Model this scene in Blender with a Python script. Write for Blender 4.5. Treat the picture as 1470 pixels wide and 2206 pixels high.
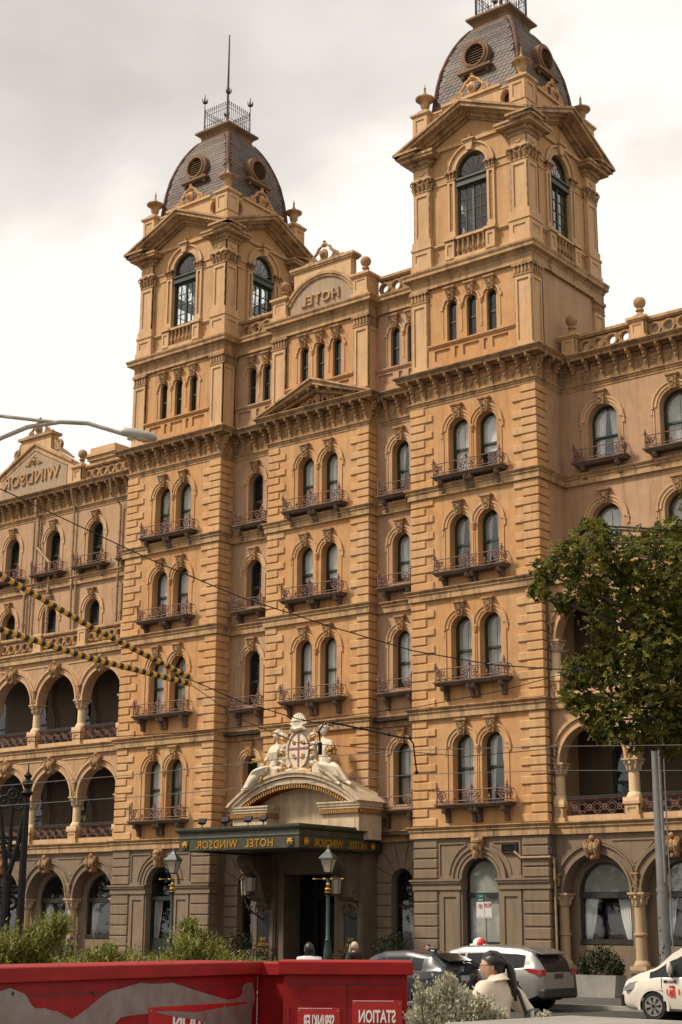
import bpy, bmesh, math, random
from math import pi, sin, cos, radians, sqrt, atan2
from mathutils import Vector, Matrix, Euler
from mathutils.geometry import tessellate_polygon
random.seed(7)
scn = bpy.context.scene
for o in list(bpy.data.objects):
    bpy.data.objects.remove(o)
COL = scn.collection

# ------------------------------------------------------------------ camera
cd = bpy.data.cameras.new('camera')
cam = bpy.data.objects.new('camera', cd); COL.objects.link(cam)
cd.sensor_fit = 'VERTICAL'; cd.sensor_height = 36.0; cd.lens = 54.0917
cd.clip_end = 2000; cd.clip_start = 0.1
CAMP = Vector((27.7677, -46.3761, 2.1197))
yaw, pitch, roll = -0.671759, 0.264367, 0.0054116
fw = Vector((sin(yaw)*cos(pitch), cos(yaw)*cos(pitch), sin(pitch)))
rt = Vector((cos(yaw), -sin(yaw), 0)); up = rt.cross(fw)
rt, up = rt*cos(roll)+up*sin(roll), up*cos(roll)-rt*sin(roll)
cam.matrix_world = Matrix(((rt.x, up.x, -fw.x, CAMP.x), (rt.y, up.y, -fw.y, CAMP.y), (rt.z, up.z, -fw.z, CAMP.z), (0, 0, 0, 1)))
scn.camera = cam

# ------------------------------------------------------------------ world and light
SUN_AZ, SUN_EL = radians(230), radians(50)      # direction towards the sun: front left of the facade
sdir = Vector((cos(SUN_EL)*cos(SUN_AZ), cos(SUN_EL)*sin(SUN_AZ), sin(SUN_EL)))
W = bpy.data.worlds.new('World'); scn.world = W; W.use_nodes = True
nt = W.node_tree; nt.nodes.clear()
def N(t, **k):
    n = nt.nodes.new(t)
    for a, b in k.items(): setattr(n, a, b)
    return n
sky = N('ShaderNodeTexSky', sky_type='NISHITA'); sky.sun_disc = False
sky.sun_elevation = SUN_EL; sky.sun_rotation = pi/2 - SUN_AZ; sky.dust_density = 4; sky.air_density = 1.5
sb = N('ShaderNodeMix', data_type='RGBA', blend_type='MULTIPLY'); sb.inputs[0].default_value = 1
nt.links.new(sky.outputs[0], sb.inputs[6]); sb.inputs[7].default_value = (0.06, 0.06, 0.06, 1)
tc = N('ShaderNodeTexCoord'); mp = N('ShaderNodeMapping'); mp.inputs['Scale'].default_value = (1.5, 1.5, 2.6); mp.inputs['Location'].default_value = (0.053, 0.89, -4.655)
nt.links.new(tc.outputs['Generated'], mp.inputs[0])
n1 = N('ShaderNodeTexNoise'); n1.inputs['Scale'].default_value = 1.35; n1.inputs['Detail'].default_value = 7; n1.inputs['Roughness'].default_value = 0.5; n1.inputs['Distortion'].default_value = 0.35
nt.links.new(mp.outputs[0], n1.inputs[0])
cr = N('ShaderNodeValToRGB'); e = cr.color_ramp.elements
e[0].position = 0.30; e[0].color = (0.43, 0.398, 0.365, 1); e[1].position = 0.545; e[1].color = (0.78, 0.735, 0.68, 1)
m_ = cr.color_ramp.elements.new(0.47); m_.color = (0.60, 0.562, 0.523, 1)
nt.links.new(n1.outputs[0], cr.inputs[0])
mx = N('ShaderNodeMix', data_type='RGBA'); mx.inputs[0].default_value = 0.94
nt.links.new(sb.outputs[2], mx.inputs[6]); nt.links.new(cr.outputs[0], mx.inputs[7])
bg = N('ShaderNodeBackground'); bg.inputs[1].default_value = 0.98
nt.links.new(mx.outputs[2], bg.inputs[0])
wo = N('ShaderNodeOutputWorld'); nt.links.new(bg.outputs[0], wo.inputs[0])
sl = bpy.data.lights.new('sun', 'SUN'); sl.energy = 3.0; sl.angle = radians(8); sl.color = (1.0, 0.90, 0.76)
so = bpy.data.objects.new('sun', sl); COL.objects.link(so)
so.rotation_euler = (-sdir).to_track_quat('-Z', 'Y').to_euler(); so.location = (0, -30, 60)
scn.view_settings.view_transform = 'Standard'; scn.view_settings.look = 'None'
scn.view_settings.exposure = 0.62; scn.view_settings.gamma = 1.0; scn.view_settings.use_curve_mapping = False
scn.render.engine = 'CYCLES'
scn.cycles.max_bounces = 8; scn.cycles.transparent_max_bounces = 16

# ------------------------------------------------------------------ materials
def newmat(name):
    m = bpy.data.materials.new(name); m.use_nodes = True
    t = m.node_tree; t.nodes.clear()
    b = t.nodes.new('ShaderNodeBsdfPrincipled'); o = t.nodes.new('ShaderNodeOutputMaterial')
    t.links.new(b.outputs[0], o.inputs[0])
    return m, t, b
def noise(t, scale, sc=(1, 1, 1), detail=4, rough=0.55, coord='pos', loc=(0, 0, 0)):
    if coord == 'pos':
        g = t.nodes.new('ShaderNodeNewGeometry'); src = g.outputs['Position']
    else:
        g = t.nodes.new('ShaderNodeTexCoord'); src = g.outputs['Object']
    mp = t.nodes.new('ShaderNodeMapping'); mp.inputs['Scale'].default_value = sc; mp.inputs['Location'].default_value = loc
    t.links.new(src, mp.inputs[0])
    n = t.nodes.new('ShaderNodeTexNoise'); n.inputs['Scale'].default_value = scale; n.inputs['Detail'].default_value = detail; n.inputs['Roughness'].default_value = rough
    t.links.new(mp.outputs[0], n.inputs[0])
    return n.outputs[0]
def ramp(t, src, p0, p1, v0=0.0, v1=1.0):
    r = t.nodes.new('ShaderNodeMapRange'); r.inputs[1].default_value = p0; r.inputs[2].default_value = p1; r.inputs[3].default_value = v0; r.inputs[4].default_value = v1
    t.links.new(src, r.inputs[0]); return r.outputs[0]
def mixc(t, f, a, b, blend='MIX'):
    m = t.nodes.new('ShaderNodeMix'); m.data_type = 'RGBA'; m.blend_type = blend
    for s, i in ((f, 0), (a, 6), (b, 7)):
        if isinstance(s, (int, float)): m.inputs[i].default_value = s
        elif isinstance(s, tuple): m.inputs[i].default_value = (*s, 1)[:4]
        else: t.links.new(s, m.inputs[i])
    return m.outputs[2]
def bump(t, b, h, strength=0.3, dist=0.02):
    n = t.nodes.new('ShaderNodeBump'); n.inputs['Strength'].default_value = strength; n.inputs['Distance'].default_value = dist
    t.links.new(h, n.inputs['Height']); t.links.new(n.outputs[0], b.inputs['Normal'])
MATS = {}
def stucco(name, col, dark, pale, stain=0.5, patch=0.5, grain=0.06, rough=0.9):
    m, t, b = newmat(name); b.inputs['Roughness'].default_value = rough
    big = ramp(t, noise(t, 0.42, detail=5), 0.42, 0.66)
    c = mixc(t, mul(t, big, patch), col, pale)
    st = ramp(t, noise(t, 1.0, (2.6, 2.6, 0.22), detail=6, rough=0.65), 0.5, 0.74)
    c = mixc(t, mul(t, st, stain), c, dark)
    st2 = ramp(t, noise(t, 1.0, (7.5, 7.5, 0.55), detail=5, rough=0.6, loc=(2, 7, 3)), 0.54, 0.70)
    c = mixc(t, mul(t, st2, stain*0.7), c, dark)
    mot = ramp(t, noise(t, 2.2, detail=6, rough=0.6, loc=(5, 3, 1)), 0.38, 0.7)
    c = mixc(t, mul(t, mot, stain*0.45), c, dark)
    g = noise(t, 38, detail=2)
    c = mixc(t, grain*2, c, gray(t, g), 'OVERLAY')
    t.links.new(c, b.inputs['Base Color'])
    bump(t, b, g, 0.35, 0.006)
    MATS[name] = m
def mul(t, a, k):
    n = t.nodes.new('ShaderNodeMath'); n.operation = 'MULTIPLY'; t.links.new(a, n.inputs[0])
    if isinstance(k, (int, float)): n.inputs[1].default_value = k
    else: t.links.new(k, n.inputs[1])
    return n.outputs[0]
def gray(t, v):
    n = t.nodes.new('ShaderNodeCombineColor'); [t.links.new(v, n.inputs[i]) for i in range(3)]; return n.outputs[0]
def plain(name, col, rough=0.6, metal=0.0, var=0.12, vscale=6, bmp=0.0, bscale=30, dark=None, coat=0.0, spec=0.5):
    m, t, b = newmat(name)
    v = ramp(t, noise(t, vscale, detail=5, coord='obj'), 0.3, 0.7)
    d = dark or tuple(x*(1-var*2.2) for x in col)
    t.links.new(mixc(t, v, d, col), b.inputs['Base Color'])
    b.inputs['Roughness'].default_value = rough; b.inputs['Metallic'].default_value = metal
    b.inputs['Coat Weight'].default_value = coat; b.inputs['Specular IOR Level'].default_value = spec
    if bmp: bump(t, b, noise(t, bscale, coord='obj'), bmp, 0.01)
    MATS[name] = m; return m, t, b
stucco('ochre', (0.485, 0.250, 0.097), (0.235, 0.115, 0.048), (0.52, 0.325, 0.157), 0.68, 0.7)
stucco('buff', (0.415, 0.25, 0.138), (0.22, 0.126, 0.07), (0.455, 0.298, 0.18), 0.65, 0.55)
stucco('cream', (0.53, 0.328, 0.165), (0.26, 0.15, 0.076), (0.56, 0.38, 0.215), 0.55, 0.6)
stucco('quoin', (0.51, 0.277, 0.113), (0.265, 0.136, 0.063), (0.545, 0.36, 0.19), 0.58, 0.8)
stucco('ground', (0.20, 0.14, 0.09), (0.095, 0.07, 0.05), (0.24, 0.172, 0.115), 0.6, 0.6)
stucco('trim', (0.45, 0.27, 0.125), (0.06, 0.04, 0.028), (0.50, 0.335, 0.18), 0.9, 0.5)
stucco('weathered', (0.33, 0.19, 0.088), (0.035, 0.026, 0.02), (0.44, 0.28, 0.14), 1.0, 0.5)
stucco('column', (0.66, 0.47, 0.27), (0.42, 0.28, 0.16), (0.70, 0.53, 0.33), 0.4, 0.5)
stucco('carved', (0.36, 0.205, 0.09), (0.06, 0.04, 0.027), (0.46, 0.285, 0.14), 0.85, 0.5)
stucco('slabstone', (0.12, 0.075, 0.05), (0.04, 0.028, 0.022), (0.22, 0.15, 0.10), 0.8, 0.4)
stucco('marble', (0.64, 0.54, 0.41), (0.30, 0.225, 0.145), (0.74, 0.66, 0.54), 0.55, 0.6)
stucco('porchstone', (0.52, 0.395, 0.255), (0.20, 0.135, 0.08), (0.60, 0.48, 0.34), 0.7, 0.6)
stucco('louvre_stone', (0.20, 0.11, 0.055), (0.06, 0.04, 0.03), (0.30, 0.18, 0.10), 0.8, 0.5)
plain('green', (0.030, 0.045, 0.022), 0.5, var=0.2)
plain('darkgreen', (0.012, 0.017, 0.013), 0.5, var=0.2)
plain('canopygreen', (0.062, 0.062, 0.036), 0.5, var=0.25, vscale=3, dark=(0.026, 0.028, 0.017))
plain('iron', (0.25, 0.125, 0.098), 0.65, var=0.25, vscale=8, dark=(0.10, 0.05, 0.04))
plain('blackiron', (0.008, 0.0075, 0.007), 0.6, var=0.2, spec=0.25)
plain('roofiron', (0.045, 0.028, 0.022), 0.7, var=0.3)
plain('gold', (0.62, 0.32, 0.04), 0.38, metal=0.55, var=0.2, vscale=14)
plain('goldpaint', (0.50, 0.26, 0.055), 0.55, metal=0.15, var=0.3, vscale=14)
plain('dark_interior', (0.012, 0.010, 0.009), 0.9)
plain('curtain', (0.84, 0.81, 0.76), 0.95, var=0.08, vscale=1.5)
plain('curtain_dim', (0.55, 0.51, 0.45), 0.95, var=0.1, vscale=1.5)
plain('curtain_grey', (0.40, 0.38, 0.34), 0.95, var=0.1, vscale=1.5)
plain('blind', (0.42, 0.40, 0.34), 0.95, var=0.05, vscale=1.0)
plain('lightgalv', (0.44, 0.40, 0.34), 0.5, metal=0.2, var=0.2, vscale=4)
plain('pipe', (0.36, 0.24, 0.13), 0.6, var=0.2)
plain('darkpipe', (0.10, 0.07, 0.05), 0.6, var=0.2)
plain('terracotta', (0.16, 0.065, 0.035), 0.85, var=0.3, vscale=5, dark=(0.05, 0.028, 0.02))
plain('dark_red', (0.16, 0.02, 0.01), 0.7)
def slate_mat():
    m, t, b = newmat('slate')
    oi = t.nodes.new('ShaderNodeObjectInfo')
    n = noise(t, 0.55, (1, 1, 1.6), detail=4)
    n2 = noise(t, 4.2, (1, 1, 1), detail=1, loc=(3, 1, 2))
    g_ = t.nodes.new('ShaderNodeNewGeometry'); ad = t.nodes.new('ShaderNodeMath'); ad.operation = 'ADD'; t.links.new(oi.outputs['Random'], ad.inputs[0]); t.links.new(g_.outputs['Random Per Island'], ad.inputs[1]); frc = t.nodes.new('ShaderNodeMath'); frc.operation = 'FRACT'; t.links.new(ad.outputs[0], frc.inputs[0])
    c = mixc(t, ramp(t, n, 0.42, 0.60), (0.050, 0.034, 0.036), (0.13, 0.095, 0.055))
    c = mixc(t, ramp(t, n2, 0.35, 0.65, 0, 0.6), c, (0.07, 0.045, 0.042))
    c = mixc(t, mul(t, frc.outputs[0], 0.55), c, (0.14, 0.105, 0.082))
    t.links.new(c, b.inputs['Base Color']); b.inputs['Roughness'].default_value = 0.6; b.inputs['Specular IOR Level'].default_value = 0.3
    MATS['slate'] = m
slate_mat()
def glass_mat(name, tint, refl=1.0, rough=0.02):
    m = bpy.data.materials.new(name); m.use_nodes = True; t = m.node_tree; t.nodes.clear()
    o = t.nodes.new('ShaderNodeOutputMaterial'); tr = t.nodes.new('ShaderNodeBsdfTransparent'); gl = t.nodes.new('ShaderNodeBsdfGlossy')
    tr.inputs[0].default_value = (*tint, 1); gl.inputs['Roughness'].default_value = rough; gl.inputs[0].default_value = (0.9, 0.9, 0.92, 1)
    fr = t.nodes.new('ShaderNodeLayerWeight'); fr.inputs[0].default_value = 0.5
    pw = t.nodes.new('ShaderNodeMath'); pw.operation = 'POWER'; pw.inputs[1].default_value = 4.0; t.links.new(fr.outputs['Facing'], pw.inputs[0])
    mm = t.nodes.new('ShaderNodeMath'); mm.operation = 'MULTIPLY_ADD'; mm.inputs[1].default_value = 0.9; mm.inputs[2].default_value = 0.055*refl; t.links.new(pw.outputs[0], mm.inputs[0])
    nn = noise(t, 1.2, coord='pos'); bp = t.nodes.new('ShaderNodeBump'); bp.inputs['Strength'].default_value = 0.02; bp.inputs['Distance'].default_value = 0.05
    t.links.new(nn, bp.inputs['Height']); t.links.new(bp.outputs[0], gl.inputs['Normal'])
    mx = t.nodes.new('ShaderNodeMixShader'); t.links.new(mm.outputs[0], mx.inputs[0]); t.links.new(tr.outputs[0], mx.inputs[1]); t.links.new(gl.outputs[0], mx.inputs[2])
    t.links.new(mx.outputs[0], o.inputs[0]); MATS[name] = m
glass_mat('glass', (0.93, 0.95, 0.95), 1.0)
glass_mat('darkglass', (0.30, 0.32, 0.32), 1.3)


# ------------------------------------------------------------------ mesh builder
class MB:
    def __init__(s): s.v = []; s.f = []
    def add(s, vs, fs):
        k = len(s.v); s.v += [tuple(a) for a in vs]; s.f += [tuple(i+k for i in f) for f in fs]; return s
    def mark(s): return len(s.v)
    def xf(s, M, k=0):
        for i in range(k, len(s.v)): s.v[i] = tuple(M @ Vector(s.v[i]))
        return s
    def merge(s, o, M=None):
        k = len(s.v); s.v += [tuple(M @ Vector(a)) for a in o.v] if M else list(o.v); s.f += [tuple(i+k for i in f) for f in o.f]; return s
    def box(s, x0, x1, y0, y1, z0, z1, b=0.0):
        if not b:
            return s.add([(x0,y0,z0),(x1,y0,z0),(x1,y1,z0),(x0,y1,z0),(x0,y0,z1),(x1,y0,z1),(x1,y1,z1),(x0,y1,z1)],
                  [(0,3,2,1),(4,5,6,7),(0,1,5,4),(1,2,6,5),(2,3,7,6),(3,0,4,7)])
        vs = []; 
        for sx in (0, 1):
            for sy in (0, 1):
                for sz in (0, 1):
                    X = (x0, x1)[sx]; Y = (y0, y1)[sy]; Z = (z0, z1)[sz]
                    dx = b if sx == 0 else -b; dy = b if sy == 0 else -b; dz = b if sz == 0 else -b
                    vs += [(X, Y+dy, Z+dz), (X+dx, Y, Z+dz), (X+dx, Y+dy, Z)]
        I = lambda sx, sy, sz, a: ((sx*2+sy)*2+sz)*3+a
        fs = []
        for sx in (0, 1): fs.append([I(sx,0,0,0), I(sx,1,0,0), I(sx,1,1,0), I(sx,0,1,0)])
        for sy in (0, 1): fs.append([I(0,sy,0,1), I(1,sy,0,1), I(1,sy,1,1), I(0,sy,1,1)])
        for sz in (0, 1): fs.append([I(0,0,sz,2), I(1,0,sz,2), I(1,1,sz,2), I(0,1,sz,2)])
        for i in (0, 1):
            for j in (0, 1):
                fs.append([I(0,i,j,1), I(1,i,j,1), I(1,i,j,2), I(0,i,j,2)])
                fs.append([I(i,0,j,0), I(i,1,j,0), I(i,1,j,2), I(i,0,j,2)])
                fs.append([I(i,j,0,0), I(i,j,1,0), I(i,j,1,1), I(i,j,0,1)])
                for k in (0, 1): 
                    if True: pass
        for i in (0, 1):
            for j in (0, 1):
                for k in (0, 1): fs.append([I(i,j,k,0), I(i,j,k,1), I(i,j,k,2)])
        return s.add(vs, fs)
    def prism(s, outer, y0, y1, holes=()):
        """polygon in XZ extruded from y0 to y1"""
        loops = [list(outer)] + [list(h) for h in holes]
        tess = tessellate_polygon([[Vector((a[0], a[1], 0)) for a in l] for l in loops])
        flat = [p for l in loops for p in l]; n = len(flat)
        vs = [(p[0], y0, p[1]) for p in flat] + [(p[0], y1, p[1]) for p in flat]
        fs = [tuple(t) for t in tess] + [tuple(i+n for i in reversed(t)) for t in tess]
        k = 0
        for l in loops:
            m = len(l)
            for i in range(m):
                a, b = k+i, k+(i+1) % m
                fs.append((a, b, b+n, a+n))
            k += m
        return s.add(vs, fs)
    def tube(s, pts, r, n=6, cap=True):
        pts = [Vector(p) for p in pts]; rs = r if isinstance(r, (list, tuple)) else [r]*len(pts)
        k0 = len(s.v); prev = None
        for i, p in enumerate(pts):
            d = (pts[min(i+1, len(pts)-1)] - pts[max(i-1, 0)])
            if d.length < 1e-9: d = Vector((0, 0, 1))
            d.normalize()
            a = prev if prev else (Vector((0, 0, 1)) if abs(d.z) < 0.9 else Vector((1, 0, 0)))
            u = d.cross(a).cross(d)
            if u.length < 1e-6: u = d.orthogonal()
            u.normalize(); w = d.cross(u); prev = u
            for j in range(n):
                t = 2*pi*j/n
                s.v.append(tuple(p + (u*cos(t) + w*sin(t))*rs[i]))
        for i in range(len(pts)-1):
            for j in range(n):
                a = k0+i*n+j; b = k0+i*n+(j+1) % n
                s.f.append((a, b, b+n, a+n))
        if cap:
            s.f.append(tuple(k0+j for j in reversed(range(n)))); e = k0+(len(pts)-1)*n; s.f.append(tuple(e+j for j in range(n)))
        return s
    def lathe(s, prof, n=12, cx=0, cy=0, z=0, sq=False, ang=0):
        k0 = len(s.v)
        for r, h in prof:
            for j in range(n):
                t = 2*pi*(j+0.5)/n + ang
                s.v.append((cx+r*cos(t), cy+r*sin(t), z+h))
        for i in range(len(prof)-1):
            for j in range(n):
                a = k0+i*n+j; b = k0+i*n+(j+1) % n
                s.f.append((a, b, b+n, a+n))
        s.f.append(tuple(k0+j for j in reversed(range(n)))); e = k0+(len(prof)-1)*n; s.f.append(tuple(e+j for j in range(n)))
        return s
    def sphere(s, c, r, nu=10, nv=6, sc=(1, 1, 1)):
        prof = [(r*sin(pi*i/nv), -r*cos(pi*i/nv)) for i in range(nv+1)]
        prof[0] = (r*0.02, -r); prof[-1] = (r*0.02, r)
        k = len(s.v); s.lathe(prof, nu)
        for i in range(k, len(s.v)):
            a = s.v[i]; s.v[i] = (c[0]+a[0]*sc[0], c[1]+a[1]*sc[1], c[2]+a[2]*sc[2])
        return s
    def ring(s, c, R, r, nu=14, nv=5, axis='Y', a0=0, a1=2*pi):
        pts = []
        full = abs(a1-a0-2*pi) < 1e-6
        for i in range(nu + (0 if full else 1)):
            t = a0+(a1-a0)*i/nu
            d = (cos(t), sin(t))
            pts.append((c[0]+R*d[0], c[1], c[2]+R*d[1]) if axis == 'Y' else ((c[0], c[1]+R*d[0], c[2]+R*d[1]) if axis == 'X' else (c[0]+R*d[0], c[1]+R*d[1], c[2])))
        if full: pts.append(pts[0])
        return s.tube(pts, r, nv, cap=not full)
    def sweep(s, path, prof, closed=False):
        """path: plan polyline, outward = right hand side; prof: [(outset, z)]"""
        P = [Vector((a[0], a[1])) for a in path]; n = len(P); ms = []
        for i in range(n):
            if closed: a, b = P[(i-1) % n], P[(i+1) % n]
            else: a, b = P[max(i-1, 0)], P[min(i+1, n-1)]
            d1 = (P[i]-a) if (P[i]-a).length > 1e-9 else (b-P[i]); d2 = (b-P[i]) if (b-P[i]).length > 1e-9 else d1
            d1 = d1.normalized(); d2 = d2.normalized()
            n1 = Vector((d1.y, -d1.x)); n2 = Vector((d2.y, -d2.x))
            k = 1+n1.dot(n2)
            ms.append((n1+n2)/k if k > 1e-6 else n1)
        k0 = len(s.v); m = len(prof)
        for i in range(n):
            for d, z in prof: s.v.append((P[i].x+ms[i].x*d, P[i].y+ms[i].y*d, z))
        for i in range(n if closed else n-1):
            for j in range(m-1):
                a = k0+i*m+j; b = k0+((i+1) % n)*m+j
                s.f.append((a, b, b+1, a+1))
        if not closed:
            s.f.append(tuple(k0+j for j in range(m))); e = k0+(n-1)*m; s.f.append(tuple(e+j for j in reversed(range(m))))
        return s
    def mesh(s, name, smooth=None):
        me = bpy.data.meshes.new(name); me.from_pydata(s.v, [], s.f)
        bm = bmesh.new(); bm.from_mesh(me)
        bmesh.ops.recalc_face_normals(bm, faces=bm.faces)
        bm.to_mesh(me); bm.free()
        if smooth is not None:
            for p in me.polygons: p.use_smooth = True
            me.set_sharp_from_angle(angle=radians(smooth))
        return me
    def build(s, name, mat, parent=None, smooth=None, loc=None, rz=0, kind=None):
        return ob(name, s.mesh(name, smooth), mat, parent, loc, rz, kind)
def ob(name, me, mat=None, parent=None, loc=None, rz=0, kind=None, scale=None):
    o = bpy.data.objects.new(name, me); COL.objects.link(o)
    if mat and not me.materials: me.materials.append(MATS[mat] if isinstance(mat, str) else mat)
    if parent: o.parent = parent
    if loc: o.location = loc
    if rz: o.rotation_euler = (0, 0, rz)
    if scale: o.scale = scale
    if kind: o['kind'] = kind
    return o
def empty(name, label, cat, loc=(0, 0, 0), rz=0, group=None):
    o = bpy.data.objects.new(name, None); COL.objects.link(o); o.location = loc; o.rotation_euler = (0, 0, rz); o.empty_display_size = 0.3
    return tag(o, label, cat, group)
def tag(o, label, cat, group=None):
    o['label'] = label; o['category'] = cat
    if group: o['group'] = group
    return o
def arc(cx, cz, r, a0, a1, n): return [(cx+r*cos(a0+(a1-a0)*i/n), cz+r*sin(a0+(a1-a0)*i/n)) for i in range(n+1)]
def arch_poly(cx, w, zb, zs, n=14):
    """opening outline, springing at zs"""
    return [(cx-w/2, zb)] + arc(cx, zs, w/2, pi, 0, n) + [(cx+w/2, zb)]
def rect(x0, x1, z0, z1): return [(x0, z0), (x1, z0), (x1, z1), (x0, z1)]
def arch_ring(cx, cz, r0, r1, n=18, a0=0, a1=pi): return arc(cx, cz, r1, a0, a1, n) + arc(cx, cz, r0, a1, a0, n)
def text_mb(txt, size, depth, mirror=False, bold=0.0, spacing=1.0):
    cu = bpy.data.curves.new('txt', 'FONT'); cu.body = txt; cu.size = size; cu.extrude = depth; cu.offset = bold; cu.space_character = spacing
    cu.align_x = 'CENTER'; cu.resolution_u = 3
    o = bpy.data.objects.new('txt', cu); COL.objects.link(o)
    dg = bpy.context.evaluated_depsgraph_get(); ev = o.evaluated_get(dg); me = ev.to_mesh()
    mb = MB(); mb.add([(-v.co.x if mirror else v.co.x, -v.co.z, v.co.y) for v in me.vertices], [tuple(p.vertices) for p in me.polygons])
    ev.to_mesh_clear(); bpy.data.objects.remove(o); bpy.data.curves.remove(cu)
    return mb
# ------------------------------------------------------------------ the setting: ground, road, kerb
def sheet(name, x0, x1, y0, y1, z, mat, thick=0.0):
    m = MB()
    if thick: m.box(x0, x1, y0, y1, z-thick, z)
    else: m.add([(x0, y0, z), (x1, y0, z), (x1, y1, z), (x0, y1, z)], [(0, 1, 2, 3)])
    return m.build(name, mat, kind='structure')
plain('asphalt', (0.055, 0.052, 0.048), 0.85, var=0.2, vscale=2, bmp=0.4, bscale=60)
plain('bluestone', (0.085, 0.08, 0.075), 0.75, var=0.2, vscale=3)
plain('concrete', (0.30, 0.28, 0.25), 0.85, var=0.15, vscale=2)
plain('earth', (0.10, 0.075, 0.05), 0.95, var=0.3, vscale=2)
sheet('ground', -600, 600, -600, 600, -0.16, 'earth')
sheet('road', -200, 200, -30.0, -6.9, -0.02, 'asphalt')
sheet('pavement', -200, 200, -6.6, 8.0, 0.10, 'bluestone', 0.3)
sheet('kerb', -200, 200, -6.9, -6.604, 0.095, 'concrete', 0.3)
sheet('near_pavement', -200, 200, -60.0, -30.3, 0.30, 'concrete', 0.5)
sheet('near_kerb', -200, 200, -30.296, -30.0, 0.16, 'concrete', 0.4)
for i, y in enumerate((-16.2, -17.63, -20.6, -22.03)):
    m = MB(); m.box(-200, 200, y-0.035, y+0.035, -0.05, -0.008)
    m.build('tram_rail', 'blackiron', kind='structure')

# ------------------------------------------------------------------ the hotel
XL0, XL1, XC0, XC1, XR0, XR1 = -21.333, -15.733, -13.252, -8.017, -5.6, 0.0
YC, YR, YA, YWL, YWR = 0.377, 0.90, 0.35, 2.25, 1.94
C1, C2, C3, C4, CA = 5.26, 9.55, 13.99, 17.97, 21.66
ATOP, CTOP = 22.70, 22.96
H = empty('hotel_building', 'ochre Victorian grand hotel with twin slate-domed towers and arcaded wings', 'hotel', (0, 0, 0))
PLOW = [(-42, YA), (XL0, YA), (XL0, 0), (XL1, 0), (XL1, YR), (XC0, YR), (XC0, YC), (XC1, YC), (XC1, YR), (XR0, YR), (XR0, 0), (XR1, 0), (XR1, YA), (16, YA)]
PUP = [(-42, YWL), (XL0, YWL), (XL0, 0), (XL1, 0), (XL1, YR), (XC0, YR), (XC0, YC), (XC1, YC), (XC1, YR), (XR0, YR), (XR0, 0), (XR1, 0), (XR1, YWR), (16, YWR)]
PTOW = [(XL0, 5.6), (XL0, 0), (XL1, 0), (XL1, YR), (XC0, YR), (XC0, YC), (XC1, YC), (XC1, YR), (XR0, YR), (XR0, 0), (XR1, 0), (XR1, 5.6)]
def shift(p, d): return p
def course(z, h=0.42, e=0.13):
    return [(0, z), (e, z), (e, z+h*0.52), (e+0.05, z+h*0.58), (e+0.05, z+h*0.66), (e+0.02, z+h*0.70), (e+0.12, z+h*0.9), (e+0.12, z+h*0.97), (0, z+h)]
for p, z in ((PLOW, C1), (PLOW, C2), (PLOW, C3), (PUP, C4)):
    MB().sweep(p, course(z)).build('string_course', 'trim', H)
# --- window heights per floor: slab top / sill, meeting rail, arch top
FL = [(6.42, 7.72, 8.95), (10.82, 12.02, 13.29), (14.93, 16.02, 17.16), (18.65, 19.77, 20.97)]
BAYS = [('R', XR0, XR1, 0.0), ('C', XC0, XC1, YC), ('L', XL0, XL1, 0.0)]
WW = 0.92
PAIR = 0.63
OPEN = []      # (x, width, sill, mid, top, y, style)
def wallbox(x0, x1, z0, z1, y, holes, mat, name='wall', t=0.55):
    return MB().prism(rect(x0, x1, z0, z1), y, y+t, holes).build(name, mat, H)
for k, x0, x1, y in BAYS:
    cx = (x0+x1)/2; hs = []; w = WW if k != 'C' else 0.84
    for i, (s, mid, top) in enumerate(FL):
        if k == 'C' and i == 0: continue
        for d in (-PAIR, PAIR):
            OPEN.append((cx+d, w, s, mid, top, y, k, i)); hs.append(arch_poly(cx+d, w, s-0.05, top-w/2))
    wallbox(x0, x1, C1+0.2, CTOP-0.3, y, hs, 'ochre')
for x0, x1, k in ((XL1, XC0, 'RL'), (XC1, XR0, 'RR')):
    cx = (x0+x1)/2; hs = []
    for i, (s, mid, top) in enumerate(FL):
        OPEN.append((cx, 0.84, s+0.35 if i else s+0.25, mid, top, YR, k, i)); hs.append(arch_poly(cx, 0.84, s+0.2, top-0.42))
    wallbox(x0-0.3, x1+0.3, C1+0.2, CTOP-0.3, YR, hs, 'buff')
RWX = [1.68+2.93*i for i in range(5)]; LWX = [XL0-1.55-3.03*i for i in range(6)]
for xs, x0, x1, y, k in ((RWX, XR1, 16, YWR, 'WR'), (LWX, -42, XL0, YWL, 'WL')):
    hs = []; w = 1.22 if k == 'WR' else 1.02
    for i in (2, 3):
        s, mid, top = FL[i]
        for x in xs:
            OPEN.append((x, w, s+0.12 if i == 3 else s-0.3, mid, top, y, k, i)); hs.append(arch_poly(x, w, (s+0.05 if i == 3 else s-0.35), top-w/2))
    wallbox(x0-0.3 if k == 'WR' else x0, x1 if k == 'WR' else x1+0.3, C3, CTOP-0.3, y, hs, 'buff')
# side returns of the projecting bays and the upper wall ends
for x, y0, y1, mat, z0, z1 in ((XR1, 0.0, 2.4, 'buff', C1+0.2, CTOP-0.3), (XL1, 0.0, 1.2, 'buff', C1+0.2, CTOP-0.3), (XC1, YC, 1.2, 'buff', C1+0.2, CTOP-0.3), (XC0, YC, 1.2, 'buff', C1+0.2, CTOP-0.3), (XR0, 0, 1.2, 'buff', C1+0.2, CTOP-0.3), (XL0, 0, 2.6, 'buff', C1+0.2, CTOP-0.3)):
    s = 1 if x in (XR1, XL1, XC1) else -1
    a, b = (x-0.4, x) if s > 0 else (x, x+0.4)
    MB().box(a+0.004, b-0.0, y0+0.552, y1, z0, z1).build('side_wall', mat, H)
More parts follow.
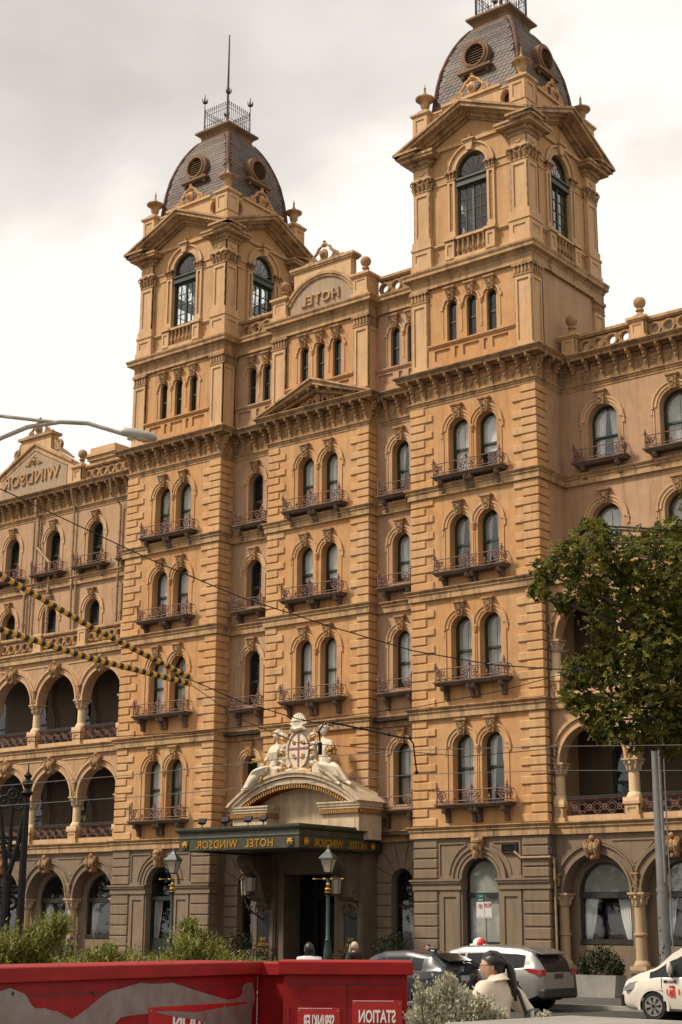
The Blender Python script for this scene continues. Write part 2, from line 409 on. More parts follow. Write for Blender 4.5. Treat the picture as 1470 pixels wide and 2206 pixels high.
# dark interior volumes behind the glass
m = MB()
for x0, x1, y0 in ((XL0+.3, XL1-.3, 1.6), (XR0+.3, XR1-.3, 1.6), (XC0+.3, XC1-.3, 1.9), (XL1-.3, XC0+.3, 2.3), (XC1-.3, XR0+.3, 2.3), (XR1, 16, 3.2), (-42, XL0, 3.5)):
    m.box(x0, x1, y0, y0+0.1, 0.1, CTOP-0.3)
for z in (C1+.25, C2+.25, C3+.25, C4+.25, 22.6): m.box(-42, 16, 0.45 if z < C3 else 2.6, 8, z-0.06, z)
for z in (C3+.25, C4+.25, 22.55): m.box(XL0+.2, XR1-.2, 0.95+0.45, 2.7, z-0.06, z)
for x0, x1 in ((XL0, XL1), (XR0, XR1), (XC0, XC1)):
    for z in (C1+.2, C2+.2, C3+.2, C4+.2, 22.55): m.box(x0+.2, x1-.2, 0.85, 1.65, z-0.05, z)
m.build('interior_partition', 'dark_interior', H)
MB().box(-42, 16, 6.6, 7.0, 0.1, CTOP).build('rear_wall', 'buff', H)
MB().box(-42, XL0-0.02, 2.7, 7, CTOP-0.12, CTOP+0.05).box(XR1+0.02, 16, 2.4, 7, CTOP-0.12, CTOP+0.05).box(XL1, XR0, 1.4, 6.9, 27.2, 27.3).build('roof_deck', 'concrete', H)

# --- windows
def sash_meshes(w, h, zm, style):
    """local: x centre, z=0 sill, y=0 glazing plane"""
    r = w/2; zs = h-r; fr = 0.055
    f = MB()
    f.prism(arch_poly(0, w+0.1, -0.05, zs), -0.06, 0.05, [arch_poly(0, w-2*fr, 0.05, zs)])
    f.box(-r, r, -0.045, 0.03, zm-0.035, zm+0.03)
    f.prism(rect(-r+fr, r-fr, 0.05, zm-0.02), -0.015, 0.03, [rect(-r+fr+0.045, r-fr-0.045, 0.12, zm-0.06)])
    f.prism(arch_poly(0, w-2*fr+0.01, zm, zs), -0.04, 0.0, [arch_poly(0, w-2*fr-0.08, zm+0.05, zs)])
    g = MB(); g.prism(arch_poly(0, w-2*fr, 0.06, zs), -0.006, 0.0)
    fm = f.mesh('sash_frame'); gm = g.mesh('pane')
    c = MB()
    if style == 'louvre':
        z = zm+0.08
        while z < h-0.06:
            hw = r-fr if z < zs else sqrt(max(0.001, (r-fr)**2-(z-zs)**2))
            c.add([(-hw, -0.055, z), (hw, -0.055, z), (hw, 0.03, z+0.06), (-hw, 0.03, z+0.06), (-hw, -0.055, z+0.012), (hw, -0.055, z+0.012), (hw, 0.03, z+0.072), (-hw, 0.03, z+0.072)], [(0,1,2,3),(7,6,5,4),(0,4,5,1)])
            z += 0.085
    elif style == 'curtain':
        for s in (-1, 1):
            n = 16; vs = []
            for i in range(n+1):
                x = s*(0.02+(r-0.02)*i/n); yy = 0.075+0.02*sin(i*2.3)
                top = zs+sqrt(max(0, r*r-x*x))
                vs += [(x, yy, -0.05), (x*0.98, yy, top)]
            c.add(vs, [(2*i, 2*i+2, 2*i+3, 2*i+1) for i in range(n)])
    elif style == 'parted':
        for s in (-1, 1):
            n = 14; vs = []
            for i in range(n+1):
                x = s*(0.14+0.03*sin(h*3)+(r-0.16)*i/n); yy = 0.075+0.02*sin(i*2.3)
                top = zs+sqrt(max(0, r*r-x*x)); vs += [(x+s*0.10*(1-i/n), yy, -0.05), (x-s*0.10*(1-i/n), yy, top)]
            c.add(vs, [(2*i, 2*i+2, 2*i+3, 2*i+1) for i in range(n)])
    elif style == 'halfblind':
        zb_ = zm*0.75; c.prism([(-r, zb_), (-r, zs)]+arc(0, zs, r, pi, 0, 12)+[(r, zb_)], 0.06, 0.065)
    cm = c.mesh('curtain') if c.v else None
    return fm, gm, cm
SASH = {}; WR = random.Random(13)
hoods = {}
def window(x, w, s, mid, top, y, k, i):
    dark = (k in ('RL',)) or (k == 'WL' and (i == 2 or x < XL0-3.2)) 
    style = 'louvre' if (k == 'RL' or (k == 'WL' and x < XL0-4)) else 'curtain'
    cmat = 'curtain'
    if style == 'curtain':
        q_ = WR.random(); style = 'curtain' if q_ < 0.52 else ('parted' if q_ < 0.80 else ('halfblind' if q_ < 0.92 else 'curtain'))
        if WR.random() < (0.7 if i < 1 else 0.25): cmat = 'curtain_dim'
    key = (w, round(top-s, 2), round(mid-s, 2), style, cmat)
    if key not in SASH: SASH[key] = sash_meshes(w, top-s, mid-s, style)
    fm, gm, cm = SASH[key]
    yy = y+0.40
    o = ob('window', fm, 'green', H, (x, yy, s))
    ob('pane', gm, 'glass', o)
    if cm:
        if style == 'louvre': ob('louvre_blind', cm, 'darkgreen', o)
        else:
            c_ = ob('curtain', cm, cmat, o)
for a in OPEN: window(*a)

# --- hood moulds, pendants, keystones
def keystone_mesh():
    m = MB()
    m.prism([(-0.13, 0), (0.13, 0), (0.20, 0.5), (-0.20, 0.5)], -0.16, 0.0)
    m.box(-0.25, 0.25, -0.22, 0.0, 0.5, 0.57); m.box(-0.22, 0.22, -0.19, 0.0, 0.46, 0.5)
    for s in (-1, 1): m.ring((s*0.11, -0.17, 0.36), 0.055, 0.025, 8, 4); m.tube([(s*0.05, -0.17, 0.32), (s*0.09, -0.19, 0.2), (s*0.05, -0.17, 0.05)], 0.02, 4)
    m.sphere((0, -0.17, 0.26), 0.06, 6, 4); m.sphere((0, -0.17, 0.1), 0.045, 6, 4)
    return m.mesh('keystone')
KM = keystone_mesh()
def hood(xs, w, top, s, y, pend=True):
    r = w/2; zs = top-r; R = r+0.26
    m = MB()
    for j, x in enumerate(xs):
        lo = (xs[j-1]+x)/2+0.002 if j else -1e9; hi_ = (xs[j+1]+x)/2-0.002 if j < len(xs)-1 else 1e9
        cl = lambda P_: [(min(max(a, lo), hi_), b) for a, b in P_]
        m.prism(cl(arch_ring(x, zs, R-0.035, R+0.03, 20)), y-0.075, y+0.01)
        m.prism(cl(arch_ring(x, zs, r+0.10, R-0.035, 20)), y-0.035, y+0.01)
    xl, xr = xs[0], xs[-1]
    for sgn, x in ((-1, xl), (1, xr)):
        a = x+sgn*R
        m.box(min(a-sgn*0.04, a+sgn*0.07), max(a-sgn*0.04, a+sgn*0.07), y-0.07, y, zs-0.06, zs)
        m.box(min(a, a+sgn*0.06), max(a, a+sgn*0.06), y-0.05, y, zs-0.28, zs-0.06)
        m.box(min(a-sgn*0.06, a-sgn*0.02), max(a-sgn*0.06, a-sgn*0.02), y-0.035, y+.01, s+0.12, zs-0.1)
    if len(xs) > 1:
        for x in [(xs[i]+xs[i+1])/2 for i in range(len(xs)-1)]:
            m.box(x-0.10, x+0.10, y-0.10, y, zs-0.05, zs+0.02)
            m.lathe([(0.02, -0.28), (0.05, -0.24), (0.075, -0.14), (0.10, -0.03)], 8, x, y-0.03, zs)
            for d in (-0.055, 0.02): m.box(x+d, x+d+0.035, y-0.03, y+.01, s+0.1, zs-0.32)
    m.build('hood_mould', 'cream' if y > 0.5 else 'quoin', H)
    for x in xs: ob('keystone', KM, 'carved', H, (x, y, top-0.05))
for k, x0, x1, y in BAYS:
    cx = (x0+x1)/2; w = WW if k != 'C' else 0.84
    for i, (s, mid, top) in enumerate(FL):
        if k == 'C' and i == 0: continue
        hood([cx-PAIR, cx+PAIR], w, top, s, y)
for k, cx in (('RL', (XL1+XC0)/2), ('RR', (XC1+XR0)/2)):
    for s, mid, top in FL: hood([cx], 0.84, top, s+0.3, YR)
for x in RWX:
    for i in (2, 3): hood([x], 1.22, FL[i][2], FL[i][0], YWR)
for x in LWX:
    for i in (2, 3): hood([x], 1.02, FL[i][2], FL[i][0], YWL)

# --- balconies: slab > railing, bracket
def bracket_mesh():
    m = MB(); P = [(0, 0), (-0.42, 0), (-0.42, -0.10), (-0.34, -0.17), (-0.22, -0.20), (-0.17, -0.30), (-0.15, -0.42), (-0.07, -0.5), (0, -0.5)]
    k = m.mark(); m.prism([(a, b) for a, b in P], -0.07, 0.07)
    m.xf(Matrix(((0, 1, 0, 0), (1, 0, 0, 0), (0, 0, 1, 0), (0, 0, 0, 1))), k)
    m.tube([(-0.09, -0.34, -0.12), (0.09, -0.34, -0.12)], 0.06, 8); m.tube([(-0.085, -0.12, -0.44), (0.085, -0.12, -0.44)], 0.05, 8)
    m.sphere((0, -0.40, -0.05), 0.05, 6, 4)
    return m.mesh('bracket')
BRK = bracket_mesh()
def slab_mesh(L, D=0.52):
    m = MB()
    m.sweep([(-L/2+0.1, 0.02), (-L/2+0.1, -D+0.1), (L/2-0.1, -D+0.1), (L/2-0.1, 0.02)][::1], [(0, -0.15), (0.02, -0.13), (0.06, -0.07), (0.10, -0.05), (0.10, 0.0), (0, 0.0)])
    m.box(-L/2+0.1, L/2-0.1, -D+0.1, 0.02, -0.15, 0.0)
    return m.mesh('balcony')
def railing_mesh(L, D=0.52, posts=3):
    m = MB(); y = -D+0.07; x0, x1 = -L/2+0.1, L/2-0.1; h = 0.46
    for z in (0.09, h): m.tube([(x0, 0.0, z), (x0, y, z), (x1, y, z), (x1, 0.0, z)], 0.02, 4)
    px = [x0+(x1-x0)*i/(posts-1) for i in range(posts)]
    for x in px:
        m.tube([(x, y, 0), (x, y, h+0.1)], 0.03, 5)
        m.lathe([(0.02, 0), (0.05, 0.03), (0.03, 0.06), (0.065, 0.10), (0.02, 0.14), (0.035, 0.18), (0.004, 0.25)], 6, x, y, h+0.02)
        m.tube([(x-0.12, y, h+0.06), (x+0.12, y, h+0.06)], 0.02, 4)
        for s in (-1, 1):
            if x0-0.01 <= x+s*0.1 <= x1+0.01:
                m.ring((x+s*0.14, y, 0.32), 0.09, 0.022, 9, 4); m.ring((x+s*0.16, y, 0.17), 0.065, 0.02, 8, 4); m.ring((x+s*0.31, y, 0.30), 0.06, 0.018, 8, 4); m.tube([(x+s*0.20, y, 0.13), (x+s*0.33, y, 0.22), (x+s*0.40, y, 0.40)], 0.018, 4)
                m.ring((x+s*0.10, y, 0.16), 0.16, 0.013, 6, 4, a0=(0 if s > 0 else pi), a1=(pi/2 if s > 0 else pi/2)); m.sphere((x+s*0.13, y, 0.33), 0.026, 5, 3)
    for i in range(posts-1):
        x = (px[i]+px[i+1])/2
        m.lathe([(0.02, 0), (0.025, 0.1), (0.05, 0.15), (0.02, 0.2), (0.004, 0.28)], 5, x, y, 0.05); m.tube([(x-0.06, y, 0.17), (x+0.06, y, 0.17)], 0.012, 4)
    for x in (x0, x1):
        m.ring((x, (y-0.02)/2, 0.29), 0.13, 0.024, 10, 4, axis='X'); m.ring((x, (y-0.02)/2, 0.29), 0.05, 0.022, 8, 4, axis='X'); m.tube([(x, y*0.5, 0.09), (x, y*0.5, h)], 0.012, 4)
    return m.mesh('railing')
SL2, RL2 = slab_mesh(3.15), railing_mesh(3.15); SL1, RL1 = slab_mesh(1.75), railing_mesh(1.75, posts=2); SLW, RLW = slab_mesh(2.2), railing_mesh(2.2, posts=2)
def balcony(x, y, z, kind):
    sm, rm, bx = {2: (SL2, RL2, (-1.25, -0.1, 0.1, 1.25)), 1: (SL1, RL1, (-0.58, 0.58)), 3: (SLW, RLW, (-0.72, 0.72))}[kind]
    o = ob('balcony', sm, 'slabstone', H, (x, y, z))
    ob('railing', rm, 'iron', o)
    for b in bx: ob('bracket', BRK, 'slabstone', o, (b, 0, -0.14))
for k, x0, x1, y in BAYS:
    for i in range(4):
        if k == 'C' and i == 0: continue
        balcony((x0+x1)/2, y, FL[i][0], 2)
for cx in ((XL1+XC0)/2, (XC1+XR0)/2):
    for i in range(4): balcony(cx, YR, FL[i][0]+0.0, 1)
for x in RWX: balcony(x, YWR, FL[3][0]+0.1, 3)
for x in LWX: balcony(x, YWL, FL[3][0]+0.1, 3)

# --- quoins: every block is a piece
QN = [0]; QREST = MB(); QM = {}
def qblock(sx, sy, sz):
    key = (round(sx, 2), round(sy, 2), round(sz, 2))
    if key not in QM: QM[key] = MB().box(0, sx, 0, sy, 0, sz, 0.022).mesh('quoin')
    return QM[key]
def quoins(x, sgn, y, z0, z1, depth, longl=1.0, short=0.62, pitch=0.335, mat='quoin', rest=False, proud=0.058):
    """corner at x; sgn +1: block extends to -x (right hand corner), -1: extends to +x"""
    n = max(1, round((z1-z0)/pitch)); h = (z1-z0)/n
    for i in range(n):
        L = longl if i % 2 == 0 else short; D = min(depth, 0.78 if i % 2 else 0.62) if depth > 0.7 else depth
        sx, sy, sz = L+proud, D+proud, h-0.048
        px = x-L if sgn > 0 else x-proud
        if rest: QREST.box(px, px+sx, y-proud, y-proud+sy, z0+i*h+0.024, z0+i*h+0.024+sz, 0.022)
        else:
            ob('quoin', qblock(sx, sy, sz), mat, H, (px, y-proud, z0+i*h+0.024)); QN[0] += 1
ZR = [(C1+0.42, C2), (C2+0.42, C3), (C3+0.42, C4), (C4+0.42, CA)]
for j, (za, zb) in enumerate(ZR):
    quoins(XR0, -1, 0, za, zb, 0.85); quoins(XR1, 1, 0, za, zb, 1.2)
    quoins(XL1, 1, 0, za, zb, 0.85, rest=(j > 2)); quoins(XL0, -1, 0, za, zb, 1.0, rest=(j > 1))
    quoins(XC0, -1, YC, za, zb, 0.5, longl=0.9, short=0.55, rest=(j == 0)); quoins(XC1, 1, YC, za, zb, 0.5, longl=0.9, short=0.55, rest=(j > 2))
QREST.build('quoin_blocks', 'quoin', H, kind='stuff')

# --- main cornice: architrave, frieze, modillion brackets, corona
MB().sweep(PUP, [(0, CA), (0.03, CA), (0.03, CA+0.07), (0.06, CA+0.09), (0.06, CA+0.15), (0.13, CA+0.19), (0.13, CA+0.22), (0, CA+0.23)]).build('architrave', 'trim', H)
MB().sweep(PUP, [(0, ATOP-0.02), (0.16, ATOP-0.02), (0.18, ATOP+0.02), (0.43, ATOP+0.03), (0.45, ATOP+0.03), (0.45, ATOP+0.13), (0.49, ATOP+0.15), (0.55, ATOP+0.22), (0.57, ATOP+0.22), (0.57, CTOP), (0, CTOP+0.02)]).build('main_cornice', 'weathered', H)
def modillion_mesh():
    m = MB(); P = [(0.02, 0), (-0.05, 0), (-0.07, 0.10), (-0.10, 0.22), (-0.10, 0.38), (-0.20, 0.5), (-0.24, 0.62), (-0.36, 0.70), (-0.36, 0.80), (0.02, 0.80)]
    m.prism(P, -0.075, 0.075); m.xf(Matrix(((0, 1, 0, 0), (1, 0, 0, 0), (0, 0, 1, 0), (0, 0, 0, 1))))
    m.sphere((0, -0.12, 0.30), 0.06, 6, 4, (1, 1, 1.2)); m.sphere((0, -0.19, 0.46), 0.055, 6, 4); m.sphere((0, -0.27, 0.58), 0.055, 6, 4)
    m.lathe([(0.02, -0.14), (0.05, -0.10), (0.05, -0.05), (0.07, 0.0)], 6, 0, -0.44, 0.83)
    return m.mesh('modillion')
def fpanel_mesh(w):
    m = MB(); a = w/2-0.11
    m.prism(rect(-a-0.03, a+0.03, 0.04, 0.50), -0.03, 0.01, [rect(-a+0.04, a-0.04, 0.09, 0.42)])
    for s in (-1, 1):
        m.tube([(s*-0.09, -0.005, 0.14), (s*0.09, -0.005, 0.37)], 0.022, 5)
    m.sphere((0, -0.01, 0.255), 0.05, 6, 4); 
    for t in range(4): m.sphere((0.075*cos(t*pi/2+.0), -0.005, 0.255+0.085*sin(t*pi/2)), 0.03, 5, 3)
    for i in range(4):
        x = -a+0.02+(2*a-0.04)*(i+0.5)/4; m.box(x-0.025, x+0.025, -0.07, 0.01, 0.60, 0.68)
    m.box(-a-0.03, a+0.03, -0.045, 0.01, 0.70, 0.75)
    return m.mesh('frieze_panel')
MODM = modillion_mesh(); FPM = {}
mfr = MB()
def frieze(x0, y0, x1, y1, n, ends=True):
    d = Vector((x1-x0, y1-y0)); L = d.length; a = atan2(d.y, d.x); p = L/n
    key = round(p, 2)
    if key not in FPM: FPM[key] = fpanel_mesh(p)
    for i in range(n+1):
        if not ends and i in (0, n): continue
        t = i/n; t = (0.10/L) if i == 0 else (1-0.10/L if i == n else t)
        ob('modillion', MODM, 'carved', H, (x0+d.x*t, y0+d.y*t, CA+0.23), a)
    for i in range(n):
        t = (i+0.5)/n; ob('frieze_panel', FPM[key], 'carved', H, (x0+d.x*t, y0+d.y*t, CA+0.23), a)
frieze(XR0, 0, XR1, 0, 9); frieze(XR1, 0, XR1, YWR, 3, True); frieze(XR1, YWR, 10.2, YWR, 17)
frieze(XC1, YR, XR0, YR, 4); frieze(XC0, YC, XC1, YC, 9); frieze(XC1, YC, XC1, YR, 1); frieze(XL1, YR, XC0, YR, 4)
frieze(XL0, 0, XL1, 0, 9); frieze(XL1, 0, XL1, YR, 1); frieze(-33.3, YWL, XL0, YWL, 20); frieze(XL0, 0.6, XL0, 0, 1)
# ------------------------------------------------------------------ attic storey above the main cornice
AT0, AT1 = CTOP, 26.56
def attic_window(x, y, w=0.44, s=24.22, top=25.88):
    key = ('attic', w)
    if key not in SASH: SASH[key] = sash_meshes(w, top-s, (top-s)*0.48, 'none')
    fm, gm, cm = SASH[key]
    o = ob('attic_window', fm, 'green', H, (x, y+0.2, s)); ob('pane', gm, 'darkglass', o)
def attic_wall(x0, x1, y, wins, pil=True, mat='ochre'):
    wallbox(x0+(0.103 if pil else 0), x1-(0.103 if pil else 0), AT0-0.2, AT1+0.5, y+0.10, [arch_poly(x, 0.44, 24.2, 25.88-0.22) for x in wins], mat, 'attic_wall')
    for x in wins: attic_window(x, y+0.10)
    if wins: hood_small(wins, y+0.10)
    # sill and panelled apron
    a, b = (x0+0.80, x1-0.80) if pil else (x0, x1)
    m = MB(); m.box(a, b, y-0.06, y+0.12, 24.08, 24.14); m.box(a, b, y-0.02, y+0.12, 24.02, 24.08); m.box(a, b, y+0.02, y+0.12, AT0, AT0+0.34)
    n = max(2, len(wins)); W_ = b-a; hs = []
    for i in range(n):
        c_ = a+W_*(i+0.5)/n; q = min(0.36, W_/n*0.30); hs.append(rect(c_-q, c_+q, 23.46, 23.90))
        if i < n-1: d = a+W_*(i+1)/n; hs.append(rect(d-0.09, d+0.09, 23.46, 23.90))
    m.prism(rect(a, b, AT0+0.34, 24.02), y+0.03, y+0.11, hs)
    m.build('apron', mat if pil else 'buff', H)
def hood_small(xs, y):
    m = MB(); zs = 25.66; r = 0.22; R = 0.40
    for j, x in enumerate(xs):
        lo = (xs[j-1]+x)/2+0.002 if j else -1e9; hi_ = (xs[j+1]+x)/2-0.002 if j < len(xs)-1 else 1e9
        m.prism([(min(max(a, lo), hi_), b) for a, b in arch_ring(x, zs, R-0.05, R+0.02, 14)], y-0.06, y+.01)
    for i in range(len(xs)-1):
        c_ = (xs[i]+xs[i+1])/2; m.box(c_-0.09, c_+0.09, y-0.09, y, zs-0.06, zs); m.lathe([(0.02, -0.26), (0.05, -0.2), (0.09, -0.06)], 7, c_, y-0.02, zs); m.box(c_-0.03, c_+0.03, y-0.03, y+.01, 24.5, zs-0.3)
    for s, x in ((-1, xs[0]), (1, xs[-1])):
        m.box(x+s*0.44-0.05, x+s*0.44+0.05, y-0.06, y, zs-0.14, zs); m.box(x+s*0.40-0.02, x+s*0.40+0.02, y-0.03, y+.01, 24.35, zs-0.2)
    m.build('hood_mould', 'cream', H)
    for x in xs: ob('keystone', KM, 'carved', H, (x, y, 25.84))
for x0, x1, y in ((XR0, XR1, 0.0), (XC0, XC1, YC), (XL0, XL1, 0.0)):
    c_ = (x0+x1)/2; d = 0.92 if y == 0 else 0.88
    attic_wall(x0, x1, y, [c_-d, c_, c_+d])
for x0, x1 in ((XL1, XC0), (XC1, XR0)):
    c_ = (x0+x1)/2; attic_wall(x0-0.3, x1+0.3, YR, [c_-0.32, c_+0.52] if x0 == XC1 else [c_-0.42, c_+0.42], False, 'buff')
for x, y0, y1 in ((XR1, 0.0, 5.6), (XL1, 0, 5.6), (XC1, YC, 1.3), (XR0, 0, 5.6), (XL0, 0, 5.6), (XC0, YC, 1.3)):
    s = 1 if x in (XR1, XL1, XC1) else -1
    a, b = (x-0.5, x-0.10) if s > 0 else (x+0.10, x+0.5)
    MB().box(a, b, y0+0.103, y1, AT0-0.2, AT1+0.5).build('side_wall', 'buff', H)
MB().box(XR0+0.1, XR1-0.1, 5.2, 5.5, AT0-0.2, 27.2).build('rear_wall', 'buff', H); MB().box(XL0+0.1, XL1-0.1, 5.2, 5.5, AT0-0.2, 27.2).build('rear_wall', 'buff', H)
# attic corner pilasters with panelled faces and fluted caps
def pil_mesh(w=0.80):
    m = MB(); z0, z1 = AT0, 26.05
    m.box(-w/2-0.07, w/2+0.07, -w/2-0.07, w/2+0.07, z0, z0+0.22); m.box(-w/2-0.03, w/2+0.03, -w/2-0.03, w/2+0.03, z0+0.22, z0+0.30)
    m.box(-w/2+0.05, w/2-0.05, -w/2+0.05, w/2-0.05, z0+0.30, AT1)
    fr = lambda: MB().prism(rect(-w/2, w/2, z0+0.30, z1), -w/2, -w/2+0.06, [rect(-w/2+0.15, w/2-0.15, z0+0.48, z1-0.16)])
    for k in range(4): m.merge(fr(), Matrix.Rotation(k*pi/2, 4, 'Z'))
    return m.mesh('attic_pilaster')
def pilcap_mesh(w=0.80):
    m = MB(); z1 = 26.05
    m.box(-w/2-0.03, w/2+0.03, -w/2-0.03, w/2+0.03, z1, z1+0.06); m.box(-w/2, w/2, -w/2, w/2, z1+0.06, z1+0.36)
    m.box(-w/2-0.06, w/2+0.06, -w/2-0.06, w/2+0.06, z1+0.40, z1+0.52)
    for k in range(4):
        q = MB()
        for i in range(5):
            x = -w/2+w*(i+0.5)/5; q.box(x-0.045, x+0.045, -w/2-0.035, -w/2, z1+0.10, z1+0.32); q.sphere((x, -w/2-0.04, z1+0.37), 0.05, 6, 4)
        m.merge(q, Matrix.Rotation(k*pi/2, 4, 'Z'))
    return m.mesh('pilaster_cap')
PLM, PCM = pil_mesh(), pilcap_mesh()
for x, y in [(XR0+.4, .4), (XR1-.4, .4), (XR1-.4, 5.2), (XL0+.4, .4), (XL1-.4, .4), (XC0+.4, YC+.4), (XC1-.4, YC+.4)]:
    o = ob('attic_pilaster', PLM, 'cream', H, (x, y, 0)); ob('pilaster_cap', PCM, 'carved', o)
# attic entablature
MB().sweep(PTOW, [(-0.05, AT1), (0.03, AT1), (0.03, AT1+0.06), (0.0, AT1+0.08), (0.0, AT1+0.36), (0.05, AT1+0.40), (0.07, AT1+0.46), (0.24, AT1+0.50), (0.24, AT1+0.60), (0.29, AT1+0.68), (0.30, AT1+0.74), (-0.3, AT1+0.80)]).build('attic_cornice', 'trim', H)
TZ = AT1+0.75   # 27.31

# ------------------------------------------------------------------ the twin towers, built once in local coordinates (centre of the tower)
def rotk(m, k): return m.xf(Matrix.Rotation(k*pi/2, 4, 'Z'))
B = 2.8
def four(name, mesh, mat, c, ks=(0, 1, 2, 3), smooth=None):
    return [ob(name, mesh, mat, H, (c[0], c[1], 0), k*pi/2) for k in ks]
BW_ = 2.42     # half distance of the belvedere wall plane
TW = {}
# stylobate
m = MB(); m.box(-B-0.02, B+0.02, -B-0.02, B+0.02, TZ-0.05, TZ+0.16); TW['base'] = m.mesh('tower_base')
# wall face with arched opening; gabled head
OPW, OPS, OPT = 1.46, 28.62, 32.12
m = MB(); m.prism([(-BW_-0.1, TZ), (BW_+0.1, TZ), (BW_+0.1, 32.6), (0, 33.75), (-BW_-0.1, 32.6)], -BW_-0.1, -BW_+0.25, [arch_poly(0, OPW, OPS, OPT-OPW/2, 20)])
TW['wall'] = m.mesh('belvedere_wall')
# dado mouldings and pedestals
m = MB(); y = -BW_-0.1
m.box(-2.0, 2.0, y-0.05, y, TZ+0.16, TZ+0.38)
for s in (-1, 1):
    a, b = sorted((s*1.14, s*1.9)); m.box(a, b, y-0.10, y, 28.36, 28.44); m.box(a, b, y-0.05, y, 28.30, 28.36)
    a, b = sorted((s*0.74, s*1.16)); m.box(a-0.06, b+0.06, y-0.28, y, 28.40, 28.52); m.box(a, b, y-0.18, y, TZ+0.16, 28.40)
    m.prism(rect(a, b, 27.62, 28.36), y-0.22, y-0.17, [rect(a+0.10, b-0.10, 27.76, 28.22)])
m.box(-0.76, 0.76, y-0.22, y+0.1, 28.40, 28.50); m.box(-0.76, 0.76, y-0.20, y, TZ+0.12, 27.66)
TW['dado'] = m.mesh('window_pedestal')
bal = [(0.05, 0), (0.05, 0.06), (0.035, 0.1), (0.085, 0.24), (0.04, 0.46), (0.055, 0.5), (0.035, 0.54), (0.06, 0.66), (0.06, 0.74)]
m = MB()
for i in range(6): m.lathe(bal, 8, -0.60+0.24*i, y-0.12, 27.66)
TW['balusters'] = m.mesh('baluster')
# arch surround
m = MB(); zs = OPT-OPW/2; r = OPW/2
m.prism(arch_ring(0, zs, r, r+0.10, 22), y-0.06, y+0.02); m.prism(arch_ring(0, zs, r+0.10, r+0.30, 22), y-0.03, y+0.02); m.prism(arch_ring(0, zs, r+0.30, r+0.38, 22), y-0.11, y+0.02)
for s in (-1, 1):
    a, b = sorted((s*(r+0.01), s*(r+0.40)))
    m.box(a, b, y-0.10, y+0.02, 28.52, 28.76); m.prism(rect(a+.02, b-.02, 28.76, zs-0.32), y-0.08, y+0.02, [rect(a+0.12, b-0.12, 28.86, zs-0.44)])
    for i in range(19): m.sphere(((a+b)/2, y-0.02, 28.93+i*0.101), 0.05, 5, 3)
    m.box(a-.02, b+.02, y-0.11, y+.02, zs-0.32, zs-0.26)
    a2, b2 = sorted((s*(r+0.40), s*1.9)); m.box(a2, b2, y-0.05, y+.01, zs-0.02, zs+0.04); m.box(a2, b2, y-0.04, y+.01, zs-0.36, zs-0.31)
m.prism([(-0.12, OPT), (0.12, OPT), (0.19, OPT+0.42), (-0.19, OPT+0.42)], y-0.18, y); m.box(-0.28, 0.28, y-0.26, y, OPT+0.42, OPT+0.48); m.lathe([(0.09, 0), (0.05, 0.08), (0.06, 0.13), (0.01, 0.34)], 6, 0, y-0.1, OPT+0.48)
TW['arch'] = m.mesh('arch_surround')
# small leaf capitals beside the window
for s in (-1, 1):
    m = MB(); c_ = s*(r+0.20); m.box(c_-0.25, c_+0.25, y-0.2, y, zs-0.02, zs+0.04)
    for dx in (-0.16, 0, 0.16):
        m.tube([(c_+dx*0.7, y-0.09, zs-0.26), (c_+dx, y-0.13, zs-0.12), (c_+dx*1.15, y-0.2, zs-0.06)], [0.05, 0.055, 0.03], 5); m.sphere((c_+dx*1.2, y-0.19, zs-0.05), 0.055, 6, 4)
    TW['caps', s] = m.mesh('leaf_capital')
# gable: raking cornice with dentils
def chevron(hw, zc, za, th): return [(-hw, zc), (0, za), (hw, zc), (hw, zc-th), (0, za-th), (-hw, zc-th)]
m = MB(); 
def rake(hw, zc, za, th, y0, y1): m.prism(chevron(hw, zc, za, th), y0, y1)
G0, G1 = 32.66, 34.10
rake(3.32, G0, G1, 0.10, -3.32, -2.1); rake(3.24, G0-0.10+0.03, G1-0.10, 0.16, -3.24, -2.3); rake(2.98, G0-0.10, G1-0.26, 0.10, -2.98, -2.3); rake(2.80, G0-0.16, G1-0.36, 0.22, -2.66, -2.3)
for s in (-1, 1):
    for i in range(30):
        t = 0.02+0.93*i/30; x = s*2.85*t; z = (G1-0.36)+(G0-0.16-G1+0.36)*t
        m.box(x-0.032, x+0.032, -2.80, -2.62, z-0.15, z+0.02)
TW['gable'] = m.mesh('gable_cornice')
# corner piers
PX = 2.30; pw = 0.80
m = MB(); a = pw/2
m.box(-a-0.10, a+0.10, -a-0.10, a+0.10, TZ+0.10, TZ+0.40); m.box(-a-0.03, a+0.03, -a-0.03, a+0.03, TZ+0.4, 28.30)
m.box(-a-0.10, a+0.10, -a-0.10, a+0.10, 28.38, 28.48); m.box(-a-0.06, a+0.06, -a-0.06, a+0.06, 28.30, 28.38)
m.box(-a-0.05, a+0.05, -a-0.05, a+0.05, 28.48, 28.78)
m.box(-a+0.05, a-0.05, -a+0.05, a-0.05, 28.78, 32.0)
for k in range(4):
    q = MB(); q.prism(rect(-a, a, 28.78, 30.92), -a, -a+0.06, [rect(-a+0.15, a-0.15, 28.95, 30.74)]); q.prism(rect(-a-0.06, a+0.06, TZ+0.4, 28.30), -a-0.07, -a-0.02, [rect(-a+0.12, a-0.12, 27.86, 28.18)])
    q.box(-a, a, -a, -a+0.06, 31.47, 32.0); q.prism([(-0.17, 31.74), (0, 31.66), (0.17, 31.74), (0, 31.88)], -a-0.04, -a)
    m.merge(q, Matrix.Rotation(k*pi/2, 4, 'Z'))
m.box(-a-0.03, a+0.03, -a-0.03, a+0.03, 30.92, 30.98); m.box(-a-0.07, a+0.07, -a-0.07, a+0.07, 31.44, 31.52)
TW['pier'] = m.mesh('corner_pilaster')
m = MB()
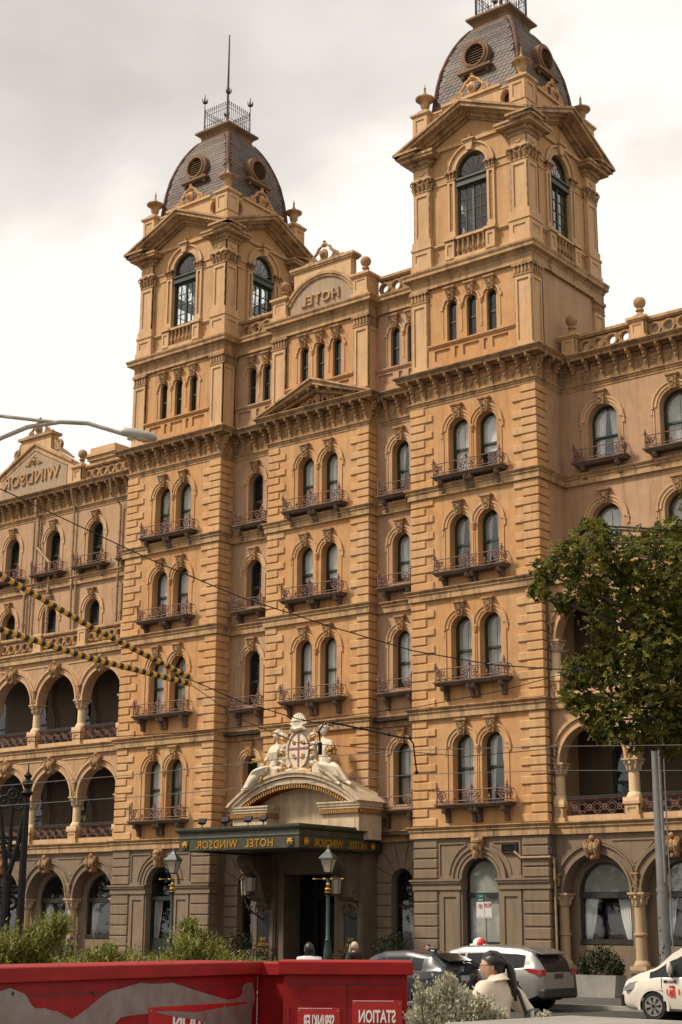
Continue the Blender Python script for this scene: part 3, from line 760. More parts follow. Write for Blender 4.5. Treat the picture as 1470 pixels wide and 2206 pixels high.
for k in range(4):
    q = MB()
    for x in (-0.3, -0.1, 0.1, 0.3): q.tube([(x, -a-0.0, 31.0), (x*1.05, -a-0.06, 31.15), (x*1.1, -a-0.14, 31.24), (x*1.1, -a-0.12, 31.18)], [0.08, 0.08, 0.05, 0.02], 5)
    for s in (-1, 1):
        q.ring((s*(a+0.02), -a-0.08, 31.36), 0.085, 0.03, 9, 4); q.tube([(0.04*s, -a-0.04, 31.2), (s*0.2, -a-0.10, 31.4), (s*0.34, -a-0.10, 31.44)], 0.035, 5)
    q.sphere((0, -a-0.1, 31.42), 0.07, 6, 4)
    m.merge(q, Matrix.Rotation(k*pi/2, 4, 'Z'))
m.box(-a, a, -a, a, 30.98, 31.44)
TW['piercap'] = m.mesh('corinthian_capital')
m = MB(); m.box(-a-0.06, a+0.06, -a-0.06, a+0.06, 31.98, 32.06); m.box(-a-0.10, a+0.10, -a-0.10, a+0.10, 32.06, 32.26); m.box(-a-0.40, a+0.40, -a-0.40, a+0.40, 32.28, 32.40); m.box(-a-0.45, a+0.45, -a-0.45, a+0.45, 32.40, 32.50); m.box(-a-0.14, a+0.14, -a-0.14, a+0.14, 32.24, 32.29)
for k in range(4):
    q = MB()
    for i in range(10): x = -a-0.08+(2*a+0.16)*(i+0.5)/10; q.box(x-0.03, x+0.03, -a-0.19, -a-0.08, 32.10, 32.24)
    m.merge(q, Matrix.Rotation(k*pi/2, 4, 'Z'))
TW['block'] = m.mesh('entablature_block')
# parapet with oval openings, crest, corner pedestal and urn
m = MB(); oval = lambda cx, cz, rx, rz, n=14: [(cx+rx*cos(2*pi*i/n), cz+rz*sin(2*pi*i/n)) for i in range(n)]
m.prism([(-2.3, 32.7), (2.3, 32.7), (2.3, 34.42), (1.35, 34.42), (1.35, 34.55), (-1.35, 34.55), (-1.35, 34.42), (-2.3, 34.42)], -2.42, -2.22, [oval(s*1.64, 33.98, 0.20, 0.30) for s in (-1, 1)])
m.box(-1.42, 1.42, -2.52, -2.12, 34.55, 34.66); 
for s in (-1, 1):
    a_, b_ = sorted((s*1.4, s*2.1)); m.box(a_, b_, -2.46, -2.18, 34.42, 34.50)
    k = m.mark(); m.ring((0, -2.43, 0), 1.0, 0.045, 16, 4)
    for i in range(k, len(m.v)): vx, vy, vz = m.v[i]; m.v[i] = (s*1.64+vx*0.24, vy, 33.98+vz*0.34)
TW['parapet'] = m.mesh('parapet')
m = MB(); 
for s in (-1, 1):
    m.ring((s*0.62, -2.36, 34.84), 0.16, 0.055, 12, 5); m.ring((s*0.62, -2.38, 34.84), 0.06, 0.045, 8, 5); m.tube([(s*0.62, -2.36, 35.0), (s*0.42, -2.36, 35.14), (s*0.30, -2.36, 35.34), (s*0.14, -2.36, 35.44)], [0.06, 0.07, 0.07, 0.04], 6)
    m.tube([(s*0.72, -2.36, 34.70), (s*0.95, -2.36, 34.80), (s*1.2, -2.36, 34.70)], [0.08, 0.06, 0.03], 5); m.ring((s*0.28, -2.36, 35.0), 0.22, 0.05, 8, 5, a0=(-pi/2), a1=pi/2)
    m.sphere((s*1.0, -2.36, 34.78), 0.08, 6, 4)
k = m.mark(); m.sphere((0, -2.38, 34.98), 0.26, 9, 7, (0.85, 0.5, 1.2)); m.sphere((0, -2.36, 35.46), 0.14, 8, 5, (1.3, 0.6, 0.8)); m.lathe([(0.12, 0), (0.05, 0.1), (0.09, 0.16), (0.01, 0.24)], 6, 0, -2.36, 35.46)
m.sphere((0, -2.52, 34.98), 0.13, 7, 5)
TW['crest'] = m.mesh('scroll_crest')
m = MB(); a = 0.35
m.box(-a, a, -a, a, 32.6, 34.38); m.box(-a-0.06, a+0.06, -a-0.06, a+0.06, 32.6, 33.40); m.box(-a-0.06, a+0.06, -a-0.06, a+0.06, 34.38, 34.44); m.box(-a-0.11, a+0.11, -a-0.11, a+0.11, 34.44, 34.53)
for k in range(4):
    q = MB(); q.prism(rect(-a, a, 33.5, 34.36), -a-0.04, -a, [rect(-a+0.14, a-0.14, 33.66, 34.22)]); m.merge(q, Matrix.Rotation(k*pi/2, 4, 'Z'))
TW['corner'] = m.mesh('parapet_pedestal')
URN = MB().lathe([(0.40, 0), (0.40, 0.08), (0.32, 0.14), (0.20, 0.2), (0.13, 0.28), (0.13, 0.34), (0.18, 0.4), (0.2, 0.52), (0.22, 0.62), (0.40, 0.76), (0.41, 0.82), (0.2, 0.92), (0.09, 1.02), (0.05, 1.12), (0.04, 1.28), (0.055, 1.32), (0.02, 1.36), (0.01, 1.5)], 14).mesh('urn_finial', 40)
# dome
PROF = [(2.14, 33.3), (2.12, 34.2), (2.08, 34.9), (1.98, 35.8), (1.84, 36.6), (1.65, 37.25), (1.42, 37.85), (1.16, 38.35), (0.93, 38.66)]
def pint(L):
    acc = 0
    for i in range(len(PROF)-1):
        d = sqrt((PROF[i+1][0]-PROF[i][0])**2+(PROF[i+1][1]-PROF[i][1])**2)
        if L <= acc+d: t = (L-acc)/d; return (PROF[i][0]+(PROF[i+1][0]-PROF[i][0])*t, PROF[i][1]+(PROF[i+1][1]-PROF[i][1])*t, (PROF[i+1][0]-PROF[i][0])/d, (PROF[i+1][1]-PROF[i][1])/d)
        acc += d
    d_ = PROF[-1]; return (d_[0], d_[1], -0.5, 0.86)
PLEN = sum(sqrt((PROF[i+1][0]-PROF[i][0])**2+(PROF[i+1][1]-PROF[i][1])**2) for i in range(len(PROF)-1))
m = MB(); n = len(PROF)
for h_, z_ in PROF: m.v += [(-h_, -h_, z_), (h_, -h_, z_), (h_, h_, z_), (-h_, h_, z_)]
for i in range(n-1):
    for j in range(4): a_ = i*4+j; b_ = i*4+(j+1) % 4; m.f.append((a_, b_, b_+4, a_+4))
TW['dome'] = m.mesh('dome_roof')
SPW = 0.245; SPR = 0.165
def slate_shape(): 
    w = SPW*0.49; L = 0.30; pts = [(-w, L), (-w, 0.10)] + [(w*cos(t), 0.10+0.10*sin(t)) for t in [pi+pi*i/6 for i in range(1, 6)]] + [(w, 0.10), (w, L)]
    mb = MB(); mb.prism(pts, -0.018, 0.0); return mb
SLT = slate_shape(); SLM = SLT.mesh('slate')
def slate_frames(face_rows=None):
    out = []; L = 0.9; row = 0
    while L < PLEN-0.12:
        h_, z_, th, tz = pint(L)
        hw = h_-0.10; n_ = int(2*hw/SPW)
        for i in range(-n_//2-1, n_//2+2):
            x = (i+(0.5 if row % 2 else 0))*SPW
            if abs(x)+SPW*0.45 > hw: continue
            # face plane y=-h ; up-slope direction (0, -th, tz) 
            u = Vector((0, -th, tz)).normalized(); nrm = Vector((0, -tz, -th)).normalized()
            tilt = 0.10; u2 = (u*cos(tilt)-nrm*sin(tilt)); n2 = nrm*cos(tilt)+u*sin(tilt)
            M = Matrix(((1, -n2.x, u2.x, x), (0, -n2.y, u2.y, -h_-0.028), (0, -n2.z, u2.z, z_), (0, 0, 0, 1)))
            out.append(M)
        row += 1; L += SPR
    return out
SF = slate_frames()
# ridges
m = MB()
for j in range(4):
    sx, sy = ((-1, -1), (1, -1), (1, 1), (-1, 1))[j]
    m.tube([(sx*pint(L)[0], sy*pint(L)[0], pint(L)[1]) for L in [PLEN*i/22 for i in range(23)]], 0.085, 6)
    L = 0.6
    while L < PLEN-0.1:
        h_, z_, th, tz = pint(L)
        m.sphere((sx*(h_-0.10), sy*(h_+0.02), z_), 0.05, 5, 3); m.sphere((sx*(h_+0.02), sy*(h_-0.10), z_), 0.05, 5, 3); L += 0.14
TW['ridge'] = m.mesh('hip_ridge')
# lantern platform
m = MB(); sq = lambda e: [(-e, e), (-e, -e), (e, -e), (e, e)][::1]
def sqsweep(mb, prof):
    for (r0, z0), (r1, z1) in zip(prof[:-1], prof[1:]):
        k = len(mb.v)
        for rr, zz in ((r0, z0), (r1, z1)): mb.v += [(-rr, -rr, zz), (rr, -rr, zz), (rr, rr, zz), (-rr, rr, zz)]
        for j in range(4): mb.f.append((k+j, k+(j+1) % 4, k+4+(j+1) % 4, k+4+j))
    return mb
sqsweep(m, [(0.5, 38.5), (0.96, 38.62), (0.98, 38.70), (0.90, 38.74), (0.86, 38.86), (0.90, 38.98), (1.02, 39.08), (1.10, 39.14), (1.10, 39.22), (1.06, 39.26), (0.2, 39.28)])
TW['platform'] = m.mesh('dome_platform')
m = MB(); R_ = 0.78
for k in range(4):
    q = MB()
    for i in range(11): x = -R_+2*R_*(i+0.5)/11; q.tube([(x, -R_, 39.26), (x, -R_, 40.42)], 0.016, 4, False); q.lathe([(0.014, 0), (0.035, 0.04), (0.006, 0.14)], 5, x, -R_, 40.40)
    for z in (39.42, 39.62, 40.16, 40.34): q.tube([(-R_, -R_, z), (R_, -R_, z)], 0.014, 4, False)
    q.tube([(-R_, -R_, 39.26), (-R_, -R_, 41.35)], [0.03, 0.018], 5)
    for t in range(6): q.tube([(-R_, -R_, 40.86), (-R_+0.11*cos(t*pi/3), -R_+0.11*sin(t*pi/3), 40.94), (-R_+0.15*cos(t*pi/3), -R_+0.15*sin(t*pi/3), 41.14)], [0.03, 0.035, 0.006], 4)
    m.merge(q, Matrix.Rotation(k*pi/2, 4, 'Z'))
TW['cresting'] = m.mesh('iron_cresting')
m = MB(); m.tube([(0, 0, 39.2), (0, 0, 41.6), (0, 0, 44.75)], [0.06, 0.055, 0.03], 8)
TW['pole'] = m.mesh('flagpole')
# round louvred dormers: sill, drum, louvres
m = MB(); cz = 36.66; yf = -2.12
k = m.mark(); m.prism(arch_ring(0, 0, 0.48, 0.66, 24, 0, 2*pi-1e-4), yf, yf+0.9)
for i in range(k, len(m.v)): m.v[i] = (m.v[i][0], m.v[i][1], m.v[i][2]+cz)
m.prism(arch_ring(0, cz, 0.46, 0.54, 24, 0, 2*pi-1e-4), yf-0.06, yf+0.02)
m.box(-0.80, 0.80, yf-0.14, yf+0.5, cz-0.74, cz-0.62); m.box(-0.72, 0.72, yf-0.06, yf+0.5, cz-0.80, cz-0.74)
for s in (-1, 1): m.sphere((s*0.6, yf+0.02, cz-0.86), 0.09, 6, 4)
TW['dormer'] = m.mesh('louvre_dormer')
m = MB()
for i in range(7):
    z = cz-0.40+0.115*i; hw = sqrt(max(0.01, 0.47**2-(z+0.04-cz)**2)); m.add([(-hw, yf+0.05, z), (hw, yf+0.05, z), (hw, yf+0.17, z+0.09), (-hw, yf+0.17, z+0.09), (-hw, yf+0.05, z+0.025), (hw, yf+0.05, z+0.025), (hw, yf+0.17, z+0.115), (-hw, yf+0.17, z+0.115)], [(0,1,2,3),(7,6,5,4),(0,4,5,1),(3,2,6,7)])
TW['louvres'] = m.mesh('louvre_slats')
m = MB(); m.prism(oval(0, cz, 0.47, 0.47, 20), yf+0.25, yf+0.3); TW['louvreback'] = m.mesh('louvre_backing')
# belvedere window: fanlight, transom, casements
m = MB(); zt = 30.72; yg = -BW_+0.05
m.prism(arch_poly(0, OPW+0.06, OPS-0.02, OPT-OPW/2, 20), yg-0.05, yg+0.05, [rect(-0.64, -0.05, OPS+0.1, zt-0.06), rect(0.05, 0.64, OPS+0.1, zt-0.06), [(-0.62, 31.12)]+arc(0, OPT-OPW/2, 0.645, pi-0.35, 0.35, 16)+[(0.62, 31.12)]])
m.box(-0.72, 0.72, yg-0.16, yg+0.06, zt, zt+0.36); m.box(-0.72, 0.72, yg-0.22, yg+0.06, zt+0.28, zt+0.36); m.box(-0.72, 0.72, yg-0.19, yg+0.06, zt+0.02, zt+0.09)
TW['wframe'] = m.mesh('tower_window')
m = MB()
for s in (-1, 1):
    m.box(s*0.345-0.012, s*0.345+0.012, yg-0.03, yg+0.02, OPS+0.1, zt-0.06)
    for i in range(1, 4): z = OPS+0.1+(zt-0.16-OPS)*i/4; a_, b_ = sorted((s*0.05, s*0.64)); m.box(a_, b_, yg-0.03, yg+0.02, z-0.012, z+0.012)
for t in range(1, 6): a_ = pi*t/6; m.tube([(0.14*cos(a_), yg, 31.12+0.14*sin(a_)), (0.62*cos(a_), yg, 31.12+0.85*sin(a_)*(1-0.12*abs(cos(a_))))], 0.018, 4)
m.ring((0, yg, 31.12), 0.16, 0.018, 8, 4, a0=0, a1=pi)
TW['wbars'] = m.mesh('glazing_bar')
m = MB(); m.prism(arch_poly(0, OPW, OPS, OPT-OPW/2, 16), yg-0.004, yg+0.002); TW['wpane'] = m.mesh('pane')
m = MB(); m.box(-BW_, BW_, -BW_, BW_, 28.3, 28.4); TW['floor'] = m.mesh('tower_floor')
m = MB(); m.box(-BW_-.2, BW_+.2, -BW_-.2, BW_+.2, 32.5, 32.65); TW['ceil'] = m.mesh('tower_ceiling')
def tower(cx, cy, near):
    c = (cx, cy); L = (cx, cy, 0)
    ob('tower_base', TW['base'], 'trim', H, L)
    ob('tower_floor', TW['floor'], 'concrete', H, L); ob('tower_ceiling', TW['ceil'], 'cream', H, L)
    for k in range(4):
        R = k*pi/2
        ob('belvedere_wall', TW['wall'], 'ochre' if k in (0,) else 'buff', H, L, R) if False else ob('belvedere_wall', TW['wall'], 'tower', H, L, R)
        ob('window_pedestal', TW['dado'], 'cream', H, L, R); ob('baluster', TW['balusters'], 'carved', H, L, R)
        o = ob('arch_surround', TW['arch'], 'cream', H, L, R); [ob('leaf_capital', TW['caps', s_], 'carved', o) for s_ in (-1, 1)]
        ob('gable_cornice', TW['gable'], 'trim', H, L, R)
        o = ob('parapet', TW['parapet'], 'cream', H, L, R); ob('scroll_crest', TW['crest'], 'quoin', o)
        o = ob('tower_window', TW['wframe'], 'green', H, L, R); ob('glazing_bar', TW['wbars'], 'green', o); ob('pane', TW['wpane'], 'glass', o)
        o = ob('louvre_dormer', TW['dormer'], 'louvre_stone', H, L, R); ob('louvre_slats', TW['louvres'], 'louvre_stone', o); ob('louvre_backing', TW['louvreback'], 'dark_interior', o)
    for sx in (-1, 1):
        for sy in (-1, 1):
            o = ob('corner_pilaster', TW['pier'], 'cream', H, (cx+sx*PX, cy+sy*PX, 0)); ob('corinthian_capital', TW['piercap'], 'carved', o); ob('entablature_block', TW['block'], 'trim', o)
            o = ob('parapet_pedestal', TW['corner'], 'cream', H, (cx+sx*2.34, cy+sy*2.34, 0)); ob('urn_finial', URN, 'trim', o, (0, 0, 34.53))
    d = ob('dome_roof', TW['dome'], 'slate', H, L); ob('hip_ridge', TW['ridge'], 'terracotta', d); ob('dome_platform', TW['platform'], 'louvre_stone', d); ob('iron_cresting', TW['cresting'], 'roofiron', d); ob('flagpole', TW['pole'], 'roofiron', d)
    rest = MB()
    cnt = 0
    for k in range(4):
        Rm = Matrix.Rotation(k*pi/2, 4, 'Z')
        for M in SF:
            if near and k == 0 and cnt < 300:
                o = bpy.data.objects.new('slate', SLM); COL.objects.link(o); o.parent = d; o.matrix_local = M; cnt += 1
            else: rest.merge(SLT, Rm @ M)
    ob('slate_covering', rest.mesh('slate_covering'), 'slate', d, kind='stuff')
SLM.materials.append(MATS['slate'])
stucco('tower', (0.475, 0.272, 0.118), (0.25, 0.14, 0.063), (0.52, 0.34, 0.172), 0.52, 0.6)
stucco('signpanel', (0.34, 0.245, 0.16), (0.18, 0.125, 0.085), (0.38, 0.285, 0.19), 0.6, 0.5)
tower(-2.8, 2.8, True); tower(-18.533, 2.8, False)
print('slates per face', len(SF), 'quoins', QN[0])

# ------------------------------------------------------------------ centre parapet with the HOTEL panel
m = MB(); cx = (XC0+XC1)/2; y = YC+0.05
PA = H
wz = TZ
m.prism([(cx-2.0, wz), (cx+2.0, wz), (cx+2.0, 28.45), (cx+1.55, 28.45), (cx+1.55, 29.5), (cx-1.55, 29.5), (cx-1.55, 28.45), (cx-2.0, 28.45)], y+0.12, y+0.5)
o = m.build('sign_parapet', 'cream', H)
def segarc(hw, zb, rise, n=18):
    R = (hw*hw+rise*rise)/(2*rise); a = math.asin(hw/R); return [(cx+R*sin(t), zb+rise-R+R*cos(t)) for t in [-a+2*a*i/n for i in range(n+1)]]
q = MB()
for hw, zb, rise, y0 in ((1.92, 27.95, 1.12, y-0.06), (1.78, 27.92, 1.05, y-0.01)):
    up_ = segarc(hw, zb, rise); dn = segarc(hw-0.10, zb-0.02, rise-0.10)
    q.prism(up_+dn[::-1], y0, y+0.14)
for s in (-1, 1): a_, b_ = sorted((cx+s*1.82, cx+s*1.92)); q.box(a_, b_, y-0.06, y+0.13, wz+0.05, 27.98)
q.build('sign_arch', 'trim', o)
q = MB(); q.prism([(cx-1.72, wz+0.08)]+segarc(1.72, 27.9, 1.0)+[(cx+1.72, wz+0.08)], y+0.06, y+0.13); q.build('sign_panel', 'signpanel', o)
q = MB(); q.box(cx-1.75, cx+1.75, y+0.0, y+0.6, 29.5, 29.62); q.box(cx-1.68, cx+1.68, y+0.04, y+0.55, 29.42, 29.5); q.build('parapet_coping', 'trim', o)
LT = MB().merge(text_mb('HOTEL', 0.62, 0.05, True, 0.012, 1.12)).xf(Matrix.Translation((cx, y+0.02, 27.72)))
LT.build('lettering', 'trim', o)
cz_ = MB().merge(MB().add(*((TW['crest'].vertices and [tuple(v.co) for v in TW['crest'].vertices]), [tuple(p.vertices) for p in TW['crest'].polygons])), Matrix.Translation((cx, y+0.25+2.36, 29.62-34.66)))
cz_.build('scroll_crest', 'carved', o)
BALLF = MB().lathe([(0.34, 0), (0.34, 0.06), (0.20, 0.14), (0.11, 0.24), (0.10, 0.30), (0.16, 0.33), (0.16, 0.37), (0.10, 0.42), (0.12, 0.46), (0.20, 0.54), (0.235, 0.65), (0.21, 0.77), (0.13, 0.85), (0.02, 0.89)], 14).mesh('ball_finial', 40)
def pedestal_mesh(w, h):
    m = MB(); a = w/2
    m.box(-a-0.06, a+0.06, -a-0.06, a+0.06, 0, 0.25); m.box(-a+0.03, a-0.03, -a+0.03, a-0.03, 0.25, h)
    for k in range(4): m.merge(MB().prism(rect(-a, a, 0.25, h), -a, -a+0.04, [rect(-a+0.14, a-0.14, 0.40, h-0.14)]), Matrix.Rotation(k*pi/2, 4, 'Z'))
    m.box(-a-0.05, a+0.05, -a-0.05, a+0.05, h, h+0.06); m.box(-a-0.10, a+0.10, -a-0.10, a+0.10, h+0.06, h+0.16)
    return m.mesh('parapet_pedestal')
PD1 = pedestal_mesh(0.78, 0.95); PD2 = pedestal_mesh(0.62, 0.85)
def pedestal(x, y, z, me, h): 
    o = ob('parapet_pedestal', me, 'cream', H, (x, y, z)); ob('ball_finial', BALLF, 'carved', o, (0, 0, h))
for x in (XC0+0.42, XC1-0.42): pedestal(x, YC+0.35, TZ-0.02, PD1, 1.11)
# pierced balustrades made of rings
def ring_mesh(R):
    m = MB(); k = m.mark(); m.prism(arch_ring(0, 0, R*0.58, R, 18, 0, 2*pi-1e-4), -0.09, 0.09); m.prism(arch_ring(0, 0, R*0.72, R*0.88, 18, 0, 2*pi-1e-4), -0.12, 0.12)
    m.box(R-0.06, R+0.06, -0.11, 0.11, -0.05, 0.05)
    for s in (-1, 1): m.prism([(R-0.13, s*(R-0.02)), (R+0.13, s*(R-0.02)), (R+0.04, s*(R*0.40)), (R-0.04, s*(R*0.40))], -0.07, 0.07)
    return m.mesh('balustrade_ring')
RGM = {}
def balustrade(x0, x1, y, z, h=0.86, n=None, mat='carved', zr=0.30):
    n = n or max(1, round((x1-x0)/0.55)); p = (x1-x0)/n; R = p/2
    m = MB(); m.box(x0, x1, y-0.16, y+0.16, z, z+0.14); m.box(x0, x1, y-0.18, y+0.18, z+h-0.06, z+h+0.05); m.box(x0, x1, y-0.13, y+0.13, z+h-0.12, z+h-0.06)
    b = m.build('balustrade', 'trim', H)
    key = round(R, 3)
    if key not in RGM: RGM[key] = ring_mesh(R)
    for i in range(n): ob('balustrade_ring', RGM[key], mat, b, (x0+p*(i+0.5), y, z+0.14+(h-0.26)/2))
balustrade(XC1+0.02, XR0-0.02, YR+0.25, TZ-0.05, 0.98); balustrade(XL1+0.02, XC0-0.02, YR+0.25, TZ-0.05, 0.98)
# wing parapets at the main cornice
BZ = CTOP+0.01
def wing_parapet(xs, y, first):
    pass
px = [0.42, 3.32, 6.22, 9.12, 12.0]
for i, x in enumerate(px):
    pedestal(x, YWR+0.2, BZ, PD2, 1.01)
    if i: balustrade(px[i-1]+0.33, x-0.33, YWR+0.2, BZ, 0.92, 4)
pedestal(XL0-1.0, YWL+0.2, BZ, PD2, 1.01) if False else None
for x in (-22.35, -27.35): pedestal(x, YWL+0.2, BZ, PD2, 1.01)
balustrade(-27.0, -22.7, YWL+0.2, BZ, 0.92, 8)
MB().box(XL0-0.66, XL0-0.02, YWL+0.05, YWL+0.35, BZ, BZ+0.95).build('parapet_block', 'cream', H)
# roof vent box behind the right parapet
m = MB(); m.prism([(1.0, 23.0), (4.4, 23.0), (4.4, 25.15), (3.6, 25.45), (2.2, 25.5), (1.0, 25.1)], 6.1, 6.5); m.build('roof_hood', 'concrete', H)
# ------------------------------------------------------------------ centre pediment on the main cornice
cx = (XC0+XC1)/2
m = MB(); hw = (XC1-XC0)/2+0.57; 
def chev(hw, zc, za, th): return [(cx-hw, zc), (cx, za), (cx+hw, zc), (cx+hw-th*1.2, zc-0.02), (cx, za-th), (cx-hw+th*1.2, zc-0.02)]
m.prism(chev(hw, CTOP, 24.18, 0.10), YC-0.57, YC+0.2); m.prism(chev(hw-0.12, CTOP, 24.08, 0.20), YC-0.47, YC+0.2); m.prism(chev(hw-0.45, CTOP, 23.84, 0.14), YC-0.16, YC+0.2)
PDM = m.build('pediment', 'trim', H)
for s in (-1, 1):
    m = MB()
    for i in range(22): t = 0.04+0.9*i/22; x = cx+s*2.45*t; z = 23.68-(23.68-CTOP-0.02)*t*1.02; m.box(x-0.035, x+0.035, YC-0.24, YC-0.05, z-0.07, z+0.05)
    m.build('dentil_row', 'carved', PDM)
for s in (-1, 1):
    for i in range(5):
        t = (0.08, 0.28, 0.48, 0.68, 0.86)[i]; x = s*hw*t; z = 23.84-(23.84-CTOP)*t
        q = MB(); q.box(-0.08, 0.08, -0.44, 0.02, -0.05, 0.14); q.lathe([(0.03, -0.14), (0.05, -0.10), (0.07, -0.04)], 6, 0, -0.36, 0.0)
        q.build('rake_block', 'carved', PDM, loc=(cx+x, YC, z-0.02))
m = MB(); m.prism([(cx-2.3, CTOP), (cx+2.3, CTOP), (cx, 23.8)], YC+0.02, YC+0.15); m.build('tympanum', 'trim', PDM)
m = MB()
random.seed(3)
for s in (-1, 1):
    m.ring((cx+s*0.42, YC-0.04, 23.25), 0.16, 0.05, 10, 5); m.ring((cx+s*0.80, YC-0.04, 23.18), 0.12, 0.045, 9, 5); m.tube([(cx+s*0.1, YC-0.03, 23.12), (cx+s*0.6, YC-0.04, 23.05), (cx+s*1.1, YC-0.04, 23.14), (cx+s*1.55, YC-0.03, 23.06)], [0.08, 0.07, 0.06, 0.03], 5)
    for i in range(7): m.sphere((cx+s*(0.3+0.18*i), YC-0.02, 23.12+0.20*(1-i/7)+random.uniform(-.04, .04)), 0.075, 5, 4)
m.sphere((cx, YC-0.05, 23.38), 0.17, 8, 5, (0.9, 0.5, 1.3))
m.build('tympanum_relief', 'carved', PDM)

# ------------------------------------------------------------------ arcaded wings, three storeys
ASP = [(3.32, 4.60), (7.70, 8.95), (12.02, 13.30)]          # springing, apex
ARC_R = [(1.6+2.93*i) for i in range(4)]; ARC_L = [XL0-1.55-3.03*i for i in range(4)]
AR = 1.27
def capital_mesh(w=0.30):
    m = MB()
    m.box(-w, w, -w, w, -0.07, 0.0); m.box(-w*0.86, w*0.86, -w*0.86, w*0.86, -0.12, -0.07)
    m.lathe([(0.19, -0.46), (0.22, -0.43), (0.19, -0.40), (0.20, -0.3), (0.25, -0.12)], 12)
    for t in range(8):
        a = t*pi/4; r0, r1 = 0.20, (0.27 if t % 2 else 0.33)
        m.tube([(r0*cos(a), r0*sin(a), -0.38), (r0*1.15*cos(a), r0*1.15*sin(a), -0.24), (r1*cos(a), r1*sin(a), -0.15), (r1*1.02*cos(a), r1*1.02*sin(a), -0.21)], [0.06, 0.06, 0.045, 0.015], 5)
        if t % 2: m.sphere((0.30*cos(a), 0.30*sin(a), -0.14), 0.06, 6, 4)
    return m.mesh('capital')
def shaft_mesh(h, r=0.19, twist=0, ring=None):
    m = MB(); n = 18; rows = max(6, int(h/0.05)) if twist else 6; k0 = m.mark()
    for i in range(rows+1):
        z = h*i/rows
        for j in range(n):
            t = 2*pi*j/n; rr = r*(1.0-0.06*i/rows)
            if twist: rr *= 1+0.075*sin(6*(t + twist*z))
            m.v.append((rr*cos(t), rr*sin(t), z))
    for i in range(rows):
        for j in range(n): a = k0+i*n+j; b = k0+i*n+(j+1) % n; m.f.append((a, b, b+n, a+n))
    if ring: m.lathe([(r*0.9, -0.05), (r*1.22, -0.03), (r*1.22, 0.03), (r*0.9, 0.05)], 16, z=ring)
    m.lathe([(r*1.45, 0), (r*1.5, 0.05), (r*1.3, 0.10), (r*1.18, 0.16), (r*1.0, 0.18)], 14); m.box(-r*1.6, r*1.6, -r*1.6, r*1.6, -0.12, 0.0)
    return m.mesh('column_shaft', 50)
CAPM = capital_mesh()
def keyscroll_mesh():
    m = MB(); m.prism([(-0.16, -0.34), (0.16, -0.34), (0.24, 0.30), (-0.24, 0.30)], -0.16, 0.02)
    for s in (-1, 1):
        m.tube([(s*0.20, -0.14, 0.22), (s*0.20, -0.26, 0.12), (s*0.18, -0.30, 0.0), (s*0.16, -0.24, -0.14), (s*0.15, -0.18, -0.28)], [0.09, 0.10, 0.08, 0.07, 0.05], 6); m.ring((s*0.20, -0.22, 0.18), 0.09, 0.04, 8, 4, axis='X'); m.ring((s*0.16, -0.20, -0.24), 0.06, 0.035, 8, 4, axis='X')
    m.sphere((0, -0.22, 0.02), 0.15, 8, 5, (1, 0.8, 1.3)); m.sphere((0, -0.20, 0.34), 0.10, 7, 4); m.sphere((0, -0.18, -0.30), 0.08, 6, 4)
    return m.mesh('scroll_keystone')
KSM = keyscroll_mesh()
def drop_mesh():
    m = MB(); random.seed(5)
    for i in range(11): m.sphere((random.uniform(-.11, .11)*(1-i/14), -0.06, -0.06*i), 0.075*(1-i/18), 5, 4)
    m.box(-0.16, 0.16, -0.12, 0.0, 0.02, 0.08); return m.mesh('spandrel_drop')
DRM = drop_mesh()
def railpanel_mesh(w, h=0.58):
    m = MB(); m.box(-w/2, w/2, -0.07, 0.07, h, h+0.10)
    for z in (0.04, h-0.03): m.tube([(-w/2, 0, z), (w/2, 0, z)], 0.016, 4, False)
    n = max(2, round(w/0.52)); p = w/n
    for i in range(n):
        x = -w/2+p*(i+0.5); c_ = h/2
        m.tube([(x-p/2, 0, 0.05), (x+p/2, 0, h-0.04)], 0.013, 4, False); m.tube([(x-p/2, 0, h-0.04), (x+p/2, 0, 0.05)], 0.013, 4, False)
        m.ring((x, 0, c_), 0.10, 0.016, 10, 4)
        for t in range(4): m.sphere((x+0.075*cos(t*pi/2), -0.01, c_+0.09*sin(t*pi/2)), 0.035, 5, 3)
        m.ring((x-p/2, 0, c_), 0.13, 0.013, 8, 4)
    m.ring((w/2, 0, c_), 0.13, 0.013, 8, 4)
    return m.mesh('rail_panel')
SHM = {}
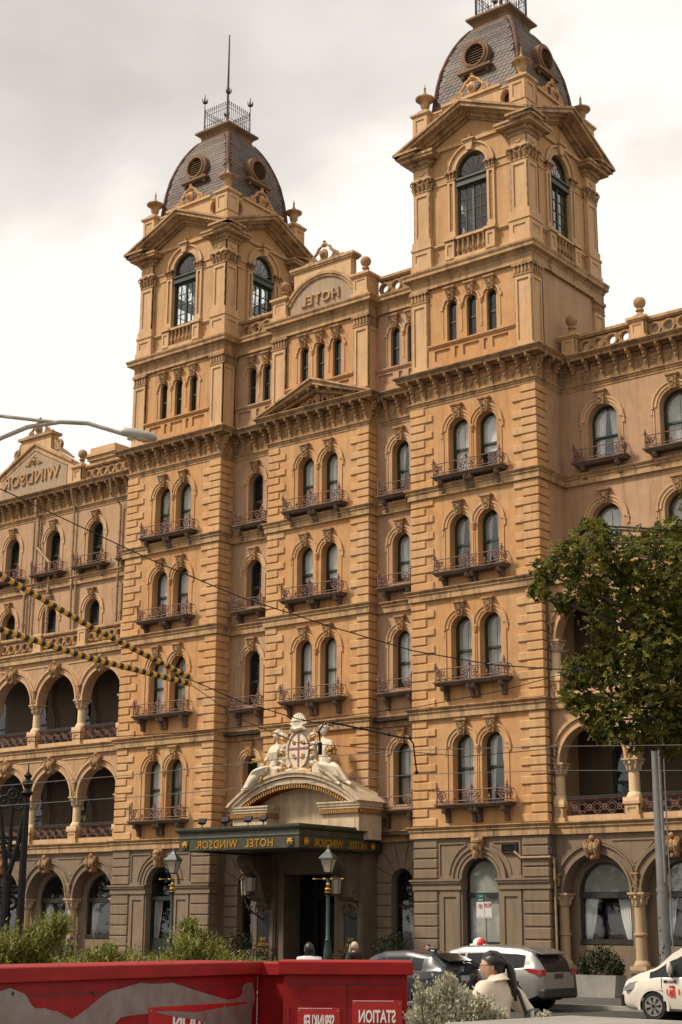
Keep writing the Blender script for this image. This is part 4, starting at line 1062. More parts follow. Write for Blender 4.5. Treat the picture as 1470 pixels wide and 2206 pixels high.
def arcade(xs, x_in, x_out, side):
    """xs arch centres from the bay outwards; side=+1 right wing, -1 left"""
    p = abs(xs[1]-xs[0])
    for lv in range(3):
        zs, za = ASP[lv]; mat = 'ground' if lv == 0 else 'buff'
        z1 = (C1, C2, C3)[lv]+0.05
        a, b = sorted((x_in, x_out))
        r = min(AR, (p-0.42)/2); rz = za-zs
        outs = []
        # spandrel wall: bottom edge carries the arches
        pts = [(a, z1), (a, zs)]
        order = sorted(xs)
        pts_b = []
        for x in order:
            pts_b += [(x+r*cos(t), zs+rz*sin(t)) for t in [pi-pi*i/22 for i in range(23)]]
        poly = [(a, z1), (a, zs)] + pts_b + [(b, zs), (b, z1)]
        w_ = MB().prism(poly, YA, YA+0.5).build('arcade_wall', mat, H)
        m = MB()
        for x in order:
            for r0, r1, d in ((0.0, 0.09, 0.05), (0.28, 0.34, 0.07), (0.36, 0.42, 0.03)):
                o_ = [(x+(r+r1)*cos(t), zs+(rz+r1)*sin(t)) for t in [pi*i/24 for i in range(25)]]; i_ = [(x+(r+r0)*cos(t), zs+(rz+r0)*sin(t)) for t in [pi-pi*i/24 for i in range(25)]]
                if r1 > 0.25:
                    o_ = [q for q in o_ if a+0.01 < q[0] < b and abs(q[0]-x) < p/2]; i_ = [q for q in i_ if a+0.01 < q[0] < b and abs(q[0]-x) < p/2]
                m.prism(o_+i_, YA-d, YA+0.01)
        # sunk spandrel panels outlined by fillets
        for x in order:
            for s in (-1, 1):
                xc = x+s*p/2
                if not (a+0.3 < xc < b-0.3): continue
            zt = za+0.42
            xl, xr = x+0.75, x+p-0.75
            if xr < b: m.box(xl-0.1, xr+0.1, YA-0.035, YA+.01, zt-0.02, zt+0.03); m.tube([(xl-0.08, YA, zt), ((xl+xr)/2, YA, zs+rz*0.72)], 0.025, 4); m.tube([(xr+0.08, YA, zt), ((xl+xr)/2, YA, zs+rz*0.72)], 0.025, 4)
        m.build('archivolt', mat if lv == 0 else 'cream', w_)
        for x in order:
            ob('scroll_keystone', KSM, 'carved' if lv == 0 else 'carved', H, (x, YA-0.02, za+0.16))
            xd = x+side*p/2
            ob('spandrel_drop', DRM, 'carved', H, (xd, YA-0.02, zs+0.55))
        ob('spandrel_drop', DRM, 'carved', H, (x_in+side*0.14, YA-0.02, zs+0.55))
        # columns
        zb = (0.98, 6.40, 10.76)[lv]
        cols = [x_in+side*0.20] + [xs[i]+side*p/2 for i in range(len(xs))]
        tw = 6.5 if side > 0 else 0
        if lv == 0: tw = 6.5
        key = (lv, tw)
        if key not in SHM: SHM[key] = shaft_mesh(zs-0.44-zb, 0.19, tw, 1.0 if lv == 0 else None)
        for x in cols:
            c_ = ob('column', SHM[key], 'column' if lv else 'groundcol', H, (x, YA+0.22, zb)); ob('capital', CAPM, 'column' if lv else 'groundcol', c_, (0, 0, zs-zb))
            z0 = (0.1, C1+0.4, C2+0.4)[lv]
            q = MB(); a_ = 0.27; q.box(-a_-0.05, a_+0.05, -a_-0.05, a_+0.05, 0, 0.16); q.box(-a_+0.03, a_-0.03, -a_+0.03, a_-0.03, 0.16, zb-0.12-z0)
            hh = zb-0.12-z0
            for k in range(4): q.merge(MB().prism(rect(-a_, a_, 0.16, hh-0.1), -a_, -a_+0.04, [rect(-a_+0.11, a_-0.11, 0.28, hh-0.22)]), Matrix.Rotation(k*pi/2, 4, 'Z'))
            q.box(-a_-0.04, a_+0.04, -a_-0.04, a_+0.04, hh-0.1, hh)
            q.build('column_pedestal', 'ground' if lv == 0 else 'cream', H, loc=(x, YA+0.22, z0))
        if lv:
            z0 = (C1, C2)[lv-1]+0.42
            for i in range(len(xs)):
                l_, r_ = sorted((cols[i]+side*0.28, cols[i+1]-side*0.28))
                pl_ = MB().box(l_, r_, YA+0.06, YA+0.34, z0, z0+0.20).build('rail_plinth', 'cream', H)
                key = ('rp', round(r_-l_, 2))
                if key not in SHM: SHM[key] = railpanel_mesh(r_-l_)
                rp = ob('rail_panel', SHM[key], 'iron', H, ((l_+r_)/2, YA+0.2, z0+0.17))
                hr = MB().box(l_, r_, YA+0.10, YA+0.30, z0+0.80, z0+0.86).build('handrail', 'darkgreen', H)
        # loggia back wall with windows / ground windows
        if lv == 0:
            hs = []; yb = YA+0.55
            for x in order: hs.append([(x-0.98, 1.65), (x-0.98, 3.30)]+[(x+0.98*cos(t), 3.30+1.04*sin(t)) for t in [pi-pi*i/16 for i in range(17)]]+[(x+0.98, 1.65)])
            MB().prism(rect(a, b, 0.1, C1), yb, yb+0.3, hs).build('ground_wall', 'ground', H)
            for x in order:
                f = MB(); oo = [(x-1.0, 1.62), (x-1.0, 3.3)]+[(x+1.0*cos(t), 3.3+1.06*sin(t)) for t in [pi-pi*i/16 for i in range(17)]]+[(x+1.0, 1.62)]
                f.prism(oo, yb+0.10, yb+0.2, [rect(x-0.9, x+0.9, 1.82, 3.14), [(x-0.88, 3.36)]+[(x+0.89*cos(t), 3.34+0.94*sin(t)) for t in [pi-pi*i/14 for i in range(1, 14)]]+[(x+0.88, 3.36)]])
                f.box(x-0.95, x+0.95, yb+0.02, yb+0.12, 3.16, 3.34); f.box(x-1.0, x+1.0, yb+0.0, yb+0.14, 1.62, 1.80)
                o = f.build('dining_window', 'darkbrown', H)
                MB().prism(oo, yb+0.145, yb+0.15).build('pane', 'glass', o)
                q = MB(); q.prism([(x-0.9, 3.36)]+[(x+0.9*cos(t), 3.34+0.95*sin(t)) for t in [pi-pi*i/14 for i in range(1, 14)]]+[(x+0.9, 3.36)], yb+0.19, yb+0.20)
                if side > 0: q.build('blind', 'blind', o)
                for s in (-1, 1):
                    q = MB(); vs = []; n_ = 14
                    for i in range(n_+1):
                        t = i/n_; y_ = yb+0.26+0.03*sin(i*2.2)
                        vs += [(x+s*(0.88-0.50*t), y_, 3.14), (x+s*(0.88-0.42*t*0.9), y_, 2.4), (x+s*(0.88-0.22*t), y_, 1.82)]
                    q.add(vs, [(3*i+j, 3*i+3+j, 3*i+4+j, 3*i+1+j) for i in range(n_) for j in (0, 1)]); q.build('curtain', 'curtain' if side > 0 else 'curtain_grey', o)
        else:
            yb = YA+1.9; z0, z1_ = (C1, C2)[lv-1]+0.3, (C2, C3)[lv-1]
            hs = [arch_poly(x+side*0.25, 1.0, z0+0.3, z0+2.5) for x in order]
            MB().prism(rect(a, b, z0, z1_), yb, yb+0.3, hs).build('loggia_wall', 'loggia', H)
            for x in order:
                key = ('lg', 1.0)
                if key not in SASH: SASH[key] = sash_meshes(1.0, 2.7, 1.25, 'curtain')
                fm, gm, cm = SASH[key]
                o = ob('loggia_window', fm, 'darkgreen', H, (x+side*0.25, yb+0.15, z0+0.3)); ob('pane', gm, 'darkglass', o); ob('curtain', cm, 'curtain', o)
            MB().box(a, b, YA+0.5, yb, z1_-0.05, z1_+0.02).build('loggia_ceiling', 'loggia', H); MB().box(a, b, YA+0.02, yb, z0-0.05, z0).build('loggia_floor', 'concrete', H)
    # terrace balustrade on top
    z0 = C3+0.40
    cs = [x_in+side*0.25] + [xs[i]+side*p/2 for i in range(len(xs))]
    for i in range(len(xs)):
        q = MB(); q.box(-0.26, 0.26, -0.22, 0.22, 0, 0.95); q.box(-0.31, 0.31, -0.27, 0.27, 0.80, 0.90); q.box(-0.31, 0.31, -0.27, 0.27, 0, 0.14); q.prism(rect(-0.26, 0.26, 0.14, 0.8), -0.25, -0.21, [rect(-0.14, 0.14, 0.26, 0.68)])
        q.build('terrace_pier', 'cream', H, loc=(cs[i], YA+0.2, z0))
        l_, r_ = sorted((cs[i]+side*0.28, cs[i+1]-side*0.28)); balustrade(l_, r_, YA+0.2, z0, 0.86, 5)
    MB().box(a, b, YA+0.4, 2.3, C3+0.30, C3+0.39).build('terrace_floor', 'concrete', H)
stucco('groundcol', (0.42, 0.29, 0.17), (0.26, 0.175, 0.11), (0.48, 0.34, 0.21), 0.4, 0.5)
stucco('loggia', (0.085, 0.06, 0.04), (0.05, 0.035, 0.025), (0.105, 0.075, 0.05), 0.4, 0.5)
plain('darkbrown', (0.025, 0.019, 0.015), 0.5, var=0.2)
arcade(ARC_R, XR1, ARC_R[-1]+1.465, 1); arcade(ARC_L, XL0, ARC_L[-1]-1.515, -1)

# ------------------------------------------------------------------ ground floor of the tower bays and recesses
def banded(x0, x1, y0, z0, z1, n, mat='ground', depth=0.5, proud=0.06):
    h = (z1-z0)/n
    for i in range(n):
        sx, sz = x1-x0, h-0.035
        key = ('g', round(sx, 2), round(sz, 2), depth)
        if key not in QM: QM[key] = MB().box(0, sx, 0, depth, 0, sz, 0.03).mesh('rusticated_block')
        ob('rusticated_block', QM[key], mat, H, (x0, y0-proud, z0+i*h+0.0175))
IMP0, IMP1 = 3.46, 3.82
for x0, x1 in ((XR0, XR1), (XL0, XL1)):
    c_ = (x0+x1)/2; dw = 1.52; zs = 3.82; ow = dw
    op = arch_poly(c_, ow, 0.1, zs, 20)
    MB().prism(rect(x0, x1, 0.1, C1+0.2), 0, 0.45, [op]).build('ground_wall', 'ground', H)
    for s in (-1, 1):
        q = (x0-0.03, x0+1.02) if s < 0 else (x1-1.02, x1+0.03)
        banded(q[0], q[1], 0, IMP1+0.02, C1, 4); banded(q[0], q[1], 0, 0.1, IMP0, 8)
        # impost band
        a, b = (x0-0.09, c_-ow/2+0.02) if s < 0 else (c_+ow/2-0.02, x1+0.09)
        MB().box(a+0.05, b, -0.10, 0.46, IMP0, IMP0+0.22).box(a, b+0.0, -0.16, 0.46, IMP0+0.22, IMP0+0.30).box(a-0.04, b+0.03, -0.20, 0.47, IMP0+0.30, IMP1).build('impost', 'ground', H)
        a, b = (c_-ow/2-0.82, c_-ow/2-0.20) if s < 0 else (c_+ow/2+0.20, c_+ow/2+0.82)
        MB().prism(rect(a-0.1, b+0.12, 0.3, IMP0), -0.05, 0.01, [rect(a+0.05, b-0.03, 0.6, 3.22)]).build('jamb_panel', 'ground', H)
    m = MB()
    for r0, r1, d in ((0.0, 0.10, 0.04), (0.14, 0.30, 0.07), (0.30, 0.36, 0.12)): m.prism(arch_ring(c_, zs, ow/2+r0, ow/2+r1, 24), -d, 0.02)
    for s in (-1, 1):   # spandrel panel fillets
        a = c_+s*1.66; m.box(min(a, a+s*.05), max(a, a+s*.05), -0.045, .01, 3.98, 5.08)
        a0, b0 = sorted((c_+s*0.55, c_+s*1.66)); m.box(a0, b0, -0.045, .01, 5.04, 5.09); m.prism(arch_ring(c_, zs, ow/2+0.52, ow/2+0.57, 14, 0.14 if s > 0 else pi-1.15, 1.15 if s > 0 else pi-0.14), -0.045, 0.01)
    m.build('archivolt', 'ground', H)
    # bearded mask keystone
    m = MB(); m.prism([(-0.17, 0), (0.17, 0), (0.24, 0.70), (-0.24, 0.70)], -0.2, 0)
    m.sphere((0, -0.24, 0.40), 0.17, 10, 8, (0.9, 0.8, 1.25)); m.sphere((0, -0.38, 0.38), 0.045, 6, 4, (0.8, 1, 1.6)); m.sphere((0, -0.26, 0.16), 0.14, 8, 6, (0.85, 0.8, 1.5)); m.sphere((0, -0.24, 0.58), 0.19, 9, 5, (1.05, 0.8, 0.6))
    for s in (-1, 1): m.sphere((s*0.07, -0.35, 0.44), 0.03, 5, 4); m.sphere((s*0.16, -0.22, 0.34), 0.07, 6, 5, (0.7, 0.8, 2.0)); m.ring((s*0.15, -0.2, 0.62), 0.05, 0.03, 7, 4)
    m.box(-0.26, 0.26, -0.18, 0, 0.70, 0.76)
    m.build('mask_keystone', 'carved', H, loc=(c_, 0, 4.52))
    # window/door within the arch
    f = MB(); f.prism(arch_poly(c_, ow+0.04, 0.1, zs-0.05, 20), 0.30, 0.36, [rect(c_-0.66, c_+0.66, 1.70, 3.2), [(c_-0.66, 3.36)]+arc(c_, zs-0.05, 0.67, pi, 0, 16)+[(c_+0.66, 3.36)]])
    f.box(c_-0.72, c_+0.72, 0.24, 0.34, 3.2, 3.36)
    o = f.build('arched_window', 'darkgreen' if x0 == XR0 else 'darkgreen', H)
    MB().prism(arch_poly(c_, ow-0.08, 1.6, zs-0.05, 18), 0.33, 0.335).build('pane', 'glass', o)
    if x0 == XR0: MB().prism(arch_poly(c_, ow-0.08, 1.6, zs-0.05, 18), 0.385, 0.39).build('blind', 'blind', o)
    else:
        q = MB(); vs = []
        for i in range(15): t = i/14; y_ = 0.42+0.03*sin(i*2.2); vs += [(c_-0.66+0.5*t, y_, 3.2), (c_-0.66+0.3*t, y_, 1.7)]
        q.add(vs, [(2*i, 2*i+2, 2*i+3, 2*i+1) for i in range(14)]); q.build('curtain', 'curtain_grey', o)
# recess ground walls: rusticated courses with voussoirs round a narrow arched window
for x0, x1 in ((XL1, XC0), (XC1, XR0)):
    c_ = (x0+x1)/2; w = 1.02; zs = 3.78
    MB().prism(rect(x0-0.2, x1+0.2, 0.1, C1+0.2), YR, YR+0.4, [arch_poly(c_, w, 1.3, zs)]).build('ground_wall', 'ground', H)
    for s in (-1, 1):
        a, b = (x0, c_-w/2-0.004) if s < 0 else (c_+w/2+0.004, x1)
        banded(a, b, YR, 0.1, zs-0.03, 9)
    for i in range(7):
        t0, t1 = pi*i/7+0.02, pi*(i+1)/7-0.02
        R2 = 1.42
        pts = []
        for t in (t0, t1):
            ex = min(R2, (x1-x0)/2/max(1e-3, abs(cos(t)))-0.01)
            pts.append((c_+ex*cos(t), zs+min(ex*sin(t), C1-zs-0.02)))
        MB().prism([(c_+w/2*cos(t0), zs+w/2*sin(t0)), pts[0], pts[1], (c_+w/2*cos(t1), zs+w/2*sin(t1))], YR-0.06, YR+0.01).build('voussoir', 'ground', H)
    f = MB(); f.prism(arch_poly(c_, w+0.04, 1.28, zs, 16), YR+0.30, YR+0.36, [arch_poly(c_, w-0.14, 1.4, zs, 16)]); f.box(c_-0.5, c_+0.5, YR+0.27, YR+0.33, 2.9, 2.98)
    o = f.build('arched_window', 'darkbrown', H); MB().prism(arch_poly(c_, w-0.1, 1.35, zs, 16), YR+0.325, YR+0.33).build('pane', 'glass', o)
    q = MB(); vs = []
    for i in range(15): t = i/14; y_ = YR+0.42+0.03*sin(i*2.2); vs += [(c_-0.1+0.58*t, y_, 2.88), (c_+0.18+0.3*t, y_, 1.4)]
    q.add(vs, [(2*i, 2*i+2, 2*i+3, 2*i+1) for i in range(14)]); q.build('curtain', 'curtain_grey', o)
# side faces of bays at ground level
for x, y1 in ((XR1, 0.9), (XL1, 1.2), (XC1, 1.2), (XC0, 1.2), (XR0, 1.2), (XL0, 0.9)):
    s = 1 if x in (XR1, XL1, XC1) else -1
    a, b = (x-0.4, x-0.003) if s > 0 else (x+0.003, x+0.4)
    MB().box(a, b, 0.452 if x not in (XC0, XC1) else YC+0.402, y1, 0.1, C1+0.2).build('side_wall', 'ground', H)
# vent and pipes on the right bay, downpipes
m = MB(); m.prism(rect(-1.84, -1.22, 4.68, 5.0), -0.10, 0.0, [rect(-1.80, -1.26, 4.72, 4.96)])
for i in range(5): z = 4.73+0.05*i; m.add([(-1.8, -0.09, z), (-1.26, -0.09, z), (-1.26, -0.03, z+0.04), (-1.8, -0.03, z+0.04)], [(0, 1, 2, 3)])
m.box(-1.82, -1.24, -0.025, 0, 4.7, 4.98)
m.build('wall_vent', 'darkbrown', H)
MB().tube([(-1.30, -0.12, 4.72), (-1.02, -0.12, 4.5), (0.14, -0.12, 4.5), (0.16, 0.1, 4.48), (0.16, 0.12, 0.1)], 0.045, 7).build('drain_pipe', 'pipe', H)
def pipe(pts, r=0.06, mat='pipe'):
    m = MB(); m.tube(pts, r, 7)
    for a, b in zip(pts[:-1], pts[1:]):
        L = (Vector(b)-Vector(a)).length; n_ = int(L/1.6)
        for i in range(1, n_+1): p_ = Vector(a).lerp(Vector(b), i/(n_+1)); m.tube([p_-(Vector(b)-Vector(a)).normalized()*0.05, p_+(Vector(b)-Vector(a)).normalized()*0.05], r*1.35, 7)
    m.build('drain_pipe', mat, H)
yw = YWL-0.14
pipe([(-29.95, yw-0.25, 22.6), (-29.95, yw-0.2, 22.0), (-29.95, yw, 21.7), (-29.95, yw, 20.2), (-28.95, yw, 19.3), (-28.95, yw, 14.9)], 0.085)
pipe([(-30.25, yw, 21.6), (-30.25, yw, 14.9)], 0.055); pipe([(-27.35, yw-0.3, 22.7), (-27.35, yw, 21.8), (-27.35, yw, 18.3), (-27.2, yw-0.1, 18.0), (-27.2, yw, 14.9)], 0.055)
pipe([(-27.0, yw, 19.5), (-27.0, yw, 14.9)], 0.05); pipe([(-24.35, yw-0.55, 22.6), (-24.35, yw-0.4, 22.0), (-24.1, yw, 21.4), (-24.1, yw, 14.9)], 0.06); pipe([(-23.8, yw, 17.6), (-23.8, yw, 14.9)], 0.07)
pipe([(-31.0, yw, 18.2), (-30.7, yw, 17.9), (-30.7, yw, 14.9)], 0.075)
yl = YA+1.72
for x in (-22.4, -22.75, -25.35, -28.2):
    for z0, z1 in ((C1+.4, C2), (C2+.4, C3)): pipe([(x, yl, z1-0.1), (x, yl, z0+2.2), (x+0.3, yl, z0+1.6), (x+0.3, yl, z0)] if x < -25 else [(x, yl, z1-0.1), (x, yl, z0)], 0.06, 'darkpipe')
pipe([(0.07, YA-0.06, 21.4), (0.07, YA-0.06, 17.0)], 0.04) if False else None
m = MB(); m.tube([(0.06, 0.24, 0.1), (0.06, 0.24, 14.3)], 0.05, 7)
for i in range(40): m.tube([(0.06, 0.24, 0.5+0.34*i), (0.06, 0.24, 0.58+0.34*i)], 0.062, 7)
m.build('drain_pipe', 'darkpipe', H)

# ------------------------------------------------------------------ left wing gable with the WINDSOR lettering
gx = -30.75; y = YWL+0.05; z0 = CTOP
m = MB(); m.prism([(gx-2.9, z0), (gx+2.9, z0), (gx+2.9, 24.35), (gx+1.15, 25.35), (gx+1.15, 26.1), (gx-1.15, 26.1), (gx-1.15, 25.35), (gx-2.9, 24.35)], y, y+0.5); G = m.build('sign_gable', 'cream', H)
m = MB(); m.prism([(gx-2.9, 24.40), (gx, 25.85), (gx+2.9, 24.40), (gx+2.9, 24.28), (gx, 25.72), (gx-2.9, 24.28)], y-0.12, y+0.02); m.prism([(gx-2.5, 24.28), (gx, 25.52), (gx+2.5, 24.28), (gx+2.5, 24.20), (gx, 25.42), (gx-2.5, 24.20)], y-0.05, y+0.02)
m.box(gx-1.3, gx+1.3, y-0.12, y+0.6, 26.1, 26.24); m.build('gable_coping', 'trim', G)
MB().prism([(gx-2.5, z0+0.05), (gx+2.5, z0+0.05), (gx+2.5, 24.16), (gx, 25.36), (gx-2.5, 24.16)], y-0.03, y+0.01).build('sign_panel', 'signpanel', G)
text_mb('WINDSOR', 0.86, 0.05, True, 0.012, 1.06).xf(Matrix.Translation((gx-0.12, y-0.06, 23.72))).build('lettering', 'trim', G)
crest = lambda M, n_, mt, par: MB().merge(MB().add([tuple(v.co) for v in TW['crest'].vertices], [tuple(p.vertices) for p in TW['crest'].polygons]), M).build(n_, mt, par)
crest(Matrix.Translation((gx, y+0.2+2.36*1.0, 26.24-34.66*1.0)) , 'scroll_crest', 'carved', G)
crest(Matrix.Translation((gx, y-0.06, 24.68)) @ Matrix.Scale(0.55, 4) @ Matrix.Translation((0, 2.36, -34.7)), 'crown_relief', 'trim', G)
for s in (-1, 1):
    m = MB(); m.ring((gx+s*1.55, y+0.2, 25.5), 0.24, 0.09, 12, 5); m.tube([(gx+s*1.3, y+0.2, 26.0), (gx+s*1.35, y+0.2, 25.7), (gx+s*1.7, y+0.2, 25.25), (gx+s*2.2, y+0.2, 24.95), (gx+s*2.7, y+0.2, 24.62)], [0.12, 0.14, 0.12, 0.09, 0.05], 6); m.build('scroll_buttress', 'carved', G)
m = MB(); m.box(-29.2, -27.4, 4.6, 5.6, 22.9, 25.1); m.box(-29.3, -27.3, 4.5, 5.7, 25.1, 25.3); m.box(-29.45, -27.15, 4.4, 5.8, 25.3, 25.45); m.box(-29.2, -27.4, 4.6, 5.6, 25.45, 25.8)
m.build('chimney', 'cream', H)
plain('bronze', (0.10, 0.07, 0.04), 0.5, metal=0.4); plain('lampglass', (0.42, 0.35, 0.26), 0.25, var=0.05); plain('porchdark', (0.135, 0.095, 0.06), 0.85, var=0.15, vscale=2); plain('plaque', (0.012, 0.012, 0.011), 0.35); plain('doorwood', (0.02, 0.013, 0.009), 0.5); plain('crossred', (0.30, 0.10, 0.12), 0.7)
# ------------------------------------------------------------------ entrance portal (ground floor of the centre bay)
PX0, PX1 = XC0-0.12, XC1+0.06; pc = (PX0+PX1)/2; PY = 0.0
wallbox(XC0, XC1, C1-0.1, C1+0.25, YC+0.003, [], 'ground', 'ground_wall')
for x0, x1 in ((PX0, PX0+1.12), (PX1-1.12, PX1)):
    c_ = (x0+x1)/2
    m = MB(); m.box(x0, x1, PY, 1.4, 0.1, 5.1); m.box(x0-0.06, x1+0.06, PY-0.06, 1.38, 0.1, 0.7)
    m.prism(rect(x0+0.06, x1-0.06, 0.75, 2.85), PY-0.05, PY+.01, [rect(c_-0.32, c_+0.32, 0.9, 2.68)])
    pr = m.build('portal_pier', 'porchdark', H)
    q = MB(); q.box(c_-0.31, c_+0.31, PY-0.03, PY+.01, 0.92, 2.66); pl_ = q.build('name_plaque', 'plaque', pr)
    for i, t in enumerate(('THE', 'HOTEL', 'WINDSOR')):
        text_mb(t, 0.17, 0.006, True, 0.002).xf(Matrix.Translation((c_, PY-0.036, 1.66-0.2*i))).build('plaque_lettering', 'gold', pr)
    # big scrolled console under the canopy
    m = MB(); P = [(0, 4.82), (-1.15, 4.82), (-1.22, 4.62), (-1.05, 4.35), (-0.72, 4.1), (-0.58, 3.8), (-0.56, 3.5), (-0.50, 3.25), (-0.30, 3.12), (0, 3.1)]
    k = m.mark(); m.prism([(a, b) for a, b in P], -0.36, 0.36)
    for xx in (-0.30, -0.18, -0.06, 0.06, 0.18, 0.30): m.prism([(a*1.05, b) for a, b in P[1:9]]+[(a*0.97, b) for a, b in P[1:9]][::-1], xx-0.04, xx+0.04)
    m.xf(Matrix(((0, 1, 0, c_), (1, 0, 0, PY), (0, 0, 1, 0), (0, 0, 0, 1))), k)
    for s in (-1, 1): m.ring((c_+s*0.37, PY-0.95, 4.55), 0.19, 0.06, 12, 5, axis='X'); m.ring((c_+s*0.37, PY-0.38, 3.36), 0.14, 0.05, 10, 5, axis='X'); m.sphere((c_+s*0.37, PY-0.95, 4.55), 0.08, 6, 4)
    for i in range(5): t = (i-2)/2; m.tube([(c_+t*0.10, PY-0.16, 3.15), (c_+t*0.26, PY-0.14, 2.95), (c_+t*0.34, PY-0.10, 2.82-0.1*(1-abs(t)))], [0.08, 0.07, 0.03], 5)
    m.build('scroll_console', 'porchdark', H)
# door surround and vestibule
dx0, dx1 = PX0+1.12, PX1-1.12
MB().box(dx0, dx1, PY+0.05, 1.3, 4.32, 5.1).box(dx0+0.3, dx1-0.3, PY+0.2, 1.2, 4.12, 4.32).build('door_lintel', 'porchdark', H)
for s, x in ((1, dx0), (-1, dx1)):
    a, b = sorted((x, x+s*0.34)); MB().box(a, b, PY+0.12, 1.1, 0.1, 4.32).build('door_jamb', 'porchdark', H)
m = MB(); m.box(dx0+0.3, dx1-0.3, 2.6, 2.7, 0.1, 4.3); m.box(dx0-0.1, dx0+0.3, 1.1, 2.7, 0.1, 4.3); m.box(dx1-0.3, dx1+0.1, 1.1, 2.7, 0.1, 4.3); m.box(dx0, dx1, 1.1, 2.7, 4.3, 4.4); m.build('vestibule', 'dark_interior', H)
for s in (-1, 1):
    q = MB(); a, b = sorted((pc+s*0.02, pc+s*0.98)); q.prism(rect(a, b, 0.12, 3.2), 1.9, 1.96, [rect(a+0.14, b-0.14, 1.2, 3.05), rect(a+0.14, b-0.14, 0.3, 1.0)])
    dl = q.build('door_leaf', 'doorwood', H); MB().box(a+0.1, b-0.1, 1.925, 1.935, 0.25, 3.1).build('pane', 'darkglass', dl); MB().tube([(pc+s*0.1, 1.86, 1.2), (pc+s*0.1, 1.86, 1.7)], 0.02, 6).build('door_handle', 'gold', dl)
m = MB(); m.box(pc-2.4, pc+2.4, -0.9, 0.1, 0.1, 0.25); m.box(pc-2.0, pc+2.0, -0.5, 1.2, 0.25, 0.4); m.build('entrance_step', 'bluestone', H)
# canopy
CX0, CX1, CY = pc-2.93, pc+2.93, -4.0
m = MB()
pth = [(CX0, 0.88), (CX0, CY), (CX1, CY), (CX1, 0.88)]
m.sweep(pth, [(-0.3, 4.86), (-0.02, 4.86), (0.0, 4.88), (0.0, 5.30), (0.03, 5.31), (0.03, 5.34), (0.01, 5.36), (0.01, 5.50), (0.10, 5.56), (0.13, 5.62), (0.13, 5.70), (-0.3, 5.72)])
m.box(CX0+0.25, CX1-0.25, CY+0.25, 0.3, 4.92, 5.0); m.box(CX0+0.25, CX1-0.25, CY+0.25, 0.3, 5.64, 5.70)
CAN = empty('entrance_canopy', 'dark green entrance canopy with gold mirrored lettering over the hotel doorway', 'canopy') if False else H
cn = m.build('canopy', 'canopygreen', H)
for w_, dx in (('HOTEL', 1.08), ('WINDSOR', -0.98)): text_mb(w_, 0.40, 0.012, True, 0.005, 1.12).xf(Matrix.Translation((pc+dx, CY-0.012, 4.94))).build('canopy_lettering', 'gold', cn)
for w_, dy in (('HOTEL', -0.65), ('WINDSOR', -2.35)): text_mb(w_, 0.38, 0.012, True, 0.005, 0.90).xf(Matrix.Translation((CX1+0.012, dy, 4.94)) @ Matrix.Rotation(pi/2, 4, 'Z')).build('canopy_lettering', 'gold', cn)
def lion():
    m = MB(); m.sphere((0, 0, 0), 0.12, 8, 6, (0.9, 0.5, 1.15)); m.sphere((0, -0.05, -0.02), 0.07, 7, 5); [m.sphere((0.10*cos(t), -0.02, 0.10*sin(t)), 0.045, 5, 4) for t in [i*pi/4 for i in range(8)]]; return m.mesh('lion_head')
LI = lion()
for x in (CX0+0.35, CX1-0.38): ob('lion_head', LI, 'gold', cn, (x, CY-0.03, 5.08))
for y in (CY+0.35, 0.25): ob('lion_head', LI, 'gold', cn, (CX1+0.03, y, 5.08), pi/2)
for x in (CX0+0.35, CX1-0.38): MB().prism(rect(x-0.16, x+0.16, 4.91, 5.26), CY-0.025, CY).build('rosette_plate', 'canopygreen', cn)
# floodlights on the canopy roof
for x, r in ((pc-2.1, 0.4), (pc-0.95, 0.3), (pc+0.2, 0.2), (pc+0.95, 0.0)):
    e_ = empty('floodlight', 'x', 'floodlight', (x, CY+0.35, 5.72), r, 'black floodlights along the canopy edge')
    m = MB(); m.tube([(0, 0, 0), (0, 0, 0.14)], 0.02, 5); m.box(-0.10, 0.10, -0.02, 0.02, 0.12, 0.15); m.build('stand', 'blackiron', e_)
    q = MB(); q.box(-0.16, 0.16, -0.03, 0.05, -0.12, 0.12, 0.015); q.xf(Matrix.Translation((0, 0, 0.26)) @ Matrix.Rotation(-0.7, 4, 'X')); q.build('lamp_head', 'blackiron', e_)
FLD = [o for o in bpy.data.objects if o.name.startswith('floodlight')]
for o, t in zip(sorted(FLD, key=lambda o: o.location.x), ('black floodlight at the far left of the canopy roof', 'second black floodlight from the left on the canopy roof', 'third black floodlight from the left on the canopy roof', 'black floodlight nearest the canopy corner')): o['label'] = t
# segmental pediment on blocks
QX = pc+0.05; FY = -1.0
for s in (-1, 1):
    a, b = sorted((QX+s*3.25, QX+s*1.25)); 
    m = MB(); m.box(a+0.12, b-0.12, FY+0.12, 0.5, 5.6, 6.42); m.box(a, b, FY, 0.5, 6.52, 6.62); m.box(a+0.04, b-0.04, FY+0.04, 0.5, 6.42, 6.52); m.box(a-0.04, b+0.04, FY-0.04, 0.5, 6.62, 6.68)
    m.prism(rect(a+0.3, b-0.3, 5.72, 6.08), FY+0.10, FY+0.13)
    o = m.build('pediment_block', 'porchstone', H)
    q = MB(); q.box(a+0.05, b-0.05, FY+0.05, 0.4, 6.24, 6.40); q.build('dentil_band', 'dark_red', o)
    q = MB(); n = 20
    for i in range(n): x = a+0.08+(b-a-0.16)*(i+0.5)/n; q.box(x-0.03, x+0.03, FY+0.0, FY+0.06, 6.25, 6.39)
    for i in range(12):
        yy = FY+0.08+1.3*(i+0.5)/12
        for xx in (a, b): q.box(xx-0.0 if xx == a else xx-0.06, xx+0.06 if xx == a else xx+0.0, yy-0.03, yy+0.03, 6.25, 6.39)
    q.build('gilt_dentils', 'goldpaint', o, kind='stuff')
